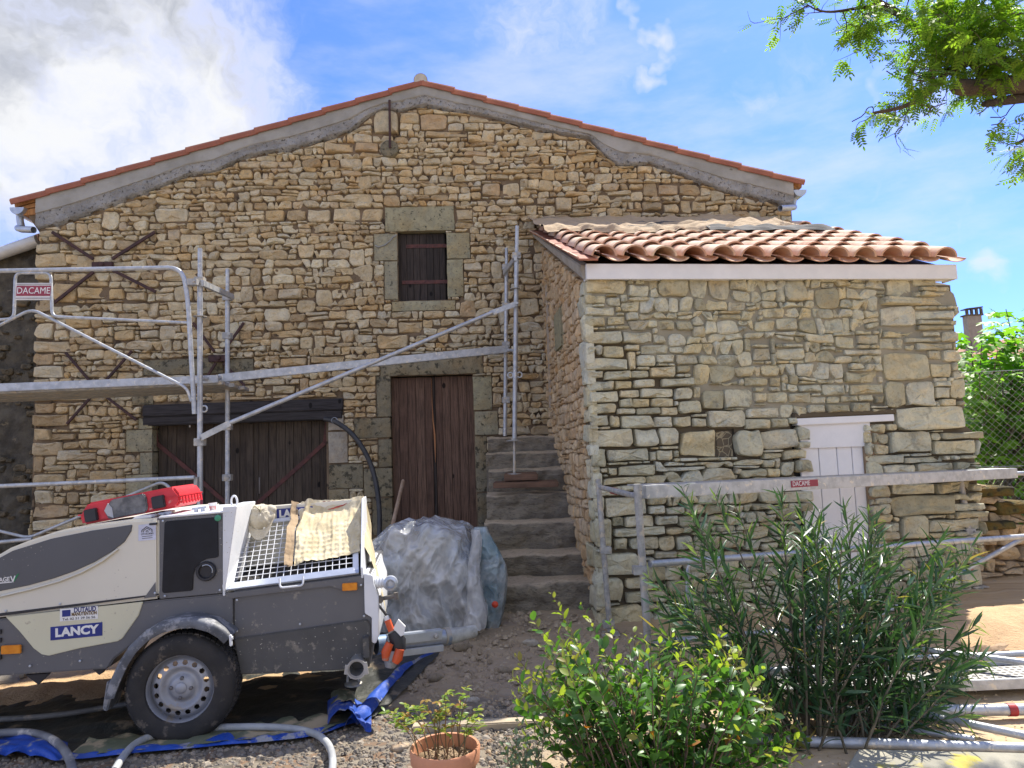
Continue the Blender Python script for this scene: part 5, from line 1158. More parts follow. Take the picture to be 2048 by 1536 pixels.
# rim: a dished plate with real holes
mb = MB(); mb.lathe((0, 0, 0), (0, -1, 0), [(.180, -.15), (.172, -.12), (.170, -.03), (.176, -.012), (.186, .002), (.194, .006), (.196, .001), (.190, -.006)], 48); mb.build('rim', K_rim, wh, 50)
import itertools
mb = MB(); NS = 224; radii = [.172, .160, .152, .149, .1465, .144, .1415, .139, .1365, .134, .1315, .129, .1265, .124, .1215, .119, .116, .104, .092, .080, .070, .060, .050, .036, .0]
dish = [-.060, -.052, -.040, -.038, -.036, -.035, -.034, -.0335, -.033, -.0325, -.032, -.0315, -.031, -.0305, -.030, -.029, -.028, -.032, -.048, -.050, -.046, -.030, -.026, -.024, -.022]
nh = 16
for i, r in enumerate(radii):
    for k in range(NS): mb.v.append((cos(2 * pi * k / NS) * r, -dish[i] - .0, sin(2 * pi * k / NS) * r))
for i in range(len(radii) - 1):
    for k in range(NS):
        rm = (radii[i] + radii[i + 1]) / 2; am = 2 * pi * (k + .5) / NS
        hole = False
        for h_ in range(nh):
            ha = 2 * pi * (h_ + .5) / nh
            dx_, dz_ = rm * cos(am) - .134 * cos(ha), rm * sin(am) - .134 * sin(ha)
            if dx_ * dx_ + dz_ * dz_ < .0135 ** 2: hole = True
        if not hole: mb.f.append((i * NS + k, i * NS + (k + 1) % NS, (i + 1) * NS + (k + 1) % NS, (i + 1) * NS + k)); mb.tint.append(.5)
mb.build('wheel_disc', K_rim, wh, 50)
for k in range(4):
    a_ = radians(82 + 90 * k); mb = MB(); mb.lathe((cos(a_) * .052, .030, sin(a_) * .052), (0, -1, 0), [(0, -.0), (.0115, 0), (.0105, .012), (.005, .014), (0, .014)], 6); mb.build('wheel_bolt', simple('bolt_dark', (.16, .15, .15), None, .5, .5), wh, 30)
MB().lathe((0, .034, 0), (0, -1, 0), [(.032, 0), (.030, .016), (.024, .021), (0, .022)], 24).build('hub_cap', K_rim, wh, 40)
mb = MB(); mb.tube([(.0, -.005, -.152), (.0, -.02, -.146)], .005, 6); mb.build('tyre_valve', K_black, wh, 60)
# mudguard
def arc_pts(inner):
    px_ = [(212, 1395), (222, 1362), (240, 1322), (262, 1288), (292, 1260), (325, 1243), (360, 1234), (395, 1233), (428, 1242), (452, 1256), (466, 1269)]
    return [MF.uv(x, y, -.11) for x, y in px_]
ao = arc_pts(0); cc = V((wc.x, wc.z)); mb = MB(); th_ = .028; vs = []
for k, (x, z) in enumerate(ao):
    d_ = V((x - cc.x, z - cc.y)); d_.normalize(); wdt = .0 if k > 0 else .01
    prof_ = [(-.145, -.055), (-.15, -.02), (-.135, -.003), (-.10, .0), (.10, .0), (.13, -.01), (.13, -.03), (-.09, -.02), (-.125, -.03), (-.128, -.055)]
    for (y, r) in prof_: vs.append((x + d_.x * r, y, z + d_.y * r))
m_n = 10; n_ = len(ao)
mb.add(vs, [(i * m_n + j, i * m_n + (j + 1) % m_n, (i + 1) * m_n + (j + 1) % m_n, (i + 1) * m_n + j) for i in range(n_ - 1) for j in range(m_n)] + [tuple(range(m_n - 1, -1, -1)), tuple((n_ - 1) * m_n + j for j in range(m_n))])
mb.build('mudguard', K_fend, mt, 60, recalc=True)
mb = MB(); a = [P(*p, -.10) for p in ((213, 1362), (228, 1370), (214, 1424), (204, 1420))]; mb.hexa(a + [p + V((0, .16, 0)) for p in a]); mb.build('mud_flap', K_fend, mt, None, .006, recalc=True)
mb = MB(); mb.lathe(P(464, 1276, -.145), (1, .2, 0), [(0, 0), (.012, 0), (.012, .006), (0, .006)], 12); p = P(464, 1278, -.12); mb.box(p.x - .005, p.x + .008, -.16, -.14, p.z - .03, p.z + .03); mb.build('clearance_marker', K_white, mt, 40, .003)
# axle, so the wheel is held
mb = MB(); mb.tube([V((wc.x, -.05, wc.z)), V((wc.x, 1.3, wc.z))], .035, 10); mb.build('axle', K_black, mt, 60)
wh2 = wh.copy(); COL.objects.link(wh2); wh2.location = (wc.x, 1.30, wc.z); 
for ch in list(wh.children):
    if ch.name.startswith(('tyre', 'rim', 'wheel_disc')): c2 = ch.copy(); COL.objects.link(c2); c2.parent = wh2
# decals
def decal(x0, y0, x1, y1, mat, name, t=-.0075, slope=0.0):
    mb = MB(); pp = poly([(x0, y1), (x1, y1 + slope), (x1, y0 + slope), (x0, y0)], t); mb.prism(pp, t - .0012, t); o = mb.build(name, mat, mt, None, .0)
    a, b, c, d = [V((p[0], t - .0012, p[1])) for p in pp]; return (a + c) / 2, (b - a), (d - a)
c, X_, Y_ = decal(101, 1254, 205, 1281, K_blue, 'name_plate', -.0075, -10)
M_ = onplane(V((0, 0, 0)), X_, Y_, c, .001); text('LANCY', .062, M_pwhite, mt, M_, bold=.003, width=X_.length * .84)
c, X_, Y_ = decal(120, 1218, 196, 1243, M_pwhite, 'dealer_sticker', -.0075, -6)
M_ = onplane(V((0, 0, 0)), X_, Y_, c, .0008); W_, H_ = X_.length, Y_.length
text('DUTAUD', .036, simple('print_navy', (.02, .03, .16), None, .5), mt, M_ @ Matrix.Translation((W_ * .16, H_ * .30, 0)), bold=.001, width=W_ * .58)
text('MANUTENTION', .026, simple('print_brown', (.16, .09, .02), None, .5), mt, M_ @ Matrix.Translation((W_ * .14, H_ * -.02, 0)), bold=.0008, width=W_ * .66)
text('Tel. 02 51 29 56 56', .018, M_ink, mt, M_ @ Matrix.Translation((0, H_ * -.36, 0)), width=W_ * .86)
mb = MB(); mb.box(-W_ * .44, -W_ * .22, -H_ * .14, H_ * .38, 0, .0006); o = mb.build('sticker_emblem', K_blue, mt); o.matrix_basis = M_
c, X_, Y_ = decal(277, 1050, 312, 1082, simple('sticker_lilac', (.60, .62, .74), None, .5), 'house_sticker', -.0075, -3)
M_ = onplane(V((0, 0, 0)), X_, Y_, c, .0008); W_, H_ = X_.length, Y_.length
mb = MB(); hh = [(-.30, .02), (-.30, .14), (-.02, .36), (.28, .16), (.28, .0)]
for a_, b_ in zip(hh, hh[1:]): mb.bar((a_[0] * W_, a_[1] * H_, .001), (b_[0] * W_, b_[1] * H_, .001), .0035, .001, up=(0, 0, 1))
for a_, b_ in (((-.2, .0), (-.2, .12)), ((-.2, .12), (.0, .26)), ((.0, .26), (.18, .12)), ((-.05, .0), (-.05, .1)), ((-.05, .1), (.05, .1)), ((.05, .1), (.05, 0))): mb.bar((a_[0] * W_, a_[1] * H_, .001), (b_[0] * W_, b_[1] * H_, .001), .0028, .001, up=(0, 0, 1))
o = mb.build('sticker_emblem', M_ink, mt); o.matrix_basis = M_
text('CM FACADES', .014, M_ink, mt, M_ @ Matrix.Translation((0, H_ * -.10, 0)), width=W_ * .7); 
for k in range(2): mb = MB(); mb.box(-W_ * .3, W_ * .3, -H_ * (.26 + .12 * k), -H_ * (.23 + .12 * k), 0, .0005); o = mb.build('sticker_line', M_ink, mt); o.matrix_basis = M_
a = P(10, 1162, -.0135); M_ = onplane(V((0, 0, 0)), P(300, 1120, 0) - P(0, 1148, 0), V((0, 0, 1)), a, .001)
text('STAGE', .034, M_pwhite, mt, onplane(V((0, 0, 0)), V((1, 0, -.02)), V((0, 0, 1)), P(3, 1160, -.0135), .001), bold=.0006, width=.085)
text('V', .05, M_pwhite, mt, onplane(V((0, 0, 0)), V((1, 0, -.02)), V((0, 0, 1)), P(26, 1159, -.0135), .001), bold=.001, width=.028)
mb = MB(); mb.prism(poly([(25, 1163), (29, 1163), (39, 1146), (34, 1149)], -.0135), -.0150, -.0135); mb.build('green_tick', simple('print_green', (.02, .25, .08), None, .5), mt, recalc=True)
mb = MB(); mb.prism(poly([(-10, 1166), (24, 1163), (24, 1165), (-10, 1168)], -.0135), -.0148, -.0135); mb.build('underline', M_pwhite, mt, recalc=True)
hc = BT0.lerp(BT1, .42) + V((0, 0, 0)); hcP = P(575, 1027, .52)
fx = (BT1 - BT0).normalized()
mb = MB(); M_ = onplane(V((0, 0, 0)), fx, V((0, 0, 1)), P(590, 1026, .524), .004); mb.box(-.115, .115, -.035, .035, 0, .001); o = mb.build('name_plate', K_blue, mt); o.matrix_basis = M_
text('LANCY', .065, M_pwhite, mt, M_ @ Matrix.Translation((.0, 0, .0015)), bold=.003, width=.205)

# ------------------------------------------------------------------ things lying on the machine
rc_ = P(262, 1036, .18); CaF = MF.M @ Matrix.Translation(P(262, 1033, .10)) @ Matrix.Rotation(radians(-5.5), 4, 'Y') @ Matrix.Rotation(radians(-4), 4, 'Z')
tc = thing('tool_case', 'red plastic power tool case with black latches lying on the machine bonnet', 'tool case', CaF)
K_redp = simple('plastic_red', (.62, .035, .05), (.54, .03, .04), .42, 0, 6, .1, 50, dirt=((.58, .25, .22), 14, .62))
wl = .29; hl = .062
mb = MB(); bodyp = [(-wl, .03), (-wl + .02, .005), (wl - .03, 0), (wl, .03), (wl, .07), (wl - .03, .125), (-wl + .06, .125), (-wl + .01, .07)]
mb.prism(bodyp, 0, .34); mb.build('case_shell', K_redp, tc, 30, .012, recalc=True)
mb = MB(); mb.box(-wl - .004, wl + .004, -.006, .346, .060, .068); mb.build('case_rim', K_redp, tc, 30, .003)
mb = MB(); mb.prism([(-.12, .008), (.09, .008), (.105, .03), (.105, .10), (.09, .118), (-.09, .118), (-.14, .06)], -.014, .01); mb.build('handle_panel', simple('plastic_grey_scuffed', (.08, .082, .085), (.20, .20, .20), .5, 0, 14, .2, 60), tc, 30, .006, recalc=True)
mb = MB(); mb.prism([(-.12, .030), (-.09, .012), (-.09, .07), (-.11, .10), (-.135, .062)], -.018, -.010); mb.build('clear_label', simple('label_pale', (.42, .43, .45), None, .4), tc, recalc=True)
for x in (-.215, .17): MB().box(x - .036, x + .036, -.022, .006, .016, .088).build('latch', K_black, tc, 30, .005)
for k in range(7):
    MB().box(wl - .001, wl + .006, .03 + k * .045, .045 + k * .045, .015, .058).build('case_rib', K_redp, tc)
cup = P(426, 1019, .20); t = thing('paper_cup', 'small red and white paper cup standing on the machine top cover', 'cup', MF.M @ Matrix.Translation(P(426, 1021, .16)))
MB().lathe((0, 0, 0), (0, 0, 1), [(0, 0), (.017, 0), (.024, .042), (.026, .045), (.023, .044), (.016, .004), (0, .004)], 18).build('cup_body', simple('cup_red', (.55, .06, .06), (.7, .6, .55), .5, 0, 18), t, 40)
MB().lathe((0, 0, .028), (0, 0, 1), [(.0222, 0), (.0255, .016), (.0262, .017), (.0255, .018)], 18).build('cup_rim', M_pwhite, t, 40)
# cream cap
cl = P(519, 1042, .42); cp_ = thing('baseball_cap', 'cream cotton peaked cap lying on the machine hopper grid', 'cap', MF.M @ Matrix.Translation(P(521, 1040, .40)) @ Matrix.Rotation(radians(50), 4, 'X') @ Matrix.Rotation(radians(8), 4, 'Y'))
M_cap = simple('cotton_cream', (.62, .57, .45), (.52, .46, .34), .95, 0, 9, .4, 90, dirt=((.34, .29, .2), 12, .62))
def capf(u, v):
    a_ = 2 * pi * u; b_ = pi / 2 * v; r = .085; w2 = 1 + .10 * noise.noise(V((cos(a_) * 2, sin(a_) * 2, v * 2)))
    return V((cos(a_) * cos(b_) * r * w2, sin(a_) * cos(b_) * r * 1.05 * w2 + .02, sin(b_) * .075 * w2 + .012 * noise.noise(V((cos(a_) * 4, v * 5, sin(a_) * 4)))))
MB().grid(36, 12, capf).build('cap_crown', M_cap, cp_, 60)
def brf(u, v):
    a_ = pi + pi * u; r = .072 + .062 * v * sin(pi * u) ** .6; return V((cos(a_) * (.072 + .004 * v), sin(a_) * r - .005, .004 - .018 * v * sin(pi * u) + .01 * cos(a_) ** 2))
mb = MB(); mb.grid(20, 6, brf); mb.grid(20, 6, lambda u, v: brf(1 - u, v) - V((0, 0, .004))); mb.build('cap_peak', M_cap, cp_, 60)
MB().grid(14, 10, lambda u, v: V((.055 + .040 * cos(2 * pi * u) * sin(pi * v), .055 + .03 * cos(pi * v), .035 + .03 * sin(2 * pi * u) * sin(pi * v)))).build('cap_strap_fold', M_cap, cp_, 60, weld=False)
# cloth sack over the hopper
ba = thing('cement_sack', 'cream woven sack with a red printed arc draped over the machine hopper', 'sack', MF.M)
def sack_mat():
    m, nt = newmat('sack_cream'); q = N(nt); f = q.noise(5, 5, .6); c = q.mix(q.ss(f, .35, .65), (.56, .47, .29), (.66, .58, .40))
    c = q.mix(q.ss(q.noise(28, 4, .6, q.coord('Object', (1, 1, .3))), .55, .72, 0, .6), c, (.36, .29, .18))
    q.out(q.bsdf(c, .95, 0, q.bump(q.noise(60, 6, .6), .4, .006), Specular_IOR_Level=.1)); return m
M_sack = sack_mat()
def sk(u, v):
    """u across, v from the foot of the sack to its fold over the header"""
    fu = .50 + .515 * u; lo_ = .20 + .08 * u + .01 * sin(u * 9)
    if v < .8:
        s = lo_ + (1.02 - lo_) * v / .8; p = S3(fu, s, .018)
        qd = .0045 * (abs(sin(pi * NU * (fu - .045) / .91)) * abs(sin(pi * NV * (s - .085) / .885))) * (1 - smooth01((v - .35) / .3))
        p = p - nn0 * qd * 1.3
    else:
        k = (v - .8) / .2; a_ = S3(fu, 1.02, .018); b_ = BT0.lerp(BT1, (fu) * 1.0) + V((0, .02, .012)); p = a_.lerp(b_, k)
    p = p + nn0 * (.022 * fbm((u * 2.2, v * 1.8, 3), 1, 4) + .020 * max(0, noise.noise(V((u * 9 - v * 3, v * 1.4, 7)))) + .006 * noise.noise(V((u * 22, v * 7, 2)))) * (.5 + .8 * (u < .25) * (1 - u * 4) + .3)
    p.x += .014 * noise.noise(V((v * 5, 1, 1))) * (1 if u < .05 or u > .95 else .3); return p
MB().grid(70, 70, sk).build('sack_cloth', M_sack, ba, 70)
def sk2(u, v):   # the folded left edge, brown inside
    p = sk(0.0, v); return p + V((-.045 * sin(pi * u * .9) - .01, -.012 * u, 0)) + nn0 * (.02 * sin(pi * u) + .01 * fbm((u * 3, v * 4, 2)))
MB().grid(10, 40, sk2).build('sack_fold', simple('sack_brown', (.30, .21, .12), (.38, .28, .17), .95, 0, 8, .3, 60), ba, 70)
def sk3(u, v):   # the side hanging past the end plate
    t0_ = sk(1.0, min(1, .12 + .88 * v)); e_ = 1 - u
    return V((t0_.x + .035 * u + .10 * u * (1 - v) * .9, t0_.y + .06 * u, t0_.z - .02 * u - .38 * u * u * (.55 + .6 * (1 - v)) * (1 - .2 * v) + .01 * fbm((u * 4, v * 4, 5))))
MB().grid(20, 34, sk3).build('sack_flap', M_sack, ba, 70)
# printed arc
mb = MB(); pr = []
for k in range(15):
    f = k / 14; x = .46 + .34 * f; y = .835 + .10 * f ** 1.6 + .0 * f; th_ = .004 + .020 * sin(pi * f) ** .8
    p = sk(x, y) + nn0 * .004; p2 = sk(x, y - th_) + nn0 * .004; mb.v += [tuple(p), tuple(p2)]
    if k: j = 2 * k; mb.f.append((j - 2, j - 1, j + 1, j)); mb.tint.append(.5)
mb.build('printed_arc', simple('print_red', (.45, .04, .03), None, .8), ba)
for k in range(5):
    mb = MB(); x = .36 + .075 * k; a_ = [sk(x, .955), sk(x + .04, .958), sk(x + .04, .972), sk(x, .97)]; mb.add([p + nn0 * .005 for p in a_], [(0, 1, 2, 3)]); mb.build('printed_mark', simple('print_rust', (.35, .10, .07), None, .8), ba)

# ------------------------------------------------------------------ sand heap under plastic
hp_ = thing('sand_heap', 'heap of damp sand wrapped in clear plastic before the plank door', 'sand heap', V((-.95, 6.3, GZ(-.95, 6.3))))
M_sandd = simple('sand_damp', (.30, .24, .165), (.21, .165, .11), .95, 0, 6, .7, 40, dirt=((.14, .11, .08), 12, .6), dist=.02)
top_px = [(700, 1150), (745, 1075), (775, 1050), (815, 1036), (870, 1028), (905, 1036), (945, 1046), (968, 1072), (985, 1130)]
tops = pl([(at(x, y, 6.3).x - hp_.location.x, at(x, y, 6.3).z - hp_.location.z) for x, y in top_px])
hx0, hx1 = at(715, 1100, 6.0).x - hp_.location.x, at(975, 1100, 6.0).x - hp_.location.x
def heap(off, wr, drop=0.0, bias=0.0):
    def fn(u, v):
        x = hx0 - off + (hx1 - hx0 + 2 * off) * u; e = min(1, 4.2 * u, 4.2 * (1 - u)); e = sqrt(max(0, 1 - (1 - e) ** 2)); zt = max(.02, tops(x)) * (.45 + .55 * e) - drop
        # v 0..0.5 the steep front, then over the top and down the back
        if v < .45: k = v / .45; y = -.52 * e - off + .12 * k * k; z = zt * .86 * k ** .9
        else: k = (v - .45) / .55; y = -.40 * e - off + 1.5 * k; z = zt * (.86 + .14 * sin(pi * min(1, k * 1.2)) ) * (1 - .55 * k * k)
        n_ = wr * (1.3 * fbm((x * 1.8, y * 2 + 3, z * 1.5), 1, 3) - 1.1 * abs(noise.noise(V((x * 5 + z * 2, z * 1.6, y * 3)))) - .6 * abs(noise.noise(V((x * 9 - z * 5, z * 3, y * 6)))))
        n_ += bias * e; return (x, y - n_, z + n_ * (.8 if v > .4 else .2))
    return fn
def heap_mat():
    m, nt = newmat('heap_two_tone'); q = N(nt); z = q.n('ShaderNodeSeparateXYZ', ins={0: q.coord('Object')}).outputs['Z']
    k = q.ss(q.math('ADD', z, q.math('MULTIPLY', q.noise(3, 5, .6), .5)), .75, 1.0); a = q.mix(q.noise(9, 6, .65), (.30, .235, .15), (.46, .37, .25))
    b = q.mix(q.ss(q.noise(5, 4, .6, q.coord('Object', (2.5, 2.5, .7))), .4, .65), (.13, .15, .175), (.22, .235, .25))  # dark grey-blue towards the bottom, giving way to sand colour higher up
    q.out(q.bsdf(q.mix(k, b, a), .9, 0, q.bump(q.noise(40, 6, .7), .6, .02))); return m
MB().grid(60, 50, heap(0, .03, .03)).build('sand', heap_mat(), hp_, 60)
def plastic(name, tint, dens, rough=.2):
    m, nt = newmat(name); q = N(nt)
    vec = q.coord('Object'); wv = q.n('ShaderNodeVectorMath', operation='ADD', ins={0: q.coord('Object', (1.6, 1.6, .8)), 1: q.n('ShaderNodeTexNoise', ins={'Vector': vec, 'Scale': 2.5, 'Detail': 3.0}).outputs['Color']}).outputs[0]
    v1 = q.n('ShaderNodeTexVoronoi', feature='F1', ins={'Vector': wv, 'Scale': 3.2}).outputs['Distance']
    v2 = q.n('ShaderNodeTexVoronoi', feature='F1', ins={'Vector': wv, 'Scale': 8.5}).outputs['Distance']
    v3 = q.n('ShaderNodeTexVoronoi', feature='F1', ins={'Vector': q.coord('Object', (6, 6, .6)), 'Scale': 4.0}).outputs['Distance']
    h = q.math('ADD', q.math('ADD', v1, q.math('MULTIPLY', v2, .40)), q.math('MULTIPLY', v3, .16))
    nm = q.bump(h, 1.0, .035)
    cl_ = q.noise(2.2, 5, .6, vec)
    face = q.bsdf(q.mix(q.ss(cl_, .38, .64), tint, (.66, .66, .65)), rough, 0, nm, Specular_IOR_Level=.9)
    tr = q.n('ShaderNodeBsdfTransparent', ins={'Color': (.90, .92, .94, 1)}).outputs[0]
    crease = q.math('ADD', q.ss(v1, .42, .66, 0, .22), q.ss(v2, .45, .66, 0, .12))
    f = q.math('ADD', q.math('ADD', dens, crease), q.math('MULTIPLY', q.math('SUBTRACT', cl_, .5), .9), clamp=True)
    q.out(q.n('ShaderNodeMixShader', ins={0: f, 1: tr, 2: face}).outputs[0]); return m
ps = tag(MB().grid(120, 90, heap(.025, .075, 0, .075)).build('plastic_sheet', plastic('polythene_grey', (.58, .62, .65), .40, .22), None, 60), 'creased translucent plastic sheet wrapped round the sand heap', 'plastic sheet')
ps.location = hp_.location
# a ridge of gathered plastic and the bluish bag behind
def gath(u, v):
    p = at(948 + 4 * sin(v * 9), 1062 + 195 * (1 - v), 5.78); a_ = 2 * pi * u; r = (.035 + .055 * (1 - v)) * (1 + .3 * noise.noise(V((cos(a_) * 2, v * 6, sin(a_) * 2))))
    return V((p.x + cos(a_) * r, p.y + sin(a_) * r + .1 * v, p.z))
g_ = MB().grid(20, 40, gath).build('plastic_gather', plastic('polythene_pale', (.56, .56, .56), .50), None, 70); g_.parent = ps; g_.matrix_parent_inverse = Matrix.Translation(-ps.location)
bp = thing('plastic_bag', 'upright bluish clear plastic bag with a red tie beside the stone steps', 'bag', V((at(986, 1230, 5.95).x, 5.98, GZ(-.15, 5.98))))
def bagf(u, v):
    c = at(984 - 14 * smooth01((v - .5) * 2) * 1.6, 1254 - 200 * v, 6.0); a_ = 2 * pi * u; w2 = .13 * (sin(pi * (.12 + .80 * v)) ** .7) * (1 + .12 * fbm((cos(a_) * 1.5, v * 3, sin(a_) * 1.5), 1, 4))
    return V((c.x + cos(a_) * w2, c.y + sin(a_) * w2 * .8, c.z)) - bp.location
MB().grid(40, 50, bagf).build('bag_film', plastic('polythene_blue', (.20, .31, .36), .55, .2), bp, 70)
MB().grid(24, 24, lambda u, v: V(bagf(u, .05 + .85 * v)) * 1.0 + V((0, .01, -.02))).build('bag_filling', simple('bag_filling_dark', (.10, .12, .13), (.20, .21, .20), .9, 0, 8, .5), bp, 60)
rp = at(990, 1209, 5.86) - bp.location
mb = MB(); mb.lathe(rp, (0, -1, 0), [(.028, 0), (.022, .012), (.006, .02), (0, .02)], 9); mb.build('red_tie', simple('tape_red', (.60, .06, .02), (.5, .05, .02), .5), bp, 60)
# tool handle leaning on the door, black hose from the garage
hd = thing('shovel', 'worn wooden tool handle leaning against the plank door behind the sand heap', 'tool', at(780, 1060, 7.1))
mb = MB(); hb = at(778, 1080, 6.9); mb.tube(rel([hb + V((-.05, -.05, -.55)), hb, at(806, 962, 8.35)], hd), [.020, .020, .021], 12); mb.build('handle', simple('handle_wood', (.42, .31, .22), (.32, .22, .15), .7, 0, 9, .2, 50), hd, 60)
a = hb + V((-.05, -.05, -.5)) - hd.location; mb = MB(); mb.hexa([a + V(p) for p in ((-.1, -.01, -.02), (.1, -.01, -.02), (.1, .0, .02), (-.1, .0, .02), (-.07, -.06, -.24), (.07, -.06, -.24), (.07, -.05, -.24), (-.07, -.05, -.24))]); mb.build('blade', M_rust, hd, None, recalc=True)
def smoothpath(pts, it=3):
    pts = [V(p) for p in pts]
    for _ in range(it):
        o = [pts[0]]
        for a_, b_ in zip(pts, pts[1:]): o += [a_.lerp(b_, .25), a_.lerp(b_, .75)]
        o.append(pts[-1]); pts = o
    return pts
M_hoseb = simple('hose_black', (.028, .03, .034), (.05, .05, .052), .5, 0, 9, .1, 30, dirt=((.14, .13, .11), 8, .62))
bh = thing('black_hose', 'thick black hose curving down from the garage doorpost to the ground', 'hose', H.M @ V(H.P(668, 840, -.1)))
mb = MB(); mb.tube(rel(smoothpath([H.M @ H.P(x, y, t_) for x, y, t_ in ((650, 838, -.02), (670, 842, -.12), (700, 862, -.18), (726, 895, -.2), (745, 935, -.22), (756, 985, -.25), (760, 1040, -.3), (758, 1090, -.35), (757, 1140, -.4))]), bh), .029, 12); mb.build('hose_tube', M_hoseb, bh, 60)
mb = MB(); p = H.M @ H.P(669, 841, -.12) - bh.location; mb.tube([p + V((cos(a_) * .036, .0, sin(a_) * .036)) for a_ in [2 * pi * k / 10 for k in range(11)]], .005, 6); mb.build('wire_tie', M_zinc, bh, 60)
# ------------------------------------------------------------------ ground
def gpx(x, y, z=.105):
    d = ray(x, y); k = (z - CAMP.z) / d.z; p = CAMP + d * k
    for _ in range(3):
        zz = GZ(p.x, p.y) + (z - .105); k = (zz - CAMP.z) / d.z; p = CAMP + d * k
    return p
def ground_mat():
    m, nt = newmat('ground_earth'); q = N(nt); sep = q.n('ShaderNodeSeparateXYZ', ins={0: q.coord('Object')}); X, Y = sep.outputs['X'], sep.outputs['Y']
    big = q.noise(1.4, 5, .6); mid = q.noise(7, 7, .65); fi = q.noise(42, 6, .7); wob = q.math('MULTIPLY', q.math('SUBTRACT', mid, .5), 1.1)
    sand = q.mix(mid, (.50, .37, .22), (.40, .285, .165)); sand = q.mix(q.ss(fi, .45, .7, 0, .5), sand, (.60, .50, .36))
    soil = q.mix(mid, (.40, .315, .215), (.28, .22, .15)); soil = q.mix(q.ss(fi, .5, .7, 0, .45), soil, (.48, .39, .28))
    grav = q.mix(q.ss(fi, .35, .6), (.09, .078, .062), (.22, .19, .145)); grav = q.mix(q.ss(q.noise(90, 3, .6), .5, .62), grav, (.19, .125, .08))
    # damp soil where the heap and the steps stand; gravel towards the camera on the left
    d = q.n('ShaderNodeVectorMath', operation='DISTANCE', ins={0: q.n('ShaderNodeCombineXYZ', ins={'X': X, 'Y': q.math('MULTIPLY', Y, .62)}).outputs[0], 1: (-.1, 3.35, 0)}).outputs['Value']
    ks = q.ss(q.math('ADD', d, wob), 1.5, .95)
    kg = q.math('MULTIPLY', q.ss(q.math('ADD', X, wob), .35, -.15), q.ss(q.math('ADD', Y, wob), 4.75, 4.35))
    col = q.mix(ks, sand, soil); col = q.mix(kg, col, grav)
    far = q.ss(Y, 9.5, 12.0); col = q.mix(far, col, q.mix(big, (.10, .12, .04), (.20, .17, .09)))
    h = q.math('ADD', mid, q.math('MULTIPLY', fi, .5))
    q.out(q.bsdf(col, .97, 0, q.bump(h, .9, .03), Specular_IOR_Level=.12)); return m
def gfn(u, v):
    a, b = 2 * u - 1, 2 * v - 1
    x = .2 + 5.5 * a + 300 * a ** 9; y = 5.6 + 4.2 * b + 300 * b ** 9
    near = max(0, 1 - max(0, abs(x) - 5) / 3) * max(0, 1 - max(0, abs(y - 5.5) - 4) / 3)
    soil = max(0, 1 - sqrt((x + .1) ** 2 + ((y - 5.4) * .62) ** 2) / 1.4)
    z = GZ(x, y) if abs(x) < 30 and abs(y) < 40 else .3
    return (x, y, z + near * (.010 + .022 * soil) * fbm((x * 5, y * 5, 0), 1, 5))
struct(MB().grid(360, 300, gfn).build('ground', ground_mat(), None, 60))

def rock(mb, p, s, rg, flat=.6):
    vs = []; a0 = rg.random() * 6; n = 6
    ax, ay = s * rg.uniform(.7, 1.3), s * rg.uniform(.55, 1.0); h = s * flat * rg.uniform(.7, 1.3); ca, sa = cos(a0), sin(a0)
    for k in range(n):
        a = 2 * pi * k / n; x, y = cos(a) * ax * rg.uniform(.8, 1.15), sin(a) * ay * rg.uniform(.8, 1.15)
        vs.append((p[0] + x * ca - y * sa, p[1] + x * sa + y * ca, p[2] - h * .3 + rg.uniform(-.1, .2) * h))
    for k in range(4):
        a = 2 * pi * (k + .5) / 4; x, y = cos(a) * ax * .5, sin(a) * ay * .5
        vs.append((p[0] + x * ca - y * sa, p[1] + x * sa + y * ca, p[2] + h * rg.uniform(.5, .9)))
    mb.add(vs, [(0, 1, 6), (1, 2, 7, 6), (2, 3, 7), (3, 4, 8, 7), (4, 5, 9, 8), (5, 0, 6, 9), (6, 7, 8, 9)])
def scatter(name, mat, n, sampler, size, seed, flat=.6):
    rg = random.Random(seed); mb = MB(); i = 0
    while i < n:
        p = sampler(rg)
        if p is None: continue
        i += 1; mb.cur = rg.random() + 1e-5; s = size[0] + (size[1] - size[0]) * rg.random() ** 2.6
        rock(mb, (p[0], p[1], GZ(p[0], p[1]) + .002), s, rg, flat)
    return stuff(mb.build(name, mat, None))
R_GR = [(0, (.07, .066, .062)), (.25, (.16, .148, .13)), (.5, (.25, .21, .155)), (.7, (.12, .115, .112)), (.85, (.34, .30, .24)), (1, (.20, .125, .075))]
def flat_stone_mat(name, ramp):
    m, nt = newmat(name); q = N(nt); t = q.n('ShaderNodeAttribute', attribute_name='tint').outputs['Fac']
    q.out(q.bsdf(q.mix(q.ss(q.noise(60, 4, .6), .4, .65, 0, .35), q.ramp(t, ramp), (.30, .235, .155)), .92, Specular_IOR_Level=.2)); return m
YF = pl(sorted((gpx(x, y).x, gpx(x, y).y) for x, y in [(-160, 1492), (-60, 1500), (60, 1512), (130, 1526), (250, 1512), (330, 1505), (420, 1497), (520, 1489), (600, 1481), (650, 1472), (700, 1452), (742, 1446)]))
def s_gravel(rg):
    x, y = rg.uniform(-2.9, .75), rg.uniform(2.7, 4.55)
    p = (x, y)
    edge = YF(x) - .01
    if x > -.86: edge = 4.40 - .9 * max(0, x + .1)
    return p if y < edge else None
scatter('gravel', flat_stone_mat('gravel_mixed', R_GR), 16000, s_gravel, (.004, .026), 5, .55)
def s_sand(rg):
    return (rg.uniform(-.4, 3.2), rg.uniform(2.9, 4.6)) if rg.random() < .6 else (rg.uniform(-4.5, -1.4), rg.uniform(4.5, 6.2))
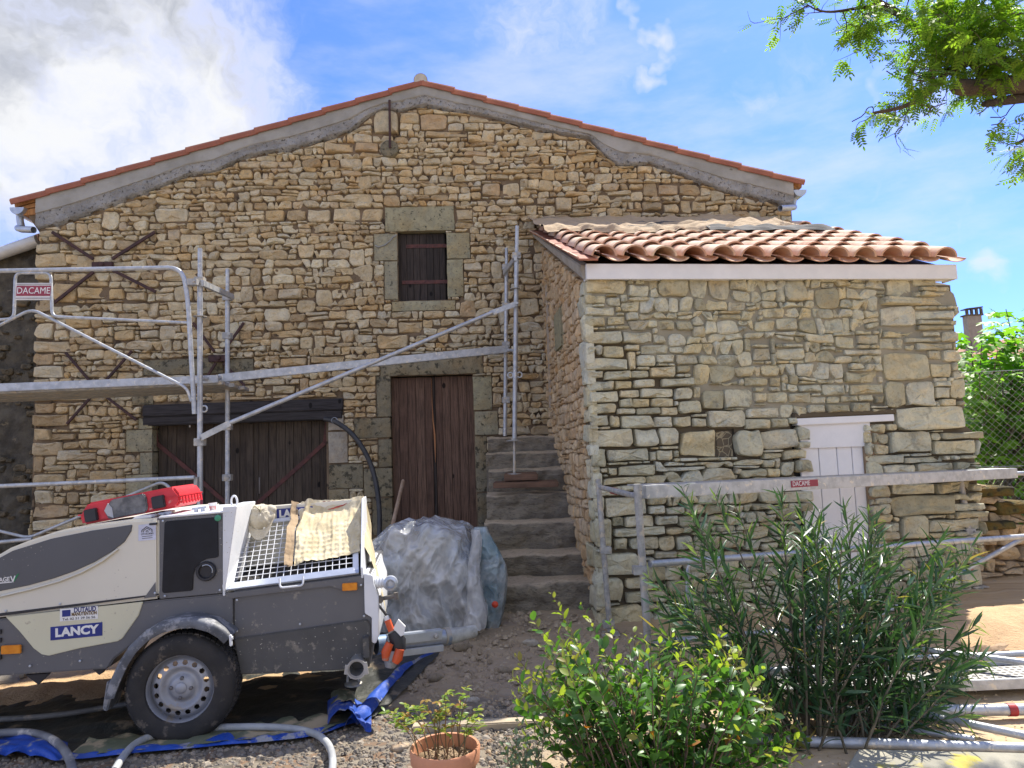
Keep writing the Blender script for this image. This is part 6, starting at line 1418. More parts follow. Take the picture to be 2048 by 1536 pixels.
scatter('sand_crumbs', flat_stone_mat('sand_crumb', [(0, (.40, .30, .19)), (1, (.55, .43, .28))]), 3500, s_sand, (.003, .016), 6, .6)
def s_soil(rg):
    a = rg.random() * 2 * pi; r = sqrt(rg.random()); return (.05 + cos(a) * r * .95, 5.25 + sin(a) * r * 1.05)
scatter('soil_clods', flat_stone_mat('soil_clod', [(0, (.27, .215, .15)), (.6, (.37, .295, .205)), (1, (.44, .36, .26))]), 2600, s_soil, (.005, .034), 7, .7)

# ------------------------------------------------------------------ tarpaulins, hoses
def gline(pts, z=.105): return [gpx(x, y, z) for x, y in pts]
def along(path, f):
    L = [0]
    for a, b in zip(path, path[1:]): L.append(L[-1] + (b - a).length)
    t = f * L[-1]
    for i in range(len(path) - 1):
        if t <= L[i + 1] + 1e-9: return path[i].lerp(path[i + 1], (t - L[i]) / max(1e-6, L[i + 1] - L[i]))
    return path[-1].copy()
front = gline([(-160, 1492), (-60, 1500), (60, 1512), (130, 1526), (250, 1512), (330, 1505), (420, 1497), (520, 1489), (600, 1481), (650, 1472), (700, 1452), (742, 1446)])
back = gline([(-160, 1440), (-60, 1425), (60, 1408), (130, 1395), (240, 1370), (300, 1362), (420, 1345), (520, 1335), (600, 1325), (700, 1315), (800, 1312), (880, 1310)])
front, back = smoothpath(front, 2), smoothpath(back, 2)
def tarp_fn(u, v, lift=.012):
    p = along(front, u).lerp(along(back, u), v)
    w_ = .016 * fbm((p.x * 3.2, p.y * 3.2, 1), 1, 5) + .020 * max(0, noise.noise(V((p.x * 2.0 + p.y * 4, p.y * 7, 3)))) ** 1.0
    p = p + V((0, .02 * noise.noise(V((p.x * 7, v * 2, 9))), 0)); p.z = GZ(p.x, p.y) + lift + abs(w_) * 1.5; return p
M_tarp = simple('tarp_black_dusty', (.022, .025, .022), (.042, .044, .036), .5, 0, 2.2, .5, 18, dirt=((.20, .155, .10), 3.2, .56), dist=.02)
M_tblue = simple('tarp_blue', (.016, .075, .40), (.012, .055, .30), .5, 0, 5, .5, 24, dirt=((.26, .26, .28), 9, .53))
M_tolive = simple('tarp_olive_dusty', (.13, .15, .095), (.19, .19, .12), .6, 0, 4, .3, 30, dirt=((.45, .36, .23), 4.2, .50))
tp = thing('ground_tarpaulin', 'black and blue tarpaulin spread on the ground under the mortar machine', 'tarpaulin', V((-1.5, 4.2, GZ(-1.5, 4.2))))
def loc(fn): return lambda u, v: fn(u, v) - tp.location
MB().grid(200, 46, loc(lambda u, v: tarp_fn(u, .04 + .96 * v))).build('tarp_sheet', M_tarp, tp, 60)
def olive(u, v):
    f = .40 + .56 * u; p = tarp_fn(f, .0 + (.16 + .14 * abs(noise.noise(V((f * 16, 2, 0))))) * v, .016); return p + V((0, -.01, .002 + .02 * (1 - abs(2 * v - 1)) * noise.noise(V((f * 30, 0, 0))) ** 2))
MB().grid(120, 10, loc(olive)).build('tarp_underside', M_tolive, tp, 60)
def blue_edge(u, v):
    f = .0 + .985 * u; w_ = .055 * (.35 + abs(noise.noise(V((f * 14, 5, 0)))) * 1.6) + (.06 if f < .2 else 0); p = along(front, f).lerp(along(back, f), -.02 + v * w_ * 1.3)
    p.z = GZ(p.x, p.y) + .022 + .03 * abs(noise.noise(V((f * 22, v, 1)))) * sin(pi * v) + .01 * v; return p
MB().grid(180, 8, loc(blue_edge)).build('blue_border', M_tblue, tp, 60)
rib = [(882, 1308, 2), (850, 1322, 6), (822, 1338, 13), (795, 1356, 24), (772, 1380, 30), (752, 1404, 34), (732, 1428, 42), (716, 1450, 40), (700, 1466, 22)]
def rib_fn(u, v):
    k = u * (len(rib) - 1); i = min(int(k), len(rib) - 2); f = k - i; x, y, w_ = [rib[i][j] * (1 - f) + rib[i + 1][j] * f for j in range(3)]
    p = gpx(x + (v - .5) * w_ * 1.25, y - (v - .5) * w_ * .45); p.z += .03 + .035 * sin(pi * v) * (.4 + u) + .012 * fbm((u * 8, v * 2, 6)); return p
MB().grid(60, 16, loc(rib_fn)).build('blue_strip', M_tblue, tp, 60)
def flapf(u, v):
    x = 655 + 88 * u; y = 1462 - 52 * v + 8 * u; p = gpx(x, y); h = .10 * max(0, sin(pi * min(1, u * 1.5))) ** .8 * (1 - v * .5) + .05 * max(0, sin(pi * (u * 2.2 - .9))) * (1 - .6 * v)
    p.z += .02 + h + .012 * fbm((u * 5, v * 4, 3)); return p
MB().grid(44, 26, loc(flapf)).build('blue_fold', M_tblue, tp, 70)
MB().grid(30, 16, loc(lambda u, v: flapf(.05 + .55 * u, .45 + .75 * v) + V((0, .03, .004)))).build('olive_fold', M_tolive, tp, 70)
def lbl(u, v):
    x = -40 + 175 * u; y = 1524 - 40 * v + 12 * smooth01((u - .5) * 2); p = gpx(x, y); p.z += .03 + .035 * abs(noise.noise(V((u * 3.5 + v, v * 2.5, 4)))) + .03 * max(0, sin(pi * (u * 1.6 - .5))) * sin(pi * v); return p
MB().grid(60, 24, loc(lbl)).build('blue_crumple', M_tblue, tp, 60)
tp2 = gpx(707, 1400)
ft_ = thing('steel_clamp', 'dusty steel foot clamp lying on the blue folded tarpaulin', 'clamp', tp2 + V((0, 0, .10)))
mb = MB(); mb.lathe((0, 0, -.01), (0, 0, 1), [(0, 0), (.052, 0), (.055, .012), (.03, .022), (0, .022)], 16); mb.build('clamp_base', M_galvd, ft_, 40)
mb = MB(); mb.tube(arc([V((-.035, 0, .01)), V((-.032, 0, .075)), V((.030, 0, .075)), V((.038, 0, .01))], .015), .009, 8); mb.bar((-.02, 0, .04), (.025, .01, .045), .02, .02); mb.build('clamp_loop', M_galvd, ft_, 60)
mb = MB(); mb.tube([V((0, 0, .075)), V((.01, 0, .095)), V((.02, 0, .088))], .003, 6); mb.build('clamp_hook', M_galv, ft_, 60)
def hose(name, label, pts, r, mat, z=.0):
    path = smoothpath([gpx(x, y) + V((0, 0, r + .022 + z)) for x, y in pts], 3); o = thing(name, label, 'hose', path[0])
    mb = MB(); mb.tube(rel(path, o), r, 12); mb.build('hose_tube', mat, o, 60); return o
def hose_mat(nm, a, b, d):
    return simple(nm, a, b, .6, 0, 5, .2, 50, dirt=(d, 4.5, .55))
hose('grey_hose', 'pale grey mortar hose arching over the tarpaulin edge below the wheel', [(228, 1560), (245, 1530), (268, 1503), (310, 1484), (380, 1473), (480, 1468), (570, 1470), (625, 1479), (655, 1499), (667, 1530), (664, 1570)], .0185, hose_mat('hose_pale', (.40, .41, .40), (.28, .29, .29), (.55, .51, .43)))
hose('grey_hose', 'dark grey dusty hose curling over the crumpled blue tarpaulin edge', [(-80, 1496), (0, 1489), (55, 1487), (95, 1497), (122, 1516), (140, 1545), (146, 1580)], .0205, hose_mat('hose_dark', (.13, .13, .135), (.20, .20, .20), (.50, .46, .40)), .02)
hose('grey_hose', 'long grey hose running under the machine mudguard across the black tarpaulin', [(-80, 1458), (0, 1452), (60, 1449), (130, 1442), (200, 1430), (260, 1420), (330, 1412), (400, 1408)], .017, hose_mat('hose_mid', (.17, .165, .155), (.12, .115, .11), (.30, .25, .19)))
# kerb board and small things on the ground
a, b = gpx(826, 1462), gpx(1090, 1449); e_ = thing('edging_board', 'sandy concrete edging strip lying behind the terracotta pot', 'edging', a)
mb = MB(); mb.bar(V((0, 0, .012)), (b - a) + V((0, 0, .012)), .075, .045); mb.build('edging_strip', simple('concrete_sandy', (.46, .38, .26), (.36, .30, .21), .95, 0, 6, .5, 40), e_, None, .006)
for i, (x, y, s, lb) in enumerate([(1400 / 4.45 + 640 - 30, 1296, .07, 'lump of mortar crust lying under the screw pump outlet'), (872, 1360, .05, 'dark clod of soil beside the thin end of the blue strip'), (1010, 1345, .045, 'rounded brown clod lying in the damp soil before the steps')]):
    p = gpx(x, y); o = thing('soil_lump', lb, 'clod', p); mb = MB(); rr = random.Random(i)
    mb.grid(18, 12, lambda u, v: V((cos(2 * pi * u) * sin(pi * v), sin(2 * pi * u) * sin(pi * v), cos(pi * v) * .6)) * s * (1 + .35 * noise.noise(V((cos(2 * pi * u) * 2 + i * 5, sin(2 * pi * u) * 2, v * 4)))) + V((0, 0, s * .2)))
    mb.build('lump', M_sandd, o, 60)

# ------------------------------------------------------------------ planks, pipes and sacking at the lower right
def gp3(x, y, h): p = gpx(x, y); return p + V((0, 0, h))
M_perf, nt = newmat('deck_perforated'); q = N(nt); vec = q.coord('Object')
br = q.n('ShaderNodeVectorMath', operation='FRACTION', ins={0: q.n('ShaderNodeMapping', ins={'Vector': vec, 'Scale': (24, 24, 1)}).outputs[0]}).outputs[0]
dd = q.n('ShaderNodeVectorMath', operation='DISTANCE', ins={0: q.n('ShaderNodeVectorMath', operation='MULTIPLY', ins={0: br, 1: (1, 1, 0)}).outputs[0], 1: (.5, .5, 0)}).outputs['Value']
q.out(q.bsdf(q.mix(q.ss(dd, .34, .28), q.mix(q.noise(9, 5, .6), (.36, .355, .33), (.28, .27, .25)), (.03, .028, .025)), .6, .2))
dk = thing('scaffold_deck', 'perforated steel scaffold deck lying behind the oleander at lower right', 'scaffold deck', gp3(1480, 1420, 0))
A, B = gpx(1480, 1418), gpx(2150, 1388); ax_ = (B - A).normalized(); pr_ = V((-ax_.y, ax_.x, 0)); W_ = .30; L_ = (B - A).length
MR = Matrix(((ax_.x, pr_.x, 0, 0), (ax_.y, pr_.y, 0, 0), (0, 0, 1, 0), (0, 0, 0, 1)))
o = MB().box(0, L_, .02, W_, .085, .095).build('deck_plate', M_perf, dk); o.matrix_basis = MR
for y in (0, W_): o = MB().box(0, L_, y - .010, y + .010, .05, .108).build('deck_side', M_galv, dk, None, .003); o.matrix_basis = MR
for k in range(7): o = MB().box(L_ * k / 6.3, L_ * k / 6.3 + .04, .02, W_ - .02, .05, .08).build('deck_crossbar', M_galvd, dk); o.matrix_basis = MR
def pipe(label, a, b, r, mat=None, ring=None, h=.0):
    A, B = gpx(*a), gpx(*b); A.z += r + h; B.z += r + h; o = thing('steel_tube', label, 'tube', A, 'scaffold tubes lying at the lower right'); mb = MB(); mb.tube([V((0, 0, 0)), B - A], r, 14); mb.build('tube_body', mat or M_galv, o, 60)
    if ring is not None: mb = MB(); mb.tube([(B - A) * ring, (B - A) * (ring + .03)], r * 1.12, 14); mb.build('red_ring', M_red, o, 60)
pipe('thick galvanised scaffold tube marked with a red ring in front of the deck', (1600, 1445), (2150, 1437), .030, None, .76, .02)
pipe('slanting galvanised tube crossing down to the right below the red ringed tube', (1830, 1445), (2150, 1515), .021, None, None, .03)
pipe('long grey tube lying along the lichen spotted slab', (1500, 1490), (2150, 1512), .026, None, None, .0)
pipe('thin tube with maroon end band lying under the oleander', (1600, 1435), (1950, 1490), .016, None, .55, .01)
pipe('bent over grey tube on the ground left of the oleander stems', (1470, 1395), (1760, 1380), .022, None, None, .12)
pipe('thin pale tube resting on the perforated deck at the frame edge', (1700, 1372), (2150, 1352), .018, None, None, .13)
pipe('short tube lying across the sand behind the perforated deck', (1850, 1355), (2150, 1398), .019, None, None, .15)
pv = thing('paving_slab', 'pale concrete slab spotted with yellow lichen at the bottom right corner', 'slab', gpx(1730, 1530))
c4_ = [gpx(1715, 1512), gpx(2200, 1524), gpx(2200, 1640), gpx(1640, 1640)]; c4_ = [p - pv.location for p in c4_]
mb = MB(); mb.hexa([p + V((0, 0, -.03)) for p in c4_] + [p + V((0, 0, .035)) for p in c4_]); mb.build('slab_top', simple('slab_lichen', (.34, .32, .25), (.26, .25, .20), .95, 0, 4, .4, 40, dirt=((.42, .36, .08), 3.5, .58)), pv, None, .01, recalc=True)
sk_ = thing('sacking', 'brown hessian sacking folded on the sandy heap behind the steel deck', 'cloth', gpx(1970, 1330))
M_hess = simple('hessian_brown', (.30, .20, .12), (.40, .29, .18), .95, 0, 8, .5, 80)
for (pts, wd_) in (([(1860, 1372), (1930, 1350), (1990, 1335), (2060, 1318), (2150, 1300)], .05), ([(1950, 1300), (2000, 1293), (2060, 1298), (2150, 1296)], .07)):
    path = smoothpath([gpx(x, y) for x, y in pts], 2)
    def sf(u, v):
        p = along(path, u); return p - sk_.location + V((.0, (v - .5) * wd_ * 4, .05 + .09 * sin(pi * v) + .035 * fbm((u * 5, v * 2, 7)) + .02 * noise.noise(V((u * 4, v * 9, 1)))))
    MB().grid(50, 16, sf).build('sack_fold', M_hess, sk_, 60)
hp2 = thing('sand_mound', 'low sunlit mound of orange sand by the foot of the dry wall', 'sand heap', gpx(2000, 1290))
M_sandl = simple('sand_orange', (.56, .38, .21), (.47, .31, .17), .97, 0, 5, .8, 40, dist=.02)
MB().grid(60, 40, lambda u, v: V(((u - .5) * 2.4, (v - .5) * 1.5, -.02 + .26 * (sin(pi * u) * sin(pi * v)) ** 1.1 + .03 * fbm((u * 6, v * 5, 2), 1, 5)))).build('mound', M_sandl, hp2, 60)
hp3 = thing('sand_mound', 'sunlit spread of orange sand behind the machine wheel at the left', 'sand heap', gpx(120, 1370))
MB().grid(80, 40, lambda u, v: (lambda x, y: V((x, y, GZ(hp3.location.x + x, hp3.location.y + y) - hp3.location.z + .045 * (sin(pi * u) * sin(pi * v)) ** .7 - .01 + .018 * fbm((x * 5, y * 5, 2), 1, 5))))(-1.6 + 3.9 * u, -.55 + 1.5 * v)).build('mound', M_sandl, hp3, 60)

# ------------------------------------------------------------------ low dry wall, fence and neighbours at the right
LF = Frame(SF.M @ V((3.30, .18, 0)), 8)
lw = thing('dry_stone_wall', 'low crumbling dry stone wall running right from the shed corner', 'wall', LF.M)
ltop = pl(sorted([LF.uv(x, y) for x, y in [(1900, 960), (1962, 965), (1990, 1000), (2020, 1018), (2048, 1045), (2120, 1050), (2250, 1060)]]))
rl = random.Random(31)
ll = layout(LF.uv(1925, 1100)[0], LF.uv(2260, 1100)[0], -.05, 1.6, rl, (.07, .13), (.10, .30), [], top=ltop, dbl=.05, split=.1, waves=.03)
M_shl = stone_mat('limestone_tan', [(0, (.36, .28, .18)), (.4, (.46, .37, .24)), (.7, (.42, .35, .25)), (1, (.50, .41, .28))])
rubble(ll, lw, M_shl, rl, (.03, .08), (.004, .012), 300)
bed(lw, M_mortar_l, LF.uv(1925, 1100)[0], LF.uv(2260, 1100)[0], -.2, 1.6, .05, lambda u, v: .04 + .02 * fbm((u, 2, v), 5, 3), top=lambda u: ltop(u) - .04)
c_ = LF.uv(2260, 1100)[0]
mb = MB(); xs_ = [LF.uv(1925, 1100)[0] + (c_ - LF.uv(1925, 1100)[0]) * k / 8 for k in range(9)]
for a, b in zip(xs_, xs_[1:]): pass
mb.prism([(xs_[0], -.2), (xs_[-1], -.2)] + [(x, ltop(x) - .05) for x in reversed(xs_)], .06, .5); mb.build('wall_core', M_mortar_l, lw, recalc=True)
M_moss = simple('stone_mossy', (.17, .105, .022), (.10, .095, .025), .97, 0, 9, 1.0, 50, dirt=((.05, .04, .02), 8, .52), dist=.03)
for i, (x0, y0, x1, y1, lb) in enumerate([(1942, 972, 2020, 996, 'mossy orange brown slab, topmost on the low wall end'), (1988, 1000, 2075, 1030, 'mossy slab lying under and right of the topmost one'), (1956, 1040, 2020, 1060, 'dark mossy slab low in the wall beside the trestle post')]):
    a = LF.rect(x0, y0, x1, y1, -.06); P_ = manual(a, rl, .35); mb = MB(); cx, cz = stone_mb(mb, P_, rl, .12, .002, .35); o = mb.build('mossy_slab', M_moss, lw, 50, 0, (cx, 0, cz)); o.location = (cx, -.02, cz)
    o['label'] = lb
fe = thing('chain_link_fence', 'galvanised chain link fence standing in front of the fig tree', 'fence', at(1915, 1040, 7.7))
fa, fb_ = at(1905, 1040, 7.7), at(2330, 1040, 7.4); ztop, zbot = at(1990, 742, 7.6).z, .25
fx_ = (fb_ - fa); fl = V((fx_.x, fx_.y, 0)).length; fd = V((fx_.x, fx_.y, 0)).normalized(); mb = MB(); sp_ = .075; h_ = ztop - zbot
def fp(s, z): return V((fa.x, fa.y, 0)) + fd * s + V((0, 0, z)) - fe.location
k = -h_
while k < fl:
    for sgn in (1, -1):
        s0, s1 = k, k + h_; z0, z1 = (zbot, ztop) if sgn > 0 else (ztop, zbot)
        if s0 < 0: z0 = z0 + (z1 - z0) * (0 - s0) / h_; s0 = 0
        if s1 > fl: z1 = z0 + (z1 - z0) * (fl - s0) / (s1 - s0); s1 = fl
        if s1 > s0: mb.tube([fp(s0, z0), fp(s1, z1)], .0015, 4, cap=False)
    k += sp_
stuff(mb.build('wire_mesh', M_galvd, fe, 60))
for z in (ztop, (ztop + zbot) / 2): MB().tube([fp(0, z), fp(fl, z)], .003, 5).build('line_wire', M_galv, fe, 60)
MB().tube([fp(fl - .02, -.1), fp(fl - .02, ztop + .05)], .025, 10).build('fence_post', M_galvd, fe, 60)
MB().tube([fp(-.02, -.1), fp(-.02, ztop + .02)], .02, 10).build('fence_post', M_galvd, fe, 60)
nb = thing('neighbour_house', 'distant house with tiled roof and capped chimney behind the fig tree', 'house', at(1945, 800, 22))
pr = lambda x, y, Y: at(x, y, Y) - nb.location
mb = MB(); r0, r1, r2, r3 = pr(1880, 716, 20), pr(2260, 716, 20), pr(2260, 640, 25), pr(1945, 690, 25)
def nrf(u, v): p = r0.lerp(r1, u).lerp(r3.lerp(r2, u), v); return p + V((0, 0, .05 * cos(u * 40 * 2 * pi)))
MB().grid(320, 8, nrf).build('tiled_roof', M_canal, nb, 60)
mb = MB(); mb.hexa([V((r0.x + .2, r0.y + .2, -3)), V((r1.x, r1.y + .2, -3)), V((r1.x, r1.y + .2, r1.z)), V((r0.x + .2, r0.y + .2, r0.z)), V((r0.x + .2, r2.y, -3)), V((r1.x, r2.y, -3)), V((r1.x, r2.y, r0.z)), V((r0.x + .2, r2.y, r0.z))]); mb.build('wall', simple('wall_cream', (.45, .40, .32)), nb, recalc=True)
a = pr(1936, 700, 22); b = pr(1958, 632, 22); mb = MB(); mb.box(a.x, b.x, -.12, .12, a.z - .5, b.z); mb.build('chimney_stack', simple('chimney_render', (.33, .29, .24), (.26, .23, .19), .95), nb)
mb = MB(); mb.box(a.x - .05, b.x + .05, -.15, .15, b.z, b.z + .04); 
ch_ = mb.build('chimney_cap', M_rough, nb)
mb = MB(); mb.hexa([V((a.x - .03, -.15, b.z + .20)), V((b.x + .05, -.15, b.z + .24)), V((b.x + .05, -.15, b.z + .28)), V((a.x - .03, -.15, b.z + .23)), V((a.x - .03, .15, b.z + .20)), V((b.x + .05, .15, b.z + .24)), V((b.x + .05, .15, b.z + .28)), V((a.x - .03, .15, b.z + .23))]); mb.build('cap_slab', M_rough, ch_, recalc=True)
for k in range(4):
    x = a.x + (b.x - a.x) * k / 3; MB().box(x - .035, x + .035, -.15, -.09, b.z + .04, b.z + .22).build('cap_pillar', M_rough, ch_)

# ------------------------------------------------------------------ leaves
def leaf_mat(name, stops, src, trans=.35, rough=.45, spec=.5, glow=(1.25, 1.45, .55)):
    m, nt = newmat(name); q = N(nt)
    f = q.n('ShaderNodeObjectInfo').outputs['Random'] if src == 'obj' else q.n('ShaderNodeAttribute', attribute_name='tint').outputs['Fac']
    col = q.ramp(f, stops); col = q.mix(q.ss(q.noise(70, 3, .6), .45, .7, 0, .35), col, q.mix(1.0, col, (.6, .62, .5), 'MULTIPLY'))
    p = q.bsdf(col, rough, 0, None, Specular_IOR_Level=spec)
    t = q.n('ShaderNodeBsdfTranslucent', ins={'Color': q.mix(1.0, col, glow, 'MULTIPLY')}).outputs[0]
    q.out(q.n('ShaderNodeMixShader', ins={0: trans, 1: p, 2: t}).outputs[0]); return m
def leaf_shape(L, W, prof, fold=.18, bend=.25, n=5):
    """two blades folded on the midrib, tip along +y"""
    vs, fs = [], []
    for i in range(n + 1):
        t = i / n; w_ = W * prof(t); y = L * t; z = -bend * L * t * t
        vs += [(-w_, y, z + fold * w_), (0, y, z), (w_, y, z + fold * w_)]
    for i in range(n):
        a = 3 * i; fs += [(a, a + 1, a + 4, a + 3), (a + 1, a + 2, a + 5, a + 4)]
    return vs, fs
def lobed(R):
    """a fig leaf: five lobes about the stalk"""
    vs = [(0, 0, 0), (0, R * .42, -.02 * R)]; fs = []; pts = []
    for a, r in ((-150, .35), (-128, .62), (-108, .70), (-92, .52), (-80, .42), (-62, .78), (-45, .92), (-32, .72), (-20, .48), (-10, .85), (0, 1.05), (10, .85), (20, .48), (32, .72), (45, .92), (62, .78), (80, .42), (92, .52), (108, .70), (128, .62), (150, .35)):
        t = radians(a); pts.append((sin(t) * r * R, R * .35 + cos(t) * r * R, -.22 * R * (r * r) + .05 * R * abs(sin(t * 3))))
    vs += pts; n = len(pts)
    for i in range(n - 1): fs.append((1, 2 + i + 1, 2 + i))
    fs += [(0, 1, 2), (0, 2 + n - 1, 1)]
    return vs, fs
def mat_from(p, d, up, roll=0.0, s=1.0):
    y = V(d).normalized(); x = y.cross(V(up))
    if x.length < 1e-3: x = V((1, 0, 0))
    x.normalize(); z = x.cross(y); M = Matrix(((x.x, y.x, z.x, 0), (x.y, y.y, z.y, 0), (x.z, y.z, z.z, 0), (0, 0, 0, 1)))
    return Matrix.Translation(V(p)) @ M @ Matrix.Rotation(roll, 4, 'Y') @ Matrix.Scale(s, 4)
def foliage(root, items, shapes, mats_obj, mats_all, limit, name='leaf', rest='foliage'):
    """items: (matrix, shape index, colour index, tint); the leaves nearest the camera become objects, the rest one mesh"""
    items.sort(key=lambda it: ((root.location + it[0].translation) - CAMP).length)
    meshes = {}
    for k, (M, si, ci, t) in enumerate(items[:limit]):
        if (si, ci) not in meshes:
            mb = MB(); mb.add(*shapes[si]); meshes[(si, ci)] = mb.mesh(name, mats_obj[ci], 180)
        o = link(name, meshes[(si, ci)], root); o.matrix_basis = M
    for ci in range(len(mats_all)):
        mb = MB()
        for M, si, c2, t in items[limit:]:
            if c2 != ci: continue
            mb.cur = min(.999, t) + 1e-5; mb.add([M @ V(p) for p in shapes[si][0]], shapes[si][1])
        if mb.v: stuff(mb.build(rest, mats_all[ci], root, 180))
def curve_pts(a, b, bow, n=8, rg=random, wob=.0):
    a, b = V(a), V(b); o = []
    for i in range(n + 1):
        t = i / n; p = a.lerp(b, t) + V(bow) * (4 * t * (1 - t)); 
        if wob and 0 < i < n: p += V((rg.uniform(-wob, wob), rg.uniform(-wob, wob), rg.uniform(-wob, wob)))
        o.append(p)
    return o
ell = lambda t: (sin(pi * min(1, t * .97 + .03)) ** .75) * .5
lanc = lambda t: (sin(pi * t ** .85 * .985 + .01) ** .8) * .5
def ramp3(a, b, c): return [(0, a), (.5, b), (1, c)]

# leafy shrub in the middle foreground
def shrub(loc, label, name, cat, tips_px, prof, nst, Yr, leafL, seed, base_r, shapes, cols_o, cols_a, limit, step, young, stem_mat, start=.3, up=.9, thick=.006, whorl=1, droop=.0, bowz=.0, density=1.0, spread=None):
    rg = random.Random(seed); root = thing(name, label, cat, loc); items = []; stems = MB(); f_top = pl(prof)
    xs0, xs1 = prof[0][0], prof[-1][0]
    tips = []
    for (x, y, Y) in tips_px: tips.append(at(x, y, Y) - loc)
    while len(tips) < nst:
        x = rg.uniform(xs0, xs1); y0 = f_top(x); y = y0 + (abs(rg.gauss(0, 1)) * .34) * (1620 - y0); Y = rg.uniform(*Yr)
        if y < 1600: tips.append(at(x, y, Y) - loc)
    for T in tips:
        a = rg.random() * 2 * pi; r = base_r * sqrt(rg.random()); B = V((cos(a) * r + T.x * .25, sin(a) * r * .7 + T.y * .25, -.02))
        out = V((T.x - B.x, T.y - B.y, 0)); bow = out * -.10 + V((0, 0, bowz * (T - B).length))
        path = curve_pts(B, T, bow, 9, rg, .006); L = sum((q_ - p).length for p, q_ in zip(path, path[1:]))
        stems.tube(path, thick, 5, cap=True, r2=thick * .28)
        n = max(3, int(L * (1 - start) / step))
        for i in range(n):
            t = start + (1 - start) * (i + rg.random() * .5) / n
            if rg.random() > density * (.55 + .6 * t): continue
            p = along(path, t); d = (along(path, min(1, t + .05)) - along(path, max(0, t - .05))).normalized()
            for w_ in range(whorl):
                ph = i * 2.4 + w_ * 2 * pi / whorl + rg.uniform(-.4, .4)
                e1 = d.cross(V((0, 0, 1)) if abs(d.z) < .9 else V((1, 0, 0))).normalized(); e2 = d.cross(e1)
                side = e1 * cos(ph) + e2 * sin(ph); open_ = (.35 + .65 * (1 - t) + rg.uniform(-.1, .25)) if whorl == 1 else (.30 + .6 * (1 - t) + rg.uniform(-.1, .2))
                ld = (d * up + side * (open_ + .35)).normalized() + V((0, 0, -droop * rg.random()))
                yg = rg.random() < (young if t > .82 else young * .10); ci = 1 if yg else (2 if len(cols_o) > 2 and rg.random() < .014 else 0)
                s = leafL * rg.uniform(.45, 1.12) * (.75 if yg else 1) * (1 - .35 * max(0, t - .85) / .15)
                items.append((mat_from(p, ld, d if rg.random() < .75 else V((rg.uniform(-1, 1), rg.uniform(-1, 1), .3)), rg.uniform(-.5, .5), s), rg.randrange(len(shapes)), ci, rg.random()))
    stems.build('stems', stem_mat, root, 60)
    foliage(root, items, shapes, cols_o, cols_a, limit); return root
S_ov = [leaf_shape(1, .48, ell, .25, .18, 5), leaf_shape(1, .42, ell, .4, .30, 5), leaf_shape(.9, .55, ell, .15, .10, 5)]
S_la = [leaf_shape(1, .12, lanc, .35, .12, 6), leaf_shape(1, .10, lanc, .5, .40, 6), leaf_shape(1, .13, lanc, .2, -.10, 6)]
old = ramp3((.050, .130, .028), (.085, .20, .040), (.13, .26, .060)); yng = ramp3((.24, .32, .045), (.32, .38, .06), (.28, .24, .08))
rdl = ramp3((.42, .10, .02), (.50, .20, .03), (.30, .13, .04))
cm = [leaf_mat('leaf_green', old, 'obj', .38, .38), leaf_mat('leaf_young', yng, 'obj', .5, .45)]; ca_ = [leaf_mat('leaf_green_mass', old, 'attr', .38, .38), leaf_mat('leaf_young_mass', yng, 'attr', .5, .45)]
M_twig = simple('twig_brown', (.10, .065, .045), (.16, .11, .07), .85, 0, 20)
b_ = gpx(1310, 1590)
prof_s = [(1015, 1360), (1040, 1300), (1065, 1262), (1100, 1215), (1135, 1240), (1165, 1250), (1200, 1262), (1240, 1255), (1300, 1262), (1350, 1275), (1400, 1265), (1450, 1262), (1490, 1290), (1530, 1330), (1560, 1400), (1600, 1440), (1640, 1500)]
tp_ = [(1100, 1182, 3.4), (1058, 1225, 3.3), (1160, 1205, 3.5), (1218, 1235, 3.45), (1030, 1310, 3.2), (1268, 1258, 3.5), (1345, 1258, 3.5), (1445, 1245, 3.6), (1020, 1350, 3.1), (1140, 1255, 3.3), (1080, 1290, 3.2), (1480, 1300, 3.5)]
shrub(b_, 'bushy shrub with oval leaves and yellow green young tips beside the terracotta pot', 'garden_shrub', 'shrub', tp_, prof_s, 150, (3.0, 3.75), .076, 41, .16, S_ov, cm + [leaf_mat('leaf_withered', rdl, 'obj', .4)], ca_ + [leaf_mat('leaf_withered_mass', rdl, 'attr', .4)], 300, .021, .8, M_twig, .15, .9, .0048)
# oleander
ol = ramp3((.028, .072, .030), (.045, .105, .042), (.070, .14, .062)); olg = ramp3((.12, .20, .045), (.17, .26, .06), (.24, .30, .11))
co = [leaf_mat('oleander_leaf', ol, 'obj', .22, .34, .6), leaf_mat('oleander_tip', olg, 'obj', .4, .4)]; coa = [leaf_mat('oleander_leaf_mass', ol, 'attr', .22, .34, .6), leaf_mat('oleander_tip_mass', olg, 'attr', .4, .4)]
b_ = gpx(1650, 1500)
prof_o = [(1300, 1230), (1340, 1130), (1380, 1040), (1430, 1040), (1500, 1080), (1550, 1010), (1600, 1020), (1640, 1020), (1700, 1060), (1740, 1020), (1790, 1060), (1840, 1110), (1890, 1080), (1940, 1130), (1965, 1200), (1980, 1300), (1985, 1400)]
tp_ = [(1362, 972, 4.3), (1428, 985, 4.35), (1385, 1040, 4.2), (1470, 1010, 4.3), (1562, 985, 4.4), (1600, 1010, 4.3), (1640, 1020, 4.2), (1738, 1012, 4.3), (1756, 1035, 4.4), (1800, 1080, 4.2), (1895, 1062, 4.4), (1945, 1090, 4.4), (1292, 1150, 4.1), (1330, 1190, 4.0), (1975, 1310, 4.2), (1960, 1240, 4.3), (1300, 1205, 4.2), (1690, 1010, 4.3)]
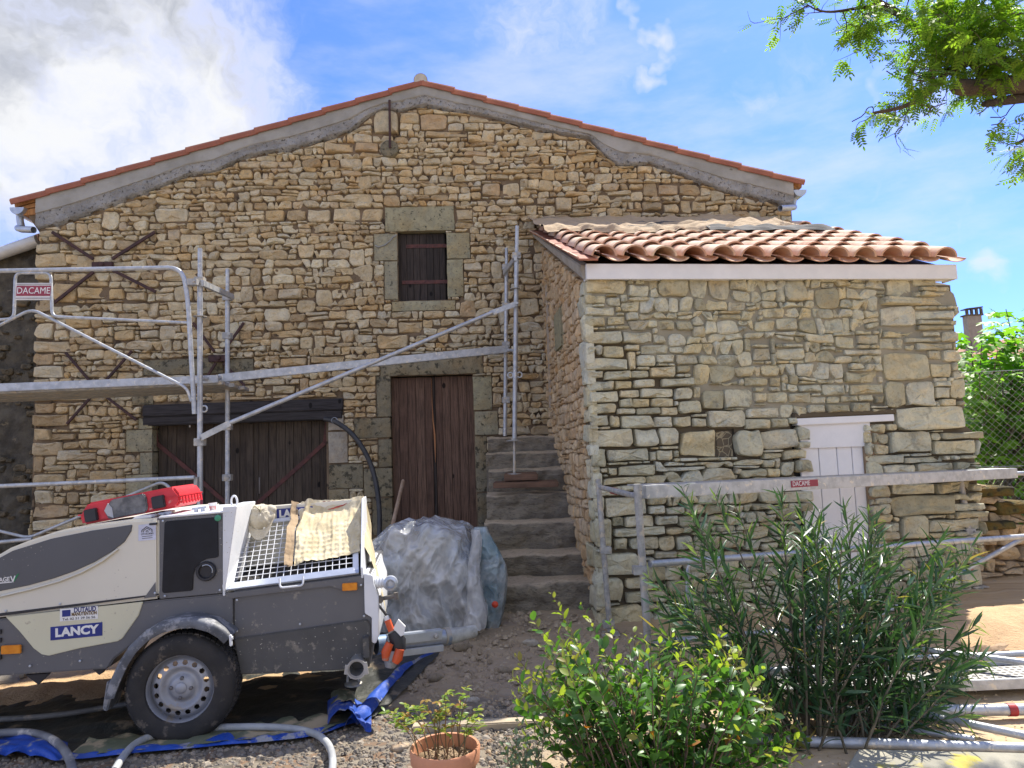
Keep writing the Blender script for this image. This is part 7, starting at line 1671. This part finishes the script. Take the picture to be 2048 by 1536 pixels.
shrub(b_, 'tall dark green oleander with narrow leaves before the white shed door', 'oleander', 'shrub', tp_, prof_o, 84, (3.7, 4.6), .160, 77, .17, S_la, co + [leaf_mat('oleander_withered', ramp3((.36, .26, .08), (.42, .34, .10), (.28, .19, .08)), 'obj', .35)], coa + [leaf_mat('oleander_withered_mass', ramp3((.36, .26, .08), (.42, .34, .10), (.28, .19, .08)), 'attr', .35)], 300, .036, .35, simple('oleander_stem', (.15, .12, .075), (.10, .085, .055), .85, 0, 12), .14, 1.0, .0075, 3, .25, .0, .9)
# small grey-leaved sprigs at the left of the shrub, with a few blades
b_ = gpx(1075, 1600); gr1 = ramp3((.10, .16, .085), (.14, .20, .12), (.10, .17, .05))
cg = [leaf_mat('sprig_leaf', gr1, 'obj', .3, .5), cm[1]]; cga = [leaf_mat('sprig_leaf_mass', gr1, 'attr', .3, .5), ca_[1]]
sp_root = shrub(b_, 'small sprawling plant with greyish leaves between the pot and the shrub', 'small_plant', 'plant', [(1030, 1430, 3.0), (1065, 1425, 3.0), (1010, 1470, 2.95), (1090, 1445, 3.0), (1020, 1500, 2.9), (1050, 1480, 2.9)], [(1000, 1480), (1040, 1450), (1090, 1450), (1130, 1470)], 16, (2.8, 3.05), .036, 51, .08, S_ov, cg, cga, 60, .022, .3, M_twig, .2, .8, .003)
mb = MB(); rg_ = random.Random(2)
for k in range(14):
    x = rg_.uniform(-.16, .05); a = V((x, rg_.uniform(-.1, .1), -.03)); t_ = a + V((rg_.uniform(-.10, .06), rg_.uniform(-.05, .05), rg_.uniform(.12, .25))); pth = curve_pts(a, t_, (0, 0, .02), 5)
    for i in range(5): w0, w1 = .005 * (1 - i / 5.2), .005 * (1 - (i + 1) / 5.2); mb.add([pth[i] + V((-w0, 0, 0)), pth[i] + V((w0, 0, 0)), pth[i + 1] + V((w1, 0, 0)), pth[i + 1] + V((-w1, 0, 0))], [(0, 1, 2, 3)])
stuff(mb.build('grass_blades', leaf_mat('blade_green', old, 'attr', .3), sp_root, 180))
# ground weeds under the oleander
sw = ramp3((.05, .16, .03), (.07, .20, .035), (.10, .24, .05))
shrub(gpx(1890, 1500), 'low bright green weed growing in front of the oleander by the slab', 'weed', 'plant', [], [(1840, 1470), (1880, 1455), (1930, 1475)], 22, (3.55, 3.75), .030, 91, .06, S_la, [leaf_mat('weed_leaf', sw, 'obj', .4)] * 2, [leaf_mat('weed_leaf_mass', sw, 'attr', .4)] * 2, 0, .014, .0, M_twig, .2, .9, .002)

# ------------------------------------------------------------------ rose in its pot
pc_ = at(890, 1491, 3.2); pr_ = thing('potted_rose', 'young rose bush with yellow green leaves in a round terracotta pot', 'potted plant', V((pc_.x, pc_.y, pc_.z - .28)))
M_pot = simple('terracotta_pot', (.58, .27, .15), (.50, .22, .12), .8, 0, 4, .2, 60, dirt=((.60, .42, .30), 5, .60))
MB().lathe((0, 0, 0), (0, 0, 1), [(0, 0), (.10, 0), (.135, .215), (.148, .22), (.152, .272), (.147, .280), (.138, .278), (.134, .225), (.128, .20), (0, .2)], 56).build('pot', M_pot, pr_, 50)
MB().grid(30, 30, lambda u, v: V(((u - .5) * .25 * (1 if abs(v - .5) < .35 else .7), (v - .5) * .25, .222 + .012 * fbm((u * 9, v * 9, 1))))).build('potting_soil', simple('soil_straw', (.13, .085, .055), (.24, .17, .10), .97, 0, 22, .9, 60), pr_, 60)
rp_ = random.Random(8); mb = MB()
for k in range(120):
    a = rp_.random() * 6.28; r = .12 * sqrt(rp_.random()); c = V((cos(a) * r, sin(a) * r, .232)); b2 = rp_.random() * 6.28; l_ = rp_.uniform(.008, .03); d = V((cos(b2), sin(b2), rp_.uniform(-.1, .3))) * l_; mb.cur = rp_.random() + 1e-5; mb.bar(c, c + d, .004, .001)
stuff(mb.build('dead_leaves', flat_stone_mat('dead_leaf', [(0, (.28, .19, .11)), (1, (.46, .34, .22))]), pr_))
rlv = ramp3((.13, .24, .035), (.24, .34, .05), (.42, .38, .06)); rlm = [leaf_mat('rose_leaf', rlv, 'obj', .5, .4), leaf_mat('rose_leaf_red', ramp3((.40, .20, .04), (.30, .24, .05), (.35, .13, .05)), 'obj', .45)]
rla = [leaf_mat('rose_leaf_mass', rlv, 'attr', .5, .4), rlm[1]]
items = []; M_rst = simple('rose_stem', (.16, .14, .06), (.20, .09, .05), .7, 0, 25)
tipsr = [(800, 1435), (822, 1412), (845, 1395), (835, 1440), (868, 1412), (890, 1385), (902, 1420), (926, 1382), (935, 1392), (948, 1425), (955, 1440), (962, 1452), (790, 1440), (870, 1440), (915, 1440), (880, 1398), (812, 1425), (775, 1432)]
for i, (x, y) in enumerate(tipsr):
    T = at(x, y, 3.2 + rp_.uniform(-.08, .08)) - pr_.location; a = rp_.random() * 6.28; B = V((T.x * .45 + .03 * cos(a), .05 * sin(a), .22)); path = curve_pts(B, T, (T.x * -.12, 0, .02), 7, rp_, .004)
    mb = MB(); mb.tube(path, .0032, 5, r2=.0014); mb.build('stem', M_rst, pr_, 60)
    for t in (.62, .74, .86, .96, 1.0):
        if rp_.random() < .12: continue
        p = along(path, t); a = rp_.random() * 6.28; d = V((cos(a), sin(a), rp_.uniform(.1, .6))).normalized(); st = .030
        red = rp_.random() < .13
        for (k, sd2) in ((.35, 1), (.35, -1), (.7, 1), (.7, -1), (1.0, 0)):
            q0 = p + d * st * k; side = d.cross(V((0, 0, 1))).normalized() * sd2; ld = (d * (.5 if sd2 else 1) + side + V((0, 0, rp_.uniform(-.2, .3)))).normalized()
            items.append((mat_from(q0, ld, V((0, 0, 1)), rp_.uniform(-.3, .3), rp_.uniform(.024, .034)), rp_.randrange(3), 1 if red else 0, rp_.random()))
foliage(pr_, items, S_ov, rlm, rla, 300)

# ------------------------------------------------------------------ fig tree behind the fence
fg = ramp3((.12, .28, .03), (.18, .37, .045), (.26, .44, .07)); ft2 = thing('fig_tree', 'bright green fig tree with lobed leaves behind the wire fence', 'tree', V((6.0, 8.9, .5)))
rf = random.Random(19); items = []; S_f = [lobed(1.0), [[(x * .85, y * 1.1, z * 1.4 + .05) for x, y, z in lobed(1.0)[0]], lobed(1.0)[1]]]
st_ = MB()
ftop = pl([(1900, 640), (1925, 640), (1950, 690), (1975, 590), (2000, 600), (2030, 640), (2060, 590), (2200, 560), (2500, 600)])
for k in range(62):
    x = rf.uniform(1905, 2440); y = ftop(x) + abs(rf.gauss(0, 1)) * 110; Y = rf.uniform(8.0, 9.4); T = at(x, min(y, 1080), Y) - ft2.location; B = V((rf.uniform(-.5, .5), rf.uniform(-.3, .3), 0))
    path = curve_pts(B, T, (T.x * -.1, 0, .15), 7, rf, .03); st_.tube(path, .018, 6, r2=.005)
    for j in range(20):
        t = .35 + .65 * j / 19; p = along(path, t); a = rf.random() * 6.28; d = V((cos(a), sin(a) - .2, rf.uniform(-.5, .25))).normalized()
        items.append((mat_from(p + d * .05, d, V((rf.uniform(-.4, .4), rf.uniform(-1.0, .2), 1)), rf.uniform(-.4, .4), rf.uniform(.08, .14)), rf.randrange(2), 0, rf.random()))
for k in range(2100):
    x = rf.uniform(1915, 2440); y = ftop(x) + 25 + (1130 - ftop(x)) * rf.random() ** 1.1; Y = rf.uniform(8.0, 9.6); p = at(x, y, Y) - ft2.location; a = rf.random() * 6.28; d = V((cos(a), sin(a), rf.uniform(-.6, .2))).normalized()
    items.append((mat_from(p, d, V((0, -.3, 1)), rf.uniform(-.5, .5), rf.uniform(.08, .14)), rf.randrange(2), 0, rf.random()))
st_.build('branches', simple('bark_grey', (.20, .17, .13), (.13, .11, .085), .9, 0, 9), ft2, 60)
foliage(ft2, items, S_f, [leaf_mat('fig_leaf', fg, 'obj', .5, .5)], [leaf_mat('fig_leaf_mass', fg, 'attr', .5, .5)], 180)
# dark hedge mass further back
hd2 = thing('far_hedge', 'dense dark green bushes filling the gap behind the fig tree', 'hedge', V((9, 12.5, .4))); items = []
for k in range(5200):
    u, v = rf.uniform(-3.6, 6), rf.random(); z = 2.5 * v ** .8 * (1 + .12 * noise.noise(V((u * 1.3, 2, 0)))); p = V((u, rf.uniform(-.7, .7), z)); a = rf.random() * 6.28; d = V((cos(a), sin(a), rf.uniform(-.5, .5))).normalized()
    items.append((mat_from(p, d, V((rf.uniform(-1, 1), rf.uniform(-1, 1), 1)), 0, rf.uniform(.10, .17)), rf.randrange(3), 0, rf.random()))
hg = ramp3((.045, .12, .02), (.075, .17, .03), (.11, .22, .04)); foliage(hd2, items, S_ov, [cm[0]], [leaf_mat('hedge_leaf_mass', hg, 'attr', .4)], 0)

# ------------------------------------------------------------------ the big tree reaching in from the right
tr = thing('overhanging_tree', 'old tree with sawn limbs and feathery light green leaves reaching in at top right', 'tree', V((6.4, 5.4, .3)))
M_bark = simple('bark_dark', (.10, .075, .055), (.055, .042, .034), .95, 0, 7, 1.0, 20, dist=.03)
def tz(pts, Y0, Y1=None):
    n = len(pts); Y1 = Y1 or Y0; return [at(1600 + x / 4.518, y / 4.518, Y0 + (Y1 - Y0) * i / max(1, n - 1)) - tr.location for i, (x, y) in enumerate(pts)]
tm = MB(); tm.tube([V((0, 0, -.3)), V((.05, 0, 1.2)), V((-.1, -.05, 2.6)), V((-.25, -.1, 3.6)), V((-.1, .1, 5.0)), V((.1, .2, 6.4))], [.30, .24, .22, .20, .15, .08], 16); tm.build('trunk', M_bark, tr, 60)
j0 = V((-.15, -.05, 3.4))
limbs = [(tz([(1404, 790), (1440, 788), (1700, 790), (2024, 760), (2400, 735)], 5.0, 5.2), [.030, .060, .062, .066, .075]), (tz([(1660, 940), (1760, 925), (2024, 880), (2400, 850)], 5.1, 5.3), [.020, .030, .042, .06]),
         (tz([(680, 0), (740, 45), (880, 110), (1040, 240), (1180, 370), (1360, 480), (1700, 560), (2200, 650)], 4.9, 5.3), [.020, .026, .026, .026, .028, .032, .04, .055]),
         (tz([(60, 35), (130, 85), (250, 112), (400, 95), (600, 60), (740, 45)], 4.7, 4.9), [.002, .005, .008, .010, .013, .018]),
         (tz([(660, 1020), (850, 990), (1000, 940), (1150, 860), (1240, 760), (1340, 640), (1480, 560), (1800, 560)], 4.9, 5.2), [.008, .013, .017, .020, .022, .024, .028, .04]),
         (tz([(-200, -900), (300, -300), (680, 0)], 4.8, 4.9), [.006, .014, .02]), (tz([(1100, -400), (1300, 100), (1480, 500), (1700, 700)], 5.3, 5.2), [.01, .02, .028, .04])]
for path, r in limbs:
    path = smoothpath(path, 2); rr = [r[min(len(r) - 1, int(i * (len(r) - 1) / (len(path) - 1)))] * (1 - ((i * (len(r) - 1) / (len(path) - 1)) % 1)) + r[min(len(r) - 1, int(i * (len(r) - 1) / (len(path) - 1)) + 1)] * ((i * (len(r) - 1) / (len(path) - 1)) % 1) for i in range(len(path))]
    mb = MB(); mb.tube(path, rr, 10); mb.build('limb', M_bark, tr, 60)
    e = path[-1]
    if e.x > -3.4: mb = MB(); mb.tube([e, e.lerp(j0, .5) + V((0, 0, .1)), j0], r[-1], 8, r2=r[-1] * 1.3); mb.build('limb', M_bark, tr, 60)
rt2 = random.Random(44); tw = MB(); items = []
def pinnate():
    vs, fs = [], []
    for k in range(6):
        y = .25 + .13 * k
        for s_ in ((-1, 1) if k < 5 else (0,)):
            v2, f2 = leaf_shape(.25 if s_ else .28, .105, ell, .1, .12, 3); a = radians(-62 * s_); b = len(vs)
            for (x, yy, z) in v2: vs.append((x * cos(a) - yy * sin(a), y + x * sin(a) + yy * cos(a), z - .10 * y * y))
            fs += [tuple(b + i for i in f) for f in f2]
    b = len(vs); vs += [(-.008, 0, 0), (.008, 0, 0), (.004, 1, -.10), (-.004, 1, -.10)]; fs.append((b, b + 1, b + 2, b + 3)); return vs, fs
S_p = [pinnate()]
def twig(p, d, L, r, depth, leafy):
    pts = [p]; cur = V(p); dd = V(d).normalized()
    for i in range(4):
        dd = (dd + V((rt2.uniform(-.4, .4), rt2.uniform(-.4, .4), rt2.uniform(-.35, .35)))).normalized(); cur = cur + dd * L / 4; pts.append(cur.copy())
        if depth and rt2.random() < .75: twig(cur, (dd + V((rt2.uniform(-1, 1), rt2.uniform(-1, 1), rt2.uniform(-1, 1))) * .9).normalized(), L * .55, r * .55, depth - 1, leafy)
        if rt2.random() < leafy:
            for _ in range(2 if depth == 0 else 1):
                a = (dd * .5 + V((rt2.uniform(-1, 1), rt2.uniform(-1, 1), rt2.uniform(-.9, .35)))).normalized(); items.append((mat_from(cur, a, V((0, 0, 1)), rt2.uniform(-.6, .6), rt2.uniform(.10, .17)), 0, 0, rt2.random()))
    tw.tube(pts, r, 4, r2=r * .4)
for li, (path, r) in enumerate(limbs[2:5]):
    path = smoothpath(path, 2)
    for k in range((22, 9, 18)[li]):
        f = rt2.random(); p = along(path, f); twig(p, V((rt2.uniform(-1, .3), rt2.uniform(-.8, .8), rt2.uniform(-.9, .9))), rt2.uniform(.15, .38), .0050, 1, .42)
for (x, y, n, sx, sy) in ((1500, 250, 190, 300, 230), (1850, 450, 170, 230, 180), (1250, 150, 60, 130, 120), (1350, 500, 40, 90, 70), (2000, 150, 120, 200, 220), (600, 170, 26, 120, 50), (350, 250, 18, 90, 45), (1000, 620, 16, 80, 60), (820, 920, 14, 80, 30), (820, 560, 8, 40, 25), (1980, 1300, 40, 80, 80), (2040, 1480, 26, 50, 60), (2300, 400, 160, 220, 320), (1600, -300, 160, 500, 250), (1650, 640, 50, 160, 50)):
    for _ in range(int(n * .19)):
        p = tz([(x + rt2.gauss(0, .55) * sx, y + rt2.gauss(0, .5) * sy)], rt2.uniform(4.6, 5.7))[0]; twig(p, V((rt2.uniform(-1, 1), rt2.uniform(-1, 1), rt2.uniform(-.7, .7))), rt2.uniform(.10, .26), .003, 1 if rt2.random() < .3 else 0, .72)
for pts in ([(660, 1020), (665, 965), (610, 970), (580, 1040), (470, 1098)], [(1060, 930), (1130, 960), (1200, 970), (1320, 930)], [(1150, 960), (1190, 1000), (1120, 1050)], [(1950, 930), (1900, 980), (1850, 1060), (1720, 1060)], [(1850, 1060), (1800, 1120), (1730, 1130)], [(780, 640), (900, 720), (1080, 720), (1220, 770)], [(500, 300), (620, 320), (720, 240), (830, 190), (900, 190)], [(1700, 960), (1650, 1010), (1600, 1030)]):
    tw.tube(smoothpath(tz(pts, 4.95), 1), .0042, 5)
# the hanging spray at the frame's right edge grows from its own limb
hl = smoothpath(tz([(1960, 1300), (2050, 1250), (2250, 1000), (2500, 800)], 5.0, 5.3), 2); mb = MB(); mb.tube(hl, .012, 8); mb.build('limb', M_bark, tr, 60)
stuff(tw.build('twigs', M_bark, tr, 60)); tr_ramp = ramp3((.10, .20, .020), (.16, .27, .030), (.25, .34, .045))
foliage(tr, items, S_p, [cm[0]], [leaf_mat('feathery_leaf', tr_ramp, 'attr', .6, .5)], 0, rest='crown')

# ------------------------------------------------------------------ loose stones left on the site
rz = random.Random(63)
spots = [((1062, 1290), .05, 'fist sized pale stone lying in the damp soil below the steps'), ((945, 1405), .035, 'small flat stone on the bare ground behind the rose pot'), ((800, 1500), .04, 'orange tinted pebble on the gravel left of the terracotta pot'), ((70, 1383), .03, 'small red fragment lying on the sand behind the tarpaulin'), ((1985, 1262), .07, 'angular tan stone fallen at the foot of the low dry wall'), ((18, 1368), .10, 'pale broken rubble piece on the sand at the left edge')]
for i, (p_, s_, lb) in enumerate(spots):
    p = gpx(*p_); o = thing('loose_stone', lb, 'stone', p); sd_ = V((i * 7, 1, 3))
    m_ = simple('stone_red', (.42, .07, .05)) if 'red' in lb else simple('stone_loose', (.46, .33, .20) if 'orange' in lb else (.42, .37, .29), (.30, .26, .20), .95, 0, 20, .5, 60)
    MB().grid(20, 12, lambda u, v: V((cos(2 * pi * u) * sin(pi * v) * 1.2, sin(2 * pi * u) * sin(pi * v) * .8, cos(pi * v) * .6)) * s_ * (1 + .5 * noise.noise(V((cos(2 * pi * u) * 1.6, sin(2 * pi * u) * 1.6, v * 3)) + sd_)) + V((0, 0, s_ * .3))).build('stone_body', m_, o, 35)
